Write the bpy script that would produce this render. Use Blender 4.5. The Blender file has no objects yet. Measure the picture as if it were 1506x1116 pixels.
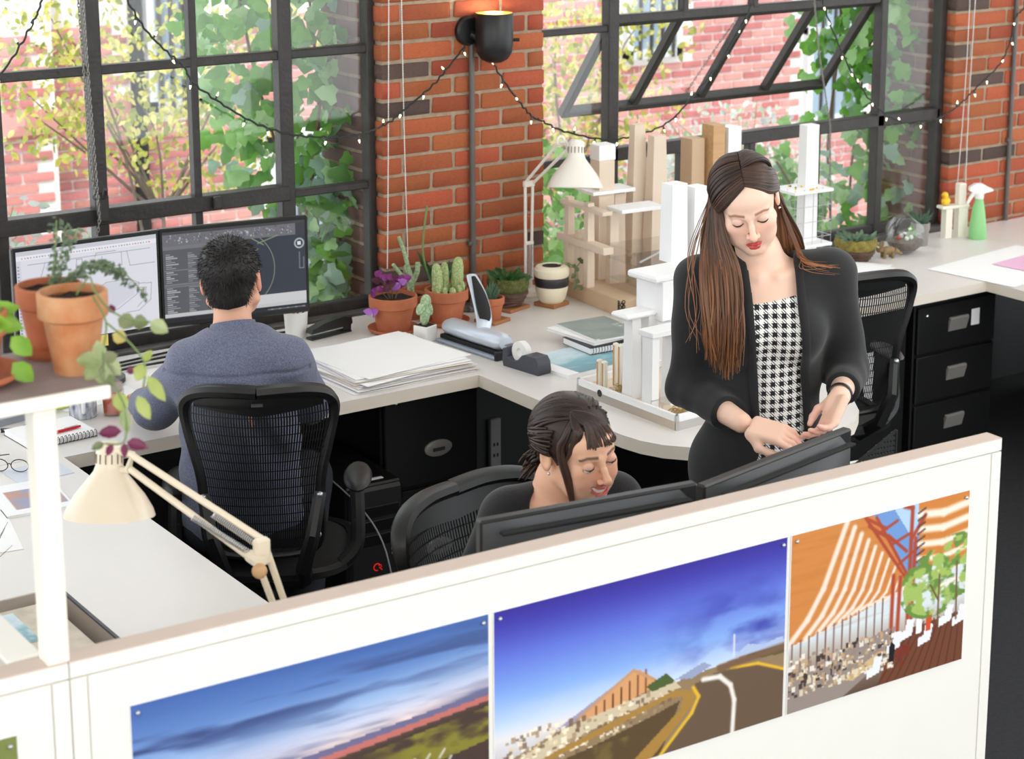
import bpy, bmesh, math, random
import numpy as np
from mathutils import Matrix, Vector
random.seed(7)
rng = np.random.default_rng(7)
SC = bpy.context.scene
COL = SC.collection
PI = math.pi

# ------------------------------------------------------------------ camera
cam_d = bpy.data.cameras.new('camera')
cam = bpy.data.objects.new('camera', cam_d)
COL.objects.link(cam)
cam_d.sensor_width = 36.0
cam_d.lens = 68.474
cam_d.shift_x = -0.03564
cam_d.shift_y = -0.14629
cam_d.clip_start = 0.05
cam.matrix_world = Matrix(((0.8162, 0.1237, -0.5643, 0.0), (-0.5777, 0.1768, -0.7969, 0.0),
                           (0.0013, 0.9764, 0.2158, 2.48), (0, 0, 0, 1)))
cam_d.dof.use_dof = True
cam_d.dof.focus_distance = 5.0
cam_d.dof.aperture_fstop = 6.3
SC.camera = cam

# ------------------------------------------------------------------ world, lights, exposure
w = bpy.data.worlds.new('sky'); SC.world = w
w.use_nodes = True
bgn = w.node_tree.nodes['Background']
bgn.inputs[0].default_value = (0.93, 0.97, 1.0, 1)
bgn.inputs[1].default_value = 1.9

def area(name, loc, target, size, energy, col=(1, 1, 1)):
    l = bpy.data.lights.new(name, 'AREA'); l.energy = energy; l.color = col
    l.shape = 'SQUARE'; l.size = size
    o = bpy.data.objects.new(name, l); COL.objects.link(o)
    o.location = loc
    o.rotation_euler = (Vector(target) - Vector(loc)).to_track_quat('-Z', 'Y').to_euler()
    return o
area('fill_light', (-0.6, -0.9, 2.75), (2.4, 3.6, 1.0), 2.0, 34, (1.0, 0.88, 0.72))  # unseen fill added behind the camera to brighten faces turned toward it
area('fill_light', (4.6, 2.2, 3.5), (3.6, 4.4, 0.9), 1.8, 45, (1.0, 0.95, 0.88))  # unseen overhead fill added to model the interior
sun_d = bpy.data.lights.new('sun', 'SUN'); sun_d.energy = 2.2; sun_d.angle = 0.2; sun_d.color = (1.0, 0.97, 0.92)
sun = bpy.data.objects.new('sun', sun_d); COL.objects.link(sun)
sun.rotation_euler = Vector((0.35, 0.45, -0.8)).to_track_quat('-Z', 'Y').to_euler()

SC.view_settings.view_transform = 'Standard'
SC.view_settings.look = 'None'
SC.view_settings.gamma = 1
SC.view_settings.exposure = 0.34
SC.view_settings.use_curve_mapping = False

# ------------------------------------------------------------------ helpers: colour and material
def lin(c):
    return c / 12.92 if c <= 0.04045 else ((c + 0.055) / 1.055) ** 2.4
def rgb(r, g, b, a=1.0):
    return (lin(r / 255), lin(g / 255), lin(b / 255), a)
MATS = {}
def mat(name, col=(200, 200, 200), rough=0.55, metal=0.0, var=0.0, vscale=8.0, bump=0.0, bscale=60.0, rnd=0.0,
        spec=0.5, emit=None, estr=1.0, trans=0.0, stretch=None, coat=0.0, sheen=0.0, attr=None, sss=0.0, alt=None):
    """Procedural surface: base colour, a noise tint, a per-object tint and fine relief."""
    if name in MATS: return MATS[name]
    m = bpy.data.materials.new(name); m.use_nodes = True
    nt = m.node_tree; N = nt.nodes; L = nt.links
    b = N['Principled BSDF']
    c = rgb(*col)
    b.inputs['Base Color'].default_value = c
    b.inputs['Roughness'].default_value = rough
    b.inputs['Metallic'].default_value = metal
    b.inputs['Specular IOR Level'].default_value = spec
    if coat: b.inputs['Coat Weight'].default_value = coat; b.inputs['Coat Roughness'].default_value = 0.15
    if sheen: b.inputs['Sheen Weight'].default_value = sheen
    if sss:
        b.inputs['Subsurface Weight'].default_value = sss
        b.inputs['Subsurface Radius'].default_value = (0.012, 0.005, 0.003)
        b.inputs['Subsurface Scale'].default_value = 1.0
    if trans: b.inputs['Transmission Weight'].default_value = trans
    if emit is not None:
        b.inputs['Emission Color'].default_value = rgb(*emit); b.inputs['Emission Strength'].default_value = estr
    src = None
    tc = None
    def coords():
        nonlocal tc
        if tc is None:
            t = N.new('ShaderNodeTexCoord')
            mp = N.new('ShaderNodeMapping')
            if stretch: mp.inputs['Scale'].default_value = stretch
            L.new(t.outputs['Object'], mp.inputs['Vector'])
            tc = mp
        return tc.outputs[0]
    if attr:
        a = N.new('ShaderNodeAttribute'); a.attribute_name = attr
        src = a.outputs['Color']
    if var or alt:
        nz = N.new('ShaderNodeTexNoise'); nz.inputs['Scale'].default_value = vscale; nz.inputs['Detail'].default_value = 5
        L.new(coords(), nz.inputs['Vector'])
        mx = N.new('ShaderNodeMix'); mx.data_type = 'RGBA'
        rp = N.new('ShaderNodeMapRange'); rp.inputs[1].default_value = 0.3; rp.inputs[2].default_value = 0.7
        L.new(nz.outputs['Fac'], rp.inputs[0]); L.new(rp.outputs[0], mx.inputs['Factor'])
        lo = rgb(*alt) if alt else tuple(max(0, x * (1 - var)) for x in c[:3]) + (1,)
        if src is not None:
            mx.blend_type = 'MULTIPLY'
            L.new(src, mx.inputs['A']); mx.inputs['B'].default_value = (1 - var,) * 3 + (1,)
        else:
            mx.inputs['A'].default_value = c; mx.inputs['B'].default_value = lo
        src = mx.outputs['Result']
    if rnd:
        oi = N.new('ShaderNodeObjectInfo')
        hs = N.new('ShaderNodeHueSaturation')
        mr = N.new('ShaderNodeMapRange'); mr.inputs[3].default_value = 1 - rnd; mr.inputs[4].default_value = 1 + rnd
        L.new(oi.outputs['Random'], mr.inputs[0]); L.new(mr.outputs[0], hs.inputs['Value'])
        mr2 = N.new('ShaderNodeMapRange'); mr2.inputs[3].default_value = 0.5 - rnd * 0.04; mr2.inputs[4].default_value = 0.5 + rnd * 0.04
        mm = N.new('ShaderNodeMath'); mm.operation = 'FRACT'
        m2 = N.new('ShaderNodeMath'); m2.operation = 'MULTIPLY'; m2.inputs[1].default_value = 37.7
        L.new(oi.outputs['Random'], m2.inputs[0]); L.new(m2.outputs[0], mm.inputs[0]); L.new(mm.outputs[0], mr2.inputs[0])
        L.new(mr2.outputs[0], hs.inputs['Hue'])
        if src is not None: L.new(src, hs.inputs['Color'])
        else: hs.inputs['Color'].default_value = c
        src = hs.outputs[0]
    if src is not None: L.new(src, b.inputs['Base Color'])
    if bump:
        nb = N.new('ShaderNodeTexNoise'); nb.inputs['Scale'].default_value = bscale; nb.inputs['Detail'].default_value = 4
        L.new(coords(), nb.inputs['Vector'])
        bp = N.new('ShaderNodeBump'); bp.inputs['Strength'].default_value = bump; bp.inputs['Distance'].default_value = 0.01
        L.new(nb.outputs['Fac'], bp.inputs['Height']); L.new(bp.outputs[0], b.inputs['Normal'])
    MATS[name] = m
    return m

def glass_mat(name, refl=0.08, tint=(1, 1, 1), rough=0.02):
    if name in MATS: return MATS[name]
    m = bpy.data.materials.new(name); m.use_nodes = True
    nt = m.node_tree; N = nt.nodes; L = nt.links
    N.remove(N['Principled BSDF'])
    tr = N.new('ShaderNodeBsdfTransparent'); tr.inputs[0].default_value = (*tint, 1)
    gl = N.new('ShaderNodeBsdfGlossy'); gl.inputs['Roughness'].default_value = rough
    mx = N.new('ShaderNodeMixShader'); mx.inputs[0].default_value = refl
    L.new(tr.outputs[0], mx.inputs[1]); L.new(gl.outputs[0], mx.inputs[2])
    L.new(mx.outputs[0], N['Material Output'].inputs[0])
    MATS[name] = m
    return m

# ------------------------------------------------------------------ helpers: mesh building
def rotm(rz=0, rx=0, ry=0, loc=(0, 0, 0), s=1.0):
    return Matrix.Translation(loc) @ Matrix.Rotation(rz, 4, 'Z') @ Matrix.Rotation(ry, 4, 'Y') @ Matrix.Rotation(rx, 4, 'X') @ Matrix.Scale(s, 4)

class MB:
    def __init__(s): s.v = []; s.f = []; s.mi = []; s.cur = 0; s.cols = None
    def add(s, vs, fs, M=None):
        o = len(s.v)
        if M is not None: vs = [tuple(M @ Vector(p)) for p in vs]
        s.v.extend(tuple(p) for p in vs)
        for f in fs: s.f.append(tuple(i + o for i in f)); s.mi.append(s.cur)
        return s
    def box(s, lo, hi, b=0.0, M=None):
        x0, y0, z0 = lo; x1, y1, z1 = hi
        b = min(b, 0.49 * min(x1 - x0, y1 - y0, z1 - z0))
        if b <= 0:
            vs = [(x, y, z) for z in (z0, z1) for y in (y0, y1) for x in (x0, x1)]
            fs = [(0, 2, 3, 1), (4, 5, 7, 6), (0, 1, 5, 4), (2, 6, 7, 3), (0, 4, 6, 2), (1, 3, 7, 5)]
            return s.add(vs, fs, M)
        vs = []; idx = {}
        X = (x0, x1); Y = (y0, y1); Z = (z0, z1); sg = (1, -1)
        for i in (0, 1):
            for j in (0, 1):
                for k in (0, 1):
                    c = (X[i], Y[j], Z[k])
                    for a in range(3):
                        p = list(c)
                        for q, t in enumerate((i, j, k)):
                            if q != a: p[q] += sg[t] * b
                        idx[(i, j, k, a)] = len(vs); vs.append(tuple(p))
        g = lambda i, j, k, a: idx[(i, j, k, a)]
        fs = []
        for t in (0, 1):
            q = [g(t, 0, 0, 0), g(t, 1, 0, 0), g(t, 1, 1, 0), g(t, 0, 1, 0)]; fs.append(tuple(q if t else q[::-1]))
            q = [g(0, t, 0, 1), g(0, t, 1, 1), g(1, t, 1, 1), g(1, t, 0, 1)]; fs.append(tuple(q if t else q[::-1]))
            q = [g(0, 0, t, 2), g(1, 0, t, 2), g(1, 1, t, 2), g(0, 1, t, 2)]; fs.append(tuple(q if t else q[::-1]))
        def fix(q):
            c = [(x0 + x1) / 2, (y0 + y1) / 2, (z0 + z1) / 2]
            P = [Vector(vs[i]) for i in q]; n = (P[1] - P[0]).cross(P[2] - P[0])
            if n.dot(sum(P, Vector()) / len(P) - Vector(c)) < 0: q = q[::-1]
            fs.append(tuple(q))
        for u in (0, 1):
            for t in (0, 1):
                fix([g(u, t, 0, 0), g(u, t, 1, 0), g(u, t, 1, 1), g(u, t, 0, 1)])
                fix([g(u, 0, t, 0), g(u, 1, t, 0), g(u, 1, t, 2), g(u, 0, t, 2)])
                fix([g(0, u, t, 1), g(1, u, t, 1), g(1, u, t, 2), g(0, u, t, 2)])
        for i in (0, 1):
            for j in (0, 1):
                for k in (0, 1): fix([g(i, j, k, 0), g(i, j, k, 1), g(i, j, k, 2)])
        return s.add(vs, fs, M)
    def cbox(s, c, d, b=0.0, M=None):
        return s.box([c[i] - d[i] / 2 for i in range(3)], [c[i] + d[i] / 2 for i in range(3)], b, M)
    def tube(s, pts, r, n=8, cap=True, M=None, flat=None, up=None):
        pts = [Vector(p) for p in pts]
        if not hasattr(r, '__len__'): r = [r] * len(pts)
        vs = []; fs = []
        T = []
        for i in range(len(pts)):
            a = pts[max(i - 1, 0)]; b = pts[min(i + 1, len(pts) - 1)]
            t = (b - a); T.append(t.normalized() if t.length > 1e-9 else Vector((0, 0, 1)))
        u = Vector(up) if up else (Vector((0, 0, 1)) if abs(T[0].z) < 0.9 else Vector((1, 0, 0)))
        u = (u - T[0] * u.dot(T[0])).normalized()
        for i, p in enumerate(pts):
            u = (u - T[i] * u.dot(T[i])); u = u.normalized() if u.length > 1e-6 else T[i].orthogonal().normalized()
            w_ = T[i].cross(u)
            for k in range(n):
                a = 2 * PI * k / n
                fl = flat if flat else 1.0
                vs.append(tuple(p + u * (r[i] * math.cos(a) * fl) + w_ * (r[i] * math.sin(a))))
        for i in range(len(pts) - 1):
            for k in range(n):
                a = i * n + k; b = i * n + (k + 1) % n
                fs.append((a, b, b + n, a + n))
        if cap:
            fs.append(tuple(range(n))[::-1]); fs.append(tuple((len(pts) - 1) * n + k for k in range(n)))
        return s.add(vs, fs, M)
    def lathe(s, prof, n=24, M=None, close=False):
        vs = []; fs = []
        rows = []
        for r, z in prof:
            if r < 1e-6: rows.append([len(vs)]); vs.append((0, 0, z))
            else:
                rows.append(list(range(len(vs), len(vs) + n)))
                vs += [(r * math.cos(2 * PI * k / n), r * math.sin(2 * PI * k / n), z) for k in range(n)]
        for a, b in zip(rows, rows[1:]):
            for k in range(n):
                q = []
                q.append(a[k % len(a)])
                if len(a) > 1: q.append(a[(k + 1) % n])
                if len(b) > 1: q.append(b[(k + 1) % n])
                q.append(b[k % len(b)])
                q = list(dict.fromkeys(q))
                if len(q) > 2: fs.append(tuple(q))
        return s.add(vs, fs, M)
    def prism(s, poly, z0, z1, M=None, b=0.0):
        n = len(poly)
        ar = sum(poly[i][0] * poly[(i + 1) % n][1] - poly[(i + 1) % n][0] * poly[i][1] for i in range(n))
        if ar < 0: poly = poly[::-1]
        rings = [(poly, z0), (poly, z1)]
        vs = []
        for P_, z in rings: vs += [(p[0], p[1], z) for p in P_]
        fs = [tuple(range(n))[::-1], tuple(range(n, 2 * n))]
        for i in range(n): fs.append((i, (i + 1) % n, n + (i + 1) % n, n + i))
        return s.add(vs, fs, M)
    def poly(s, pts, M=None):
        return s.add(pts, [tuple(range(len(pts)))], M)
    def grid(s, P):  # P [i][j] of points
        a = len(P); b = len(P[0])
        vs = [p for row in P for p in row]
        fs = [(i * b + j, i * b + j + 1, (i + 1) * b + j + 1, (i + 1) * b + j) for i in range(a - 1) for j in range(b - 1)]
        return s.add(vs, fs)
    def ball(s, c, r, n=12, m=8, M=None):
        r = r if hasattr(r, '__len__') else (r, r, r)
        T_ = Matrix.Translation(c) @ Matrix.Diagonal((*r, 1))
        if M is not None: T_ = M @ T_
        return s.lathe([(math.sin(PI * i / m), -math.cos(PI * i / m)) for i in range(m + 1)], n, T_)
    def mesh(s, name, mats, ang=35):
        me = bpy.data.meshes.new(name)
        me.from_pydata(s.v, [], s.f)
        for m in (mats if isinstance(mats, (list, tuple)) else [mats]): me.materials.append(m)
        if any(s.mi): me.polygons.foreach_set('material_index', s.mi)
        if ang: me.shade_smooth(); me.set_sharp_from_angle(angle=math.radians(ang))
        me.update()
        return me
    def build(s, name, mats, parent=None, ang=35):
        return obj(name, s.mesh(name, mats, ang), parent)

def obj(name, me, parent=None):
    o = bpy.data.objects.new(name, me); COL.objects.link(o)
    if parent is not None: o.parent = parent
    return o
def tag(o, label=None, cat=None, group=None, kind=None):
    if label: o['label'] = label
    if cat: o['category'] = cat
    if group: o['group'] = group
    if kind: o['kind'] = kind
    return o
def thing(name, label, cat, loc=(0, 0, 0), rz=0.0, group=None):
    o = obj(name, None); o.empty_display_size = 0.05
    o.location = loc; o.rotation_euler = (0, 0, rz)
    return tag(o, label, cat, group)
def struct(name, loc=(0, 0, 0), rz=0.0):
    o = obj(name, None); o.empty_display_size = 0.05
    o.location = loc; o.rotation_euler = (0, 0, rz); o['kind'] = 'structure'
    return o
def children(o): return [c for c in bpy.data.objects if c.parent == o]
def copy_tree(o, loc=None, rz=None, parent=None, label=None):
    c = o.copy(); COL.objects.link(c)
    if parent is not None: c.parent = parent
    if loc is not None: c.location = loc
    if rz is not None: c.rotation_euler = (0, 0, rz)
    if label: c['label'] = label
    for ch in children(o): copy_tree(ch, parent=c)
    return c
def raw_mesh(name, V, F, mats, ang=0, mi=None, smooth=False):
    me = bpy.data.meshes.new(name)
    me.from_pydata(V.tolist() if hasattr(V, 'tolist') else V, [], F.tolist() if hasattr(F, 'tolist') else F)
    for m in (mats if isinstance(mats, (list, tuple)) else [mats]): me.materials.append(m)
    if mi is not None: me.polygons.foreach_set('material_index', mi)
    if smooth or ang: me.shade_smooth()
    if ang: me.set_sharp_from_angle(angle=math.radians(ang))
    return me
def smooth_path(pts, n=8):
    """Catmull-Rom through the points."""
    P_ = [Vector(p) for p in pts]; out = []
    for i in range(len(P_) - 1):
        p0 = P_[max(i - 1, 0)]; p1 = P_[i]; p2 = P_[i + 1]; p3 = P_[min(i + 2, len(P_) - 1)]
        for k in range(n):
            t = k / n
            out.append(0.5 * ((2 * p1) + (p2 - p0) * t + (2 * p0 - 5 * p1 + 4 * p2 - p3) * t * t + (3 * p1 - p0 - 3 * p2 + p3) * t ** 3))
    out.append(P_[-1]); return out
def scatter_mesh(name, base_v, base_f, mats4, m, mi=None, smooth=False):
    """One mesh of many transformed copies of a small piece."""
    A = np.array([np.array(q) for q in mats4]); bv = np.hstack([np.array(base_v), np.ones((len(base_v), 1))])
    V = (A @ bv.T).transpose(0, 2, 1)[:, :, :3].reshape(-1, 3)
    nb = len(base_v); F = []
    for k in range(len(mats4)):
        o = k * nb; F += [tuple(i + o for i in f) for f in base_f]
    return raw_mesh(name, V, F, m, mi=mi, smooth=smooth)

# ------------------------------------------------------------------ common materials
m_mortar = mat('mortar_sand', (176, 156, 132), 0.95, var=0.25, vscale=30, bump=0.6, bscale=120)
m_brick = mat('brick_red', (178, 92, 58), 0.85, var=0.25, vscale=14, bump=0.35, bscale=90, rnd=0.22)
m_brick_dark = mat('brick_burnt', (92, 72, 66), 0.85, var=0.3, vscale=14, bump=0.35, bscale=90, rnd=0.2)
m_brick_out = mat('brick_weathered', (128, 92, 88), 0.9, var=0.35, vscale=25, bump=0.35, bscale=90, rnd=0.25)
m_steel = mat('painted_steel_black', (52, 48, 46), 0.5, var=0.35, vscale=20, bump=0.2, bscale=80)
m_glass = glass_mat('window_glass', 0.05)
m_clear = glass_mat('clear_glass', 0.14, (0.96, 0.98, 0.98))
m_lam = mat('laminate_white', (226, 222, 218), 0.35, var=0.03, vscale=3)
m_edge = mat('laminate_edge_cream', (232, 222, 208), 0.45, var=0.05, vscale=10)
m_blk = mat('plastic_black', (20, 20, 21), 0.42)
m_blkm = mat('plastic_black_matt', (14, 14, 15), 0.75, var=0.2)
m_blkg = mat('plastic_black_gloss', (16, 16, 18), 0.18)
m_dgrey = mat('plastic_dark_grey', (62, 63, 66), 0.4)
m_silver = mat('metal_silver', (196, 198, 202), 0.3, metal=0.85)
m_chrome = mat('chrome', (225, 225, 228), 0.12, metal=1.0)
m_white = mat('paint_white', (240, 239, 236), 0.45)
m_paper = mat('paper_white', (244, 244, 244), 0.75)
m_carpet = mat('carpet_charcoal', (44, 45, 49), 0.95, var=0.35, vscale=60, bump=0.5, bscale=300)
m_cab = mat('metal_cabinet_black', (13, 13, 14), 0.5)
m_cream = mat('paint_cream', (243, 238, 224), 0.5, var=0.02)
m_terra = mat('terracotta', (190, 112, 76), 0.85, var=0.22, vscale=18, bump=0.15, bscale=120)
m_terra2 = mat('terracotta_aged', (182, 108, 62), 0.85, var=0.35, vscale=16, bump=0.15, bscale=120, alt=(206, 160, 118))
m_soil = mat('soil_dark', (52, 38, 30), 0.95, var=0.5, vscale=60, bump=0.9, bscale=160)
m_pine = mat('wood_pine', (206, 164, 116), 0.6, var=0.2, vscale=6, stretch=(1, 14, 14))
m_card = mat('card_cream', (226, 208, 188), 0.7, var=0.05)
m_foam = mat('foamboard_white', (240, 240, 240), 0.6)
m_acr = glass_mat('acrylic_clear', 0.16, (0.97, 0.97, 0.97))

# ------------------------------------------------------------------ the setting
o = MB().box((-3, -2, -0.05), (8.2, 5.9, 0)).build('floor', m_carpet); o['kind'] = 'structure'

o = MB().box((-3, -2, 3.6), (8.2, 5.95, 3.7)).build('ceiling', mat('ceiling_white', (232, 230, 226), 0.8)); o['kind'] = 'structure'
# brick shapes shared by all bricks (unit 1 x 1 x 1, centred, uneven edges)
def brick_mesh(name, m, seed):
    r = random.Random(seed)
    b = MB().cbox((0, 0, 0), (1, 1, 1))
    bm = bmesh.new(); me = b.mesh(name, m, 0); bm.from_mesh(me)
    bmesh.ops.bevel(bm, geom=[e for e in bm.edges], offset=0.045, segments=1, affect='EDGES')
    for v in bm.verts: v.co += Vector((r.uniform(-.012, .012), r.uniform(-.01, .01), r.uniform(-.03, .03)))
    bm.to_mesh(me); bm.free(); me.shade_smooth(); me.set_sharp_from_angle(angle=math.radians(50))
    return me
BR = [brick_mesh('brick', m_brick, i) for i in range(4)]
BD = [brick_mesh('brick', m_brick_dark, i + 9) for i in range(2)]
BO = [brick_mesh('brick', m_brick_out, i + 20) for i in range(3)]
def brick(parent, c, d, pool):
    o = bpy.data.objects.new('brick', random.choice(pool)); COL.objects.link(o); o.parent = parent
    o.location = c; o.scale = d
    o.rotation_euler = (0, random.uniform(-.006, .006), random.uniform(-.006, .006))
    return o

COURSE = 0.0655
YF = 5.665          # face of the piers
YW = 5.74           # plane of the steel windows
def pier(name, x0, x1, rows_a, rows_b, dark, zlow, ztop, deep_left, rev_depth=0.30):
    p = struct(name)
    MB().box((x0 + .007, YF + .007, 0), (x1 - .007, 6.08, 3.0)).build('mortar', m_mortar, p)
    z = 1.7394 + 5 * COURSE; k = 5
    while z > zlow:
        if z < ztop:
            for j, (a, b) in enumerate(rows_a if k % 2 == 0 else rows_b):
                a_, b_ = x0 + a, min(x0 + b, x1)
                dp = 0.085 if (a == 0 and deep_left) or (b_ >= x1 - .001) else 0.05
                pool = BD if (k, j) in dark else BR
                h = COURSE - .0125 + random.uniform(-.002, .002)
                brick(p, ((a_ + b_) / 2, YF + dp / 2 + random.uniform(-.002, .002), z - COURSE / 2), (b_ - a_, dp, h), pool)
            # outer reveal beyond the glass
            if deep_left:
                y = YW + .045
                cut = .11 if k % 2 else .2
                brick(p, (x0 + .025, y + cut / 2, z - COURSE / 2), (.05, cut - .012, COURSE - .014), BO)
                brick(p, (x0 + .025, y + cut + (rev_depth - cut) / 2, z - COURSE / 2), (.05, rev_depth - cut - .004, COURSE - .014), BO)
        z -= COURSE; k -= 1
    return p
A_ = [(0, .19), (.203, .395), (.405, .59), (.605, .675)]
B_ = [(0, .075), (.088, .28), (.295, .48), (.495, .675)]
pier('wall_center', 3.32, 3.992, A_, B_, {(-1 - 1, 0), (-4, 0), (-12, 3), (-13, 0), (-13, 1), (3, 2), (-15, 1)}, 0.70, 1.98, True)
A2 = [(0, .10)] + [(.113 + .21 * k, .31 + .21 * k) for k in range(10)]
B2 = [(0, .20)] + [(.213 + .21 * k, .41 + .21 * k) for k in range(9)]
pier('wall_right', 6.10, 8.2, A2, B2, {(0, 3), (-1, 0), (-4, 0), (-6, 1), (-7, 2), (-11, 0), (-11, 1), (0, 1), (-14, 3), (-9, 3)}, 0.62, 1.98, True, 0.34)
# low wall below the windows, behind the worktops
p = struct('wall_window')
MB().box((-1, YF + .02, 0), (3.33, 5.82, .715)).box((3.98, YF + .02, 0), (6.11, 5.82, .655)).build('mortar', m_mortar, p)
m_sill = mat('sill_grey', (98, 94, 92), 0.7, var=0.4, vscale=18, bump=0.3)
o = MB().box((-1, YF + .005, .70), (3.325, YW + .02, .752)).build('trim_1', m_sill); o['kind'] = 'structure'
o = MB().box((3.985, YF + .005, .64), (6.105, YW + .02, .70)).build('trim_2', m_sill); o['kind'] = 'structure'

# steel windows: every bar and every pane is a piece of its own
def bar(parent, name, lo, hi, b=.004): return MB().box(lo, hi, b).build(name, m_steel, parent)
def vbar(p, x, z0, z1, wd=.028, dp=.04): bar(p, 'mullion', (x - wd / 2, YW - dp / 2, z0), (x + wd / 2, YW + dp / 2, z1))
def hbar(p, z, x0, x1, wd=.026, dp=.036): bar(p, 'rail', (x0, YW - dp / 2, z - wd / 2), (x1, YW + dp / 2, z + wd / 2))
def pane(p, x0, x1, z0, z1, y=YW + .004): MB().box((x0, y, z0), (x1, y + .004, z1)).build('pane', m_glass, p, 0)
W1 = struct('window_1')
xs = [1.0, 1.33, 1.665, 2.0, 2.325, 2.66, 2.985, 3.31]
for x, wd in zip(xs, (.03, .028, .028, .04, .044, .026, .05, .034)): vbar(W1, x, .75, 2.5, wd, .05 if wd > .03 else .04)
for z, wd in ((2.12, .026), (1.655, .03), (.77, .04)): hbar(W1, z, 1.0, 3.31, wd)
hbar(W1, 1.192, 1.0, 2.99, .052, .06); hbar(W1, 1.185, 2.985, 3.31, .026)
for a, b in zip(xs, xs[1:]):
    for z0, z1 in ((.78, 1.18), (1.2, 1.645), (1.665, 2.11)): pane(W1, a + .012, b - .012, z0, z1)
# latch block and chain bracket on the transom
MB().box((2.30, YW - .06, 1.18), (2.335, YW - .03, 1.27), .006).tube([(2.318, YW - .06, 1.26), (2.318, YW - .075, 1.29)], .008).build('latch', m_steel, W1)
MB().box((2.70, YW - .05, 1.175), (2.73, YW - .03, 1.215), .004).build('latch', m_steel, W1)

W2 = struct('window_2')
xs2 = [4.005, 4.345, 5.738, 6.085]
for x, wd in zip(xs2, (.03, .05, .04, .04)): vbar(W2, x, .70, 2.5, wd, .05)
for x in (4.69, 5.04, 5.39): vbar(W2, x, .70, 1.18, .034); vbar(W2, x, 1.69, 2.5, .028)
hbar(W2, 1.685, 4.345, 5.738, .034); hbar(W2, 1.18, 4.345, 6.085, .05, .05)
hbar(W2, 1.655, 4.005, 4.345, .026); hbar(W2, 1.172, 4.005, 4.345, .028); hbar(W2, .72, 4.005, 6.085, .04); hbar(W2, 1.69, 5.738, 6.085, .026)
for a, b in zip([4.005, 4.345, 4.69, 5.04, 5.39, 5.738], [4.345, 4.69, 5.04, 5.39, 5.738, 6.085]):
    pane(W2, a + .014, b - .014, .73, 1.165)
    pane(W2, a + .014, b - .014, 1.695, 2.4)
for a, b in ((4.005, 4.345), (5.738, 6.085)): pane(W2, a + .014, b - .014, 1.195, 1.68)
# the opened awning vent swings outward from the rail above
vent = obj('vent_sash', None, W2); vent.location = (0, YW + .03, 1.675)
va = math.atan2(.29, .375); vent.rotation_euler = (va, 0, 0)
for x in (4.365, 4.70, 5.045, 5.39, 5.72):
    MB().box((x - .016, -.018, -.48), (x + .016, .018, 0), .004).build('sash_bar', m_steel, vent)
for z in (0, -.48): MB().box((4.35, -.02, z - .016), (5.736, .02, z + .016), .004).build('sash_rail', m_steel, vent)
for a, b in zip((4.365, 4.70, 5.045, 5.39), (4.70, 5.045, 5.39, 5.72)):
    MB().box((a + .01, 0, -.47), (b - .01, .004, -.01)).build('pane', m_glass, vent, 0)

# ------------------------------------------------------------------ worktops and partition
def worktop(name, label, poly, z, th=.036):
    t = thing(name, label, 'worktop', (0, 0, z))
    MB().prism(poly, -th, 0).build('edge_band', m_edge, t)
    q = Vector((0, 0)); n = len(poly)
    MB().prism(poly, 0.0, .0025).build('top_surface', m_lam, t)
    return t
pen = [(3.162, 4.835), (3.165, 4.30), (3.17, 4.12), (3.182, 4.05), (3.21, 3.985), (3.26, 3.925), (3.34, 3.86), (3.45, 3.81), (3.57, 3.79), (3.69, 3.80), (3.79, 3.835), (3.87, 3.90), (3.93, 3.985), (3.965, 4.08), (3.975, 4.2), (3.975, 4.93)]
worktop('worktop', 'white laminate worktop under the windows with rounded peninsula end', [(0.6, 4.868), (1.823, 4.868), (1.823, 4.835)] + pen + [(4.75, 4.93), (4.75, 5.66), (0.6, 5.66)], .745 - .0025)
worktop('worktop', 'white corner worktop carrying the green spray bottle and glass terrarium', [(4.753, 4.935), (5.552, 4.935), (5.552, 2.9), (8.1, 2.9), (8.1, 5.66), (4.753, 5.66)], .68 - .0025)
worktop('side_desk', 'white side desk top below the cream clamp lamp and plant shelf', [(0.95, 2.95), (1.823, 2.95), (1.823, 4.865), (0.95, 4.865)], .745 - .0025)
worktop('work_desk', 'white desk top behind the poster partition under two black monitors', [(1.86, 2.70), (2.93, 2.655), (2.955, 3.02), (1.88, 3.05)], .735)

PT = thing('partition', 'white panel partition with three printed posters pinned on it', 'partition', (0.993, 2.661, 0), math.radians(-2.47))
PL = 1.973
m_part = mat('partition_white', (236, 233, 225), 0.55, var=0.015)
MB().box((0, .002, 0), (PL, .04, 1.2), .003).build('panel_core', m_part, PT)
MB().box((.028, -.003, .06), (PL - .028, .003, 1.172), .001).build('panel_face', m_part, PT)
for lo, hi in (((0, -.004, 1.1745), (PL, .002, 1.1995)), ((0, -.004, 0), (.026, .002, 1.172)), ((PL - .026, -.004, 0), (PL, .002, 1.172))):
    MB().box(lo, hi, .001).build('frame_strip', m_part, PT)
m_cap_shade = mat('cap_shade_beige', (206, 188, 176), 0.7, var=0.05)  # shade of the partition's top face, put into the colour
MB().box((-.001, -.0035, 1.1985), (PL + .001, .0405, 1.2012), .001).build('top_cap', m_cap_shade, PT)  # thin sheet added to carry the darker top tone
PT2 = thing('partition', 'white panel partition beneath the plant shelf, joined edge to edge', 'partition', (0.993, 2.661, 0), math.radians(-2.47))
MB().box((-1.2, .002, 0), (-.002, .04, 1.2), .003).build('panel_core', m_part, PT2)
MB().box((-1.17, -.003, .06), (-.030, .003, 1.172), .001).build('panel_face', m_part, PT2)
for lo, hi in (((-1.2, -.004, 1.1745), (-.002, .002, 1.1995)), ((-.028, -.004, 0), (-.002, .002, 1.172))):
    MB().box(lo, hi, .001).build('frame_strip', m_part, PT2)
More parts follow.
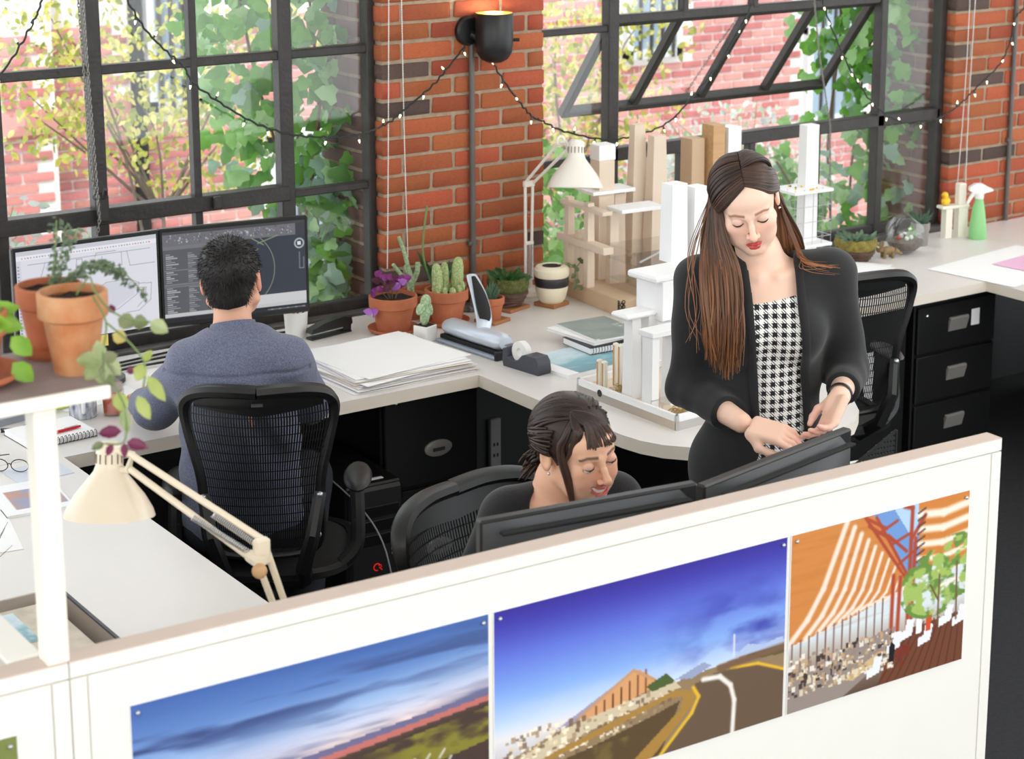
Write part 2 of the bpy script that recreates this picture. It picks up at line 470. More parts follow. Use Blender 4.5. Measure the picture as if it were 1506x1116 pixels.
MB().box((-1.2, -.0035, 1.1985), (-.002, .0405, 1.2012), .001).build('top_cap', m_cap_shade, PT2)
PT3 = thing('partition', 'grey beige return partition running from the plant post toward the window', 'partition', (0.955, 2.71, 0), 0)
m_part2 = mat('partition_beige', (206, 196, 184), 0.6, var=0.03)
MB().box((-.035, 0, 0), (0.01, 1.6, 1.195), .004).build('panel_core', m_part2, PT3)
MB().box((-.04, 0, 1.195), (0.015, 1.6, 1.203), .002).build('top_cap', m_part, PT3)

# ------------------------------------------------------------------ outdoors
def leaf_mat(name, col, alt=None, tr=0.35, rough=0.45, rnd=0.0):
    if name in MATS: return MATS[name]
    m = mat(name, col, rough, var=0.2 if not alt else 0, alt=alt, vscale=25, rnd=rnd)
    nt = m.node_tree; N = nt.nodes; L = nt.links
    b = N['Principled BSDF']
    t = N.new('ShaderNodeBsdfTranslucent'); mx = N.new('ShaderNodeMixShader'); mx.inputs[0].default_value = tr
    if b.inputs['Base Color'].is_linked: L.new(b.inputs['Base Color'].links[0].from_socket, t.inputs[0])
    else: t.inputs[0].default_value = b.inputs['Base Color'].default_value
    L.new(b.outputs[0], mx.inputs[1]); L.new(t.outputs[0], mx.inputs[2])
    L.new(mx.outputs[0], N['Material Output'].inputs[0])
    return m
m_earth = mat('earth_outdoor', (150, 150, 120), 0.95, var=0.4, vscale=3)
o = MB().box((-4, 6.1, -2.4), (18, 14, -2.3)).build('ground', m_earth); o['kind'] = 'structure'
m_mortar_o = mat('mortar_pale', (232, 226, 224), 0.95, var=0.1, vscale=20)
m_brick_f = mat('brick_far', (202, 132, 128), 0.9, var=0.25, vscale=9, rnd=0.22)
m_brick_f2 = mat('brick_far_pale', (212, 150, 144), 0.9, var=0.25, vscale=9)
m_brick_f3 = mat('brick_far_deep', (186, 114, 112), 0.9, var=0.25, vscale=9)
BLD = thing('building', 'red brick building with pale mortar standing across the yard', 'building', (3.2, 12.0, -2.3))
bo = Vector((3.2, 12.0, -2.3))
def bl(lo, hi): return [lo[i] - bo[i] for i in range(3)], [hi[i] - bo[i] for i in range(3)]
MB().box(*bl((3.2, 12.0, -2.3), (15, 12.4, 3))).box(*bl((3.2, 11.75, -2.3), (4.5, 12.0, 3))).build('wall', m_mortar_o, BLD)
wins = [(5.22, 5.62, .45, 2.2), (6.1, 6.6, -1.2, .2), (9.2, 9.75, .5, 2.2), (11.1, 11.8, -.2, 1.4)]
m_pane_f = mat('pane_far', (150, 170, 188), 0.15); m_wframe = mat('window_frame_grey', (206, 212, 216), 0.5)
for x0, x1, z0, z1 in wins:
    f_ = MB()
    for lo, hi in (((x0, 11.93, z0), (x0 + .06, 12, z1)), ((x1 - .06, 11.93, z0), (x1, 12, z1)), ((x0, 11.93, z0), (x1, 12, z0 + .07)), ((x0, 11.93, z1 - .07), (x1, 12, z1)), ((x0, 11.94, (z0 + z1) / 2 - .03), (x1, 12, (z0 + z1) / 2 + .03))):
        f_.box(*bl(lo, hi))
    wo = f_.build('window', m_wframe, BLD)
    MB().box(*bl((x0 + .05, 11.97, z0 + .05), (x1 - .05, 11.98, z1 - .05))).build('pane', m_pane_f, wo)
    for k in range(1, 5):
        xx = x0 + (x1 - x0) * k / 5
        MB().box(*bl((xx - .012, 11.9, z0), (xx + .012, 11.92, z1))).build('guard_bar', m_steel, wo)
MB().tube([(1.92, -.12, 0), (1.92, -.12, 5)], .05, 10).build('downpipe', m_blkm, BLD)
MB().box(*bl((4.5, 11.95, .42), (5.2, 12.0, .56))).box(*bl((3.2, 11.7, .42), (4.52, 11.76, .56))).build('stone_band', mat('sandstone_red', (196, 140, 132), 0.9, var=0.15), BLD)
BF = [brick_mesh('brick', m_brick_f, i + 40) for i in range(3)]
slots = []
for k in range(-24, 40):
    z = -1.6 + k * .067
    if not -1.5 < z < 1.7: continue
    off = .105 if k % 2 else 0
    x = 3.3 + off
    while x < 14.6:
        y = 11.75 if x < 4.45 else 12.0
        ok = True
        ok = ok and not any(a - .12 < x < b + .12 and c - .04 < z < d + .04 for a, b, c, d in wins)
        # only what the openings can show
        lowz = (.05 - (x - 4) * .11) - .95
        if ok and z > lowz and z < 1.75 - (x - 4) * .045: slots.append((x, y, z))
        x += .213
slots.sort(key=lambda q: q[0] + abs(q[2] - .4) * 1.5)
for x, y, z in slots[:290]:
    o = brick(BLD, (x - bo.x, y - bo.y, z - bo.z), (.198, .03, .054), BF)
rest = slots[290:]
cube = MB().cbox((0, 0, 0), (.198, .03, .054), .006)
o = obj('brick', scatter_mesh('brick', cube.v, cube.f, [Matrix.Translation((x - bo.x, y - bo.y, z - bo.z)) for x, y, z in rest], [m_brick_f2, m_brick_f3],
        mi=[i for _ in rest for i in [int(rng.random() < .45)] * len(cube.f)]), BLD)
o['kind'] = 'stuff'

LEAF_IVY = ([(0, 0, 0), (.30, -.10, .03), (.52, .18, -.05), (.34, .42, .02), (.36, .66, -.03), (0, 1.05, -.10), (-.36, .66, -.03), (-.34, .42, .02), (-.52, .18, -.05), (-.30, -.10, .03), (0, .45, .06)],
            [(0, 1, 10), (1, 2, 10), (2, 3, 10), (3, 4, 10), (4, 5, 10), (5, 6, 10), (6, 7, 10), (7, 8, 10), (8, 9, 10), (9, 0, 10)])
LEAF_OVAL = ([(0, 0, 0), (.22, .22, .03), (.27, .5, .03), (.16, .8, 0), (0, 1.0, -.08), (-.16, .8, 0), (-.27, .5, .03), (-.22, .22, .03), (0, .5, -.03)],
             [(0, 1, 8), (1, 2, 8), (2, 3, 8), (3, 4, 8), (4, 5, 8), (5, 6, 8), (6, 7, 8), (7, 0, 8)])
LEAF_SMALL = ([(0, 0, 0), (.3, .45, .05), (0, 1, 0), (-.3, .45, .05)], [(0, 1, 2, 3)])
def leaf_M(p, s, face=None, spread=0.7, droop=0.5):
    """A leaf at p, tip hanging down, its face turned roughly toward `face`."""
    f = Vector(face or (-.45, -.8, .35)) + Vector((random.gauss(0, spread), random.gauss(0, spread), random.gauss(0, spread * .7)))
    f.normalize()
    d = Vector((random.gauss(0, .55), random.gauss(0, .4), -droop + random.gauss(0, .35)))
    d = (d - f * d.dot(f)); d = d.normalized() if d.length > 1e-4 else f.orthogonal().normalized()
    x = d.cross(f)
    return Matrix(((x.x * s, d.x * s, f.x * s, p[0]), (x.y * s, d.y * s, f.y * s, p[1]), (x.z * s, d.z * s, f.z * s, p[2]), (0, 0, 0, 1)))
ivy_cols = [leaf_mat('ivy_leaf_bright', (126, 184, 74), (96, 158, 60)), leaf_mat('ivy_leaf_mid', (104, 160, 70), (78, 132, 56)),
            leaf_mat('ivy_leaf_pale', (172, 210, 150), (140, 186, 120)), leaf_mat('ivy_leaf_bluish', (150, 182, 160), (122, 160, 138))]
m_stem = mat('stem_brown', (120, 92, 66), 0.8, var=0.3)
m_stem_g = mat('stem_green', (118, 140, 84), 0.7, var=0.2)
IVM = [raw_mesh('leaf', LEAF_IVY[0], LEAF_IVY[1], m, smooth=True) for m in ivy_cols]
def ivy(label, base, spots, n_big, stems):
    t = thing('ivy', label, 'ivy', base)
    b = Vector(base)
    for p, s, ci in spots[:n_big]:
        o = bpy.data.objects.new('leaf', IVM[ci]); COL.objects.link(o); o.parent = t
        o.matrix_local = leaf_M(Vector(p) - b, s)
    rest = spots[n_big:]
    if rest:
        o = obj('foliage', scatter_mesh('foliage', LEAF_IVY[0], LEAF_IVY[1], [leaf_M(Vector(p) - b, s) for p, s, ci in rest], ivy_cols,
                mi=[i for q in rest for i in [q[2]] * len(LEAF_IVY[1])], smooth=True), t); o['kind'] = 'stuff'
    for st in stems:
        MB().tube(smooth_path([Vector(q) - b for q in st], 5), .006, 6).build('vine_stem', m_stem, t)
    return t
def ivy_spots(n, edge, xr, zr, yr, hue):
    out = []
    while len(out) < n:
        z = random.uniform(*zr); x0 = edge(z); x = random.uniform(x0 - .06, xr)
        if x < x0 + random.uniform(-.05, .10): continue
        y = random.uniform(*yr)
        if x > xr - .14: y = min(y, random.uniform(5.84, 6.2))
        ci = random.choices((0, 1, 2, 3), hue(z))[0]
        out.append(((x, y, z), random.uniform(.045, .082), ci))
    out.sort(key=lambda q: q[0][1])
    return out
eL = lambda z: 2.86 + max(0, 1.62 - z) * .42 if z > .85 else 3.18
spL = ivy_spots(560, eL, 3.30, (.60, 1.98), (5.95, 6.4), lambda z: (4, 3, 2, .5) if z > 1.25 else (2, 2, 2, 4))
ivy('heart-leaved ivy hanging over brick edge beside the steel window behind monitors', (3.25, 6.1, -2.3), spL, 270,
    [[(3.25, 6.25, -2.3), (3.25, 6.22, .3), (3.22, 6.15, 1.0), (3.1, 6.2, 1.6), (3.0, 6.2, 2.2)], [(3.22, 6.24, -2.3), (3.26, 6.16, .7), (3.27, 6.02, 1.4), (3.24, 6.1, 2.2)], [(3.27, 6.02, .9), (3.2, 5.95, 1.2), (3.26, 5.93, 1.6)]])
eR = lambda z: 5.88 - max(0, z - 1.3) * .2 if z > 1.0 else 5.56
spR = ivy_spots(520, eR, 6.08, (.50, 1.9), (5.98, 6.42), lambda z: (4, 3, 2, .6) if z > 1.1 else (3, 3, 3, 3))
ivy('leafy ivy growing outside the open vent window beside the far brick pier', (6.0, 6.15, -2.3), spR, 250,
    [[(6.0, 6.28, -2.3), (6.0, 6.26, .3), (5.9, 6.2, 1.0), (5.95, 6.2, 1.6), (5.8, 6.25, 2.1)], [(6.02, 6.26, -2.3), (6.03, 6.18, .9), (6.06, 6.0, 1.7)], [(6.0, 6.2, .4), (5.75, 6.2, .75), (5.6, 6.2, .95)]])

def leafy(name, label, cat, base, blobs, n, size, cols, leaf=LEAF_SMALL, stems=None, stem_m=None, sr=.012, group=None, spread=.9):
    t = thing(name, label, cat, base, group=group)
    b = Vector(base); Ms = []; mi = []
    wts = [q[3] if len(q) > 3 else 1 for q in blobs]
    for _ in range(n):
        c, r, *_r = random.choices(blobs, wts)[0][:2] + (0,)
        while True:
            d = Vector((random.uniform(-1, 1), random.uniform(-1, 1), random.uniform(-1, 1)))
            if d.length < 1: break
        p = Vector(c) + Vector((d.x * r[0], d.y * r[1], d.z * r[2]))
        Ms.append(leaf_M(p - b, random.uniform(.6, 1.25) * size, spread=spread)); mi += [random.randrange(len(cols))] * len(leaf[1])
    o = obj('foliage', scatter_mesh('foliage', leaf[0], leaf[1], Ms, cols, mi=mi, smooth=True), t); o['kind'] = 'stuff'
    for st in stems or []:
        k = len(st); MB().tube(smooth_path([Vector(q) - b for q in st], 4), [sr * (1 - .75 * i / (4 * (k - 1))) for i in range(4 * (k - 1) + 1)], 6).build('branch', stem_m or m_stem, t)
    return t
yel = [leaf_mat('leaf_yellow', (206, 200, 96), tr=.45), leaf_mat('leaf_yellow_green', (178, 186, 88), tr=.45), leaf_mat('leaf_yellow_pale', (222, 216, 140), tr=.45), leaf_mat('leaf_olive', (146, 156, 80), tr=.4)]
m_bark = mat('bark_dark', (126, 112, 102), 0.9, var=0.4, vscale=20)
def branches(base, tips, trunk_top):
    out = [[base, ((base[0] * .5 + trunk_top[0] * .5) + .03, base[1], (base[2] + trunk_top[2]) / 2), trunk_top]]
    for t_ in tips: out.append([trunk_top if random.random() < .6 else tuple((a + b) / 2 for a, b in zip(out[0][1], trunk_top)), tuple((a + b) / 2 + random.uniform(-.06, .06) for a, b in zip(trunk_top, t_)), t_])
    return out
def tree(label, base, top, blobs, n, size):
    tips = [tuple(Vector(b[0]) + Vector((random.uniform(-.5, .5) * b[1][0], 0, random.uniform(-.5, .5) * b[1][2]))) for b in blobs for _ in (0, 1)]
    return leafy('tree', label, 'tree', base, blobs, n, size, yel, LEAF_OVAL, branches(base, tips, top), m_bark, .010)
tree('slender tree with sparse yellow green leaves beyond the window behind monitors', (3.75, 8.6, -2.3), (3.8, 8.6, .5),
     [((3.3, 8.4, 1.5), (.35, .3, .25), 0, 1), ((3.75, 8.6, 1.15), (.55, .4, .30), 0, 2), ((4.1, 8.7, .85), (.45, .4, .35), 0, 2), ((4.3, 8.6, 1.45), (.5, .4, .25), 0, 1.4), ((3.45, 8.5, .95), (.3, .3, .2), 0, .8), ((3.1, 8.5, 1.15), (.3, .3, .3), 0, .8)], 2300, .042)
tree('yellow green tree with dark forked trunk outside the open vent', (6.1, 8.5, -2.3), (6.12, 8.5, .6),
     [((6.1, 8.5, 1.2), (.4, .4, .35), 0, 2), ((6.5, 8.6, .75), (.45, .4, .35), 0, 2), ((6.75, 8.7, 1.25), (.45, .4, .3), 0, 1.4), ((6.0, 8.4, .65), (.3, .3, .25), 0, 1)], 1500, .044)
pal = [leaf_mat('leaf_silver', (206, 214, 206), tr=.3), leaf_mat('leaf_silver_green', (176, 196, 170), tr=.3), leaf_mat('leaf_grey', (190, 196, 196), tr=.3)]
grn = [leaf_mat('leaf_fresh', (140, 190, 100), tr=.4), leaf_mat('leaf_fresh_pale', (178, 214, 148), tr=.4), leaf_mat('leaf_green', (104, 158, 76), tr=.35)]
def shrub(label, c, r, n, size, cols, leaf=LEAF_OVAL, ns=10):
    base = (c[0], c[1], -2.3)
    st = [[(c[0] + random.uniform(-.1, .1), c[1], -2.3), (c[0] + random.uniform(-.6, .6) * r[0], c[1], c[2] - r[2] * .6), (c[0] + random.uniform(-1, 1) * r[0], c[1] + random.uniform(-.5, .5) * r[1], c[2] + random.uniform(-.2, 1) * r[2])] for _ in range(ns)]
    return leafy('shrub', label, 'shrub', base, [(c, r)], n, size, cols, leaf, st, m_stem_g, .006)
shrub('silvery grey shrub outside the window behind the pale screen', (2.45, 7.0, .55), (.5, .4, .5), 700, .05, pal)
shrub('fresh green shrub below the window between the two monitors', (3.35, 7.85, .12), (.7, .35, .32), 700, .07, grn)
shrub('pale dry shrub outside the window beneath the opened vent', (6.95, 8.0, .35), (.75, .4, .55), 1300, .045, pal, ns=26)
shrub('light green shrub outside behind the white desk lamp', (5.0, 7.0, .45), (.42, .4, .55), 800, .075, grn)
shrub('green leafy shrub behind the wire cage tower', (6.0, 6.9, .35), (.6, .35, .5), 900, .07, grn)
shrub('grey green shrub in the yard behind the white tower model', (5.9, 7.6, .35), (.5, .35, .4), 600, .05, pal, ns=14)

# ------------------------------------------------------------------ printed and lit pictures: flat panels coloured point by point
class Canvas:
    def __init__(s, w, h, col):
        s.w, s.h = w, h
        s.im = np.zeros((h, w, 3)); s.im[:] = col
        s.X, s.Y = np.meshgrid((np.arange(w) + .5) / w, 1 - (np.arange(h) + .5) / h)   # x right, y up, 0..1
        s.asp = w / h
    def blend(s, m, col): s.im += (np.array(col, float) - s.im) * np.clip(m, 0, 1)[..., None]
    def grad(s, stops):
        ys = [a for a, _ in stops]
        for c in range(3): s.im[..., c] = np.interp(s.Y, ys, [q[1][c] for q in stops])
    def poly(s, pts, col, a=1.0):
        ins = np.zeros((s.h, s.w), bool); n = len(pts)
        for i in range(n):
            x0, y0 = pts[i]; x1, y1 = pts[(i + 1) % n]
            if y0 == y1: continue
            c = ((y0 > s.Y) != (y1 > s.Y)) & (s.X < (x1 - x0) * (s.Y - y0) / (y1 - y0) + x0)
            ins ^= c
        s.blend(ins * a, col)
    def line(s, pts, col, wd=.004, a=1.0):
        for (x0, y0), (x1, y1) in zip(pts, pts[1:]):
            dx, dy = (x1 - x0) * s.asp, y1 - y0; L2 = dx * dx + dy * dy + 1e-12
            t = np.clip(((s.X - x0) * s.asp * dx + (s.Y - y0) * dy) / L2, 0, 1)
            d = np.hypot((s.X - x0) * s.asp - t * dx, s.Y - y0 - t * dy)
            s.blend(np.clip(1.5 - d / wd, 0, 1) * a, col)
    def rect(s, x0, y0, x1, y1, col, a=1.0): s.blend(((s.X >= x0) & (s.X < x1) & (s.Y >= y0) & (s.Y < y1)) * a, col)
    def noise(s, sx, sy, seed=0, oct=4):
        r = np.random.default_rng(seed); out = np.zeros((s.h, s.w)); amp = 1.0; tot = 0
        for k in range(oct):
            gx, gy = max(2, int(sx * 2 ** k)), max(2, int(sy * 2 ** k))
            g = r.random((gy + 2, gx + 2)); u = s.X * gx; v = s.Y * gy
            i = u.astype(int); j = v.astype(int); fu = u - i; fv = v - j
            fu = fu * fu * (3 - 2 * fu); fv = fv * fv * (3 - 2 * fv)
            out += amp * ((g[j, i] * (1 - fu) + g[j, i + 1] * fu) * (1 - fv) + (g[j + 1, i] * (1 - fu) + g[j + 1, i + 1] * fu) * fv)
            tot += amp; amp *= .5
        return out / tot
    def dots(s, n, box, size, cols, seed=0, a=1.0):
        r = random.Random(seed)
        for _ in range(n):
            x = r.uniform(box[0], box[2]); y = r.uniform(box[1], box[3]); w_ = size * r.uniform(.5, 1.3)
            s.rect(x, y, x + w_ / s.asp, y + w_ * r.uniform(.5, 1.5), r.choice(cols), a)
def attr_mat(name, emit=0.0, rough=0.4):
    if name in MATS: return MATS[name]
    m = mat(name, (255, 255, 255), rough, attr='Col')
    if emit:
        b = m.node_tree.nodes['Principled BSDF']
        src = b.inputs['Base Color'].links[0].from_socket
        m.node_tree.links.new(src, b.inputs['Emission Color']); b.inputs['Emission Strength'].default_value = emit
        for l in list(b.inputs['Base Color'].links): m.node_tree.links.remove(l)
        b.inputs['Base Color'].default_value = (.01, .01, .01, 1)
    return m
def picture(name, cv, w, h, m, parent, at=(0, 0, 0), M=None):
    """The canvas as a flat sheet, w x h, upright and facing -y."""
    nx, ny = cv.w, cv.h
    xs_ = np.linspace(0, w, nx); zs_ = np.linspace(h, 0, ny)
    V = np.zeros((ny, nx, 3)); V[..., 0] = xs_[None]; V[..., 2] = zs_[:, None]; V = V.reshape(-1, 3)
    if M is not None: V = (np.array(M)[:3, :3] @ V.T).T + np.array(M)[:3, 3]
    V = V + np.array(at)
    i, j = np.meshgrid(np.arange(ny - 1), np.arange(nx - 1), indexing='ij')
    a = (i * nx + j).ravel(); F = np.stack([a, a + nx, a + nx + 1, a + 1], 1)
    me = raw_mesh(name, V, F, m)
    c = np.clip(cv.im.reshape(-1, 3) / 255, 0, 1); c = np.where(c <= .04045, c / 12.92, ((c + .055) / 1.055) ** 2.4)
    at_ = me.color_attributes.new('Col', 'FLOAT_COLOR', 'POINT')
    at_.data.foreach_set('color', np.hstack([c, np.ones((len(c), 1))]).ravel())
    return obj(name, me, parent)
m_print = attr_mat('printed_sheet', 0, .35); m_screen = attr_mat('screen_lit', .72, .25)

# posters on the partition
def poster_dusk():
    c = Canvas(270, 154, (90, 110, 170)); hz = .42 + .16 * c.X; v = (c.Y - hz) / (1 - hz + 1e-6)
    st = [(0, (236, 190, 176)), (.10, (240, 214, 206)), (.24, (206, 208, 228)), (.45, (150, 178, 220)), (.7, (96, 130, 190)), (1, (66, 98, 166))]
    for k in range(3): c.im[..., k] = np.interp(v, [a for a, _ in st], [q[1][k] for q in st])
    for y0, sl_, wd, sd, amt in ((.78, .10, .10, 3, 1.0), (.62, .10, .05, 8, .9), (.55, .08, .035, 5, .8), (.50, .12, .03, 11, .8)):
        band = np.exp(-((c.Y - (y0 + sl_ * c.X)) / wd) ** 2) * np.clip(1.2 - c.X * (.5 if sd != 5 else -.2), 0, 1); c.blend(np.clip((c.noise(3, 18, sd) - .42) * 4.5, 0, 1) * band * amt, (60, 76, 126))
    c.blend((v < .10) & (v > .0), (110, 106, 140)); c.blend((v < .035), (190, 112, 104)); c.blend((v < -.03), (84, 66, 58)); c.blend((v < -.06), (74, 58, 52))
    c.blend((v < -.10) * np.clip((c.noise(9, 12, 6) - .48) * 6, 0, 1) * np.clip((c.X - .55) * 5, 0, 1) * (v > -.5), (132, 126, 50))
    for r_ in range(3):
        for k in range(6): x = .62 + .045 * k + .02 * r_; y = .33 - .045 * r_ + .004 * k; c.line([(x, y), (x + .016, y + .035)], (222, 216, 210), .005, .9)
    c.dots(60, (.30, .10, .6, .34), .03, [(206, 170, 130), (140, 110, 94), (176, 150, 130)], 4, .8); c.dots(60, (0, 0, .5, .2), .03, [(120, 96, 84), (96, 76, 66)], 9, .8)
    return c
def poster_road():
    c = Canvas(280, 160, (90, 100, 200))
    c.grad([(0, (80, 60, 40)), (.34, (236, 224, 214)), (.40, (196, 214, 240)), (.55, (132, 170, 232)), (.75, (96, 116, 212)), (.92, (64, 60, 166)), (1, (54, 44, 144))])
    d = np.hypot((c.X - .85) * 1.2, (c.Y - .58)); c.blend(np.clip((c.noise(6, 8, 2) - .42) * 3.5, 0, 1) * np.exp(-(d / .28) ** 2), (66, 72, 168))
    c.blend(np.clip((c.noise(5, 7, 9) - .5) * 3, 0, 1) * np.clip((.6 - c.Y) * 3, 0, 1) * .6, (214, 222, 242))
    c.poly([(0, .20), (.2, .30), (.45, .415), (.5, .42), (.56, .37), (.7, .39), (.9, .42), (1, .42), (1, 0), (0, 0)], (146, 122, 92))
    c.poly([(.17, .29), (.45, .50), (.46, .415), (.28, .33)], (160, 150, 176))                              # roof
    c.poly([(.27, .335), (.455, .505), (.475, .50), (.53, .43), (.53, .38), (.30, .31)], (214, 158, 108))   # gable
    for k in range(7): x = .33 + .028 * k; c.line([(x, .33), (x, .37 + .02 * k)], (110, 60, 36), .005)
    c.line([(.27, .335), (.455, .505), (.53, .42)], (196, 150, 110), .008)
    c.poly([(.02, .19), (.25, .31), (.6, .385), (.62, .34), (.3, .25), (.05, .13)], (206, 190, 160))
    c.dots(260, (.03, .13, .58, .34), .022, [(246, 236, 210), (166, 140, 110), (226, 204, 166), (120, 96, 76)], 7, .8)
    c.poly([(.5, .40), (.57, .44), (.60, .38), (.52, .36)], (78, 96, 50)); c.poly([(.6, .39), (.7, .44), (.73, .41), (.66, .37)], (150, 160, 190))
    c.poly([(.8, .41), (.86, .47), (.92, .44), (.99, .46), (1, .41)], (176, 192, 222)); c.line([(.81, .42), (.81, .54)], (210, 216, 230), .006)
    c.poly([(0, 0), (0, .10), (.3, .16), (.55, .24), (.62, .27), (.55, 0)], (92, 72, 48)); c.blend((c.Y < .16) * (c.X < .5) * np.clip((c.noise(14, 10, 3) - .5) * 5, 0, 1), (120, 104, 56))
    c.poly([(.52, 0), (.66, .22), (.68, .30), (.60, .335), (.4, .27), (.12, .17), (.12, .145), (.4, .235), (.58, .30), (.63, .285), (.62, .22), (.44, 0)], (168, 128, 62))
    c.poly([(.55, 0), (.67, .18), (.69, .27), (.66, .33), (.75, .365), (.9, .34), (1, .28), (1, 0)], (104, 84, 66))
    c.line([(.55, 0), (.66, .18), (.685, .26), (.665, .32)], (226, 180, 50), .010)
    c.line([(.70, .345), (.76, .335), (.80, .27), (.815, .18), (.81, .0)], (236, 230, 222), .013)
    c.line([(.8, .365), (.9, .345), (1, .27)], (226, 180, 50), .008)
    c.poly([(.85, .38), (1, .36), (1, .41), (.86, .41)], (96, 84, 50)); c.line([(.76, .38), (1, .40)], (120, 92, 70), .02)
    return c
def poster_hall():
    c = Canvas(210, 168, (214, 196, 176))
    c.grad([(0, (96, 72, 60)), (.25, (170, 150, 134)), (.4, (214, 222, 226)), (1, (214, 222, 230))])
    c.poly([(0, .38), (0, 1), (.44, 1), (.68, .58), (.60, .52), (.35, .45)], (206, 132, 66))
    c.blend(((c.X < .62) & (c.Y > .4)) * np.clip((c.noise(3, 40, 1) - .5) * 2.5, 0, 1) * .35, (170, 96, 40))
    for k in range(10):
        t = k / 9; x0, y0 = .0 + .52 * t ** .8, .39 + .12 * t; x1, y1 = .30 + .36 * t, 1.0 - .42 * t
        xm, ym = (x0 + x1) / 2 + .03, (y0 + y1) / 2 - .04
        c.line([(x0, y0), ((x0 + xm) / 2 + .01, (y0 + ym) / 2 - .015), (xm, ym), (x1, y1)], (240, 220, 204), .017 - .011 * t)
    c.poly([(.44, 1), (.70, 1), (.74, .6), (.68, .56)], (110, 150, 206)); c.poly([(.56, 1), (.7, 1), (.7, .75)], (176, 204, 236))
    c.poly([(.70, 1), (1, 1), (1, .6), (.72, .62)], (206, 128, 58))
    for k in range(6): y = .92 - .085 * k; c.line([(.71, y + .01), (.85, y - .012), (1, y + .012)], (244, 230, 212), .022 - .002 * k)
    R_ = (168, 70, 46)
    for p in ([(.40, .99), (.68, .52)], [(.46, .98), (.70, .50)], [(.40, .99), (.52, .9)], [(.47, .88), (.58, .93)], [(.55, .8), (.66, .84)], [(.6, .68), (.70, .74)], [(.42, .94), (.56, .82)], [(.53, .86), (.64, .74)]): c.line(p, R_, .009)
    for p in ([(.66, .30), (.665, .98), (.62, 1)], [(.665, .8), (.74, .92)], [(.68, .3), (.69, .8)], [(.565, .1), (.57, .62)], [(.60, .1), (.61, .6)]): c.line(p, R_, .013)
    for k in range(9): y = .62 + .04 * k; c.line([(.70, y), (.74, y + .02)], (90, 60, 60), .006)
    for k in range(12): c.line([(.02 + .045 * k, .18), (.02 + .045 * k, .39 + .01 * k)], (120, 90, 84), .005)
    c.poly([(0, 0), (0, .2), (.55, .32), (.62, .2), (.3, 0)], (150, 136, 128)); c.poly([(.5, 0), (.6, .28), (1, .3), (1, 0)], (112, 66, 46))
    for k in range(14): c.line([(.5 + .05 * k, 0), (.7 + .03 * k, .3)], (86, 46, 32), .004)
    c.poly([(.3, .1), (.5, .2), (.56, .19), (.36, .08)], (206, 180, 130))
    c.dots(330, (0, .08, .58, .30), .022, [(240, 234, 224), (60, 46, 44), (196, 160, 116), (150, 130, 120), (226, 210, 180)], 3, .85)
    for x, y in ((.55, .17), (.73, .16), (.44, .06), (.62, .22), (.93, .22), (.85, .24)):
        c.poly([(x, y), (x + .07, y + .02), (x + .085, y + .11), (x + .04, y + .12), (x + .03, y + .06), (x, y + .05)], (232, 232, 234))
    c.poly([(.60, .12), (.68, .14), (.68, .20), (.6, .19)], (120, 50, 36)); c.line([(.635, .08), (.635, .14)], (120, 50, 36), .01)
    for x, y, q in ((.56, .12, (30, 26, 28)), (.715, .24, (238, 238, 238)), (.77, .24, (206, 80, 40))): c.poly([(x, y), (x + .03, y), (x + .035, y + .09), (x + .015, y + .12), (x, y + .08)], q)
    n = c.noise(16, 18, 5); d = np.minimum(np.hypot((c.X - .93) * .9, (c.Y - .58)), np.hypot((c.X - .80) * 1.0, c.Y - .5))
    c.blend(np.clip((n - .46) * 9, 0, 1) * (d < .19), (104, 140, 62)); c.blend(np.clip((c.noise(18, 20, 15) - .5) * 9, 0, 1) * (d < .17), (160, 186, 96))
    for p in ([(.84, .26), (.84, .55)], [(.95, .26), (.94, .6)], [(.84, .4), (.79, .5)]): c.line(p, (110, 84, 60), .006)
    return c
def poster(label, fn, x, w, z0=.735, z1=1.107):
    t = thing('poster', label, 'poster', PT.location, PT.rotation_euler.z)
    MB().box((x, -.006, z0), (x + w, -.0042, z1)).build('backing', m_paper, t, 0)
    picture('print', fn(), w - .002, z1 - z0 - .002, m_print, t, (x + .001, -.0065, z0 + .001))
    for px, pz in ((x + .012, z1 - .014), (x + w - .012, z1 - .014)):
        MB().ball((px, -.009, pz), .004, 10, 6).build('pin', m_silver, t)
    return t
poster('printed poster of dusk clouds over a dark airfield horizon', poster_dusk, .09, .650)
poster('printed poster of a curving road below a violet blue sky', poster_road, .7495, .657)
poster('printed poster of a timber roofed hall interior with red columns', poster_hall, 1.416, .470)
def poster_green():
    c = Canvas(60, 60, (120, 130, 70)); c.blend(np.clip((c.noise(5, 8, 1) - .4) * 4, 0, 1), (76, 92, 46)); c.blend(c.Y < .8, (176, 160, 150)); return c
t = thing('poster', 'poster corner with green hillside on the joined panel', 'poster', PT.location, PT.rotation_euler.z)
MB().box((-.70, -.006, .735), (-.087, -.0042, 1.107)).build('backing', m_paper, t, 0)
picture('print', poster_green(), .61, .37, m_print, t, (-.698, -.0065, .736))
MB().ball((-.099, -.009, 1.092), .004, 10, 6).build('pin', m_silver, t)

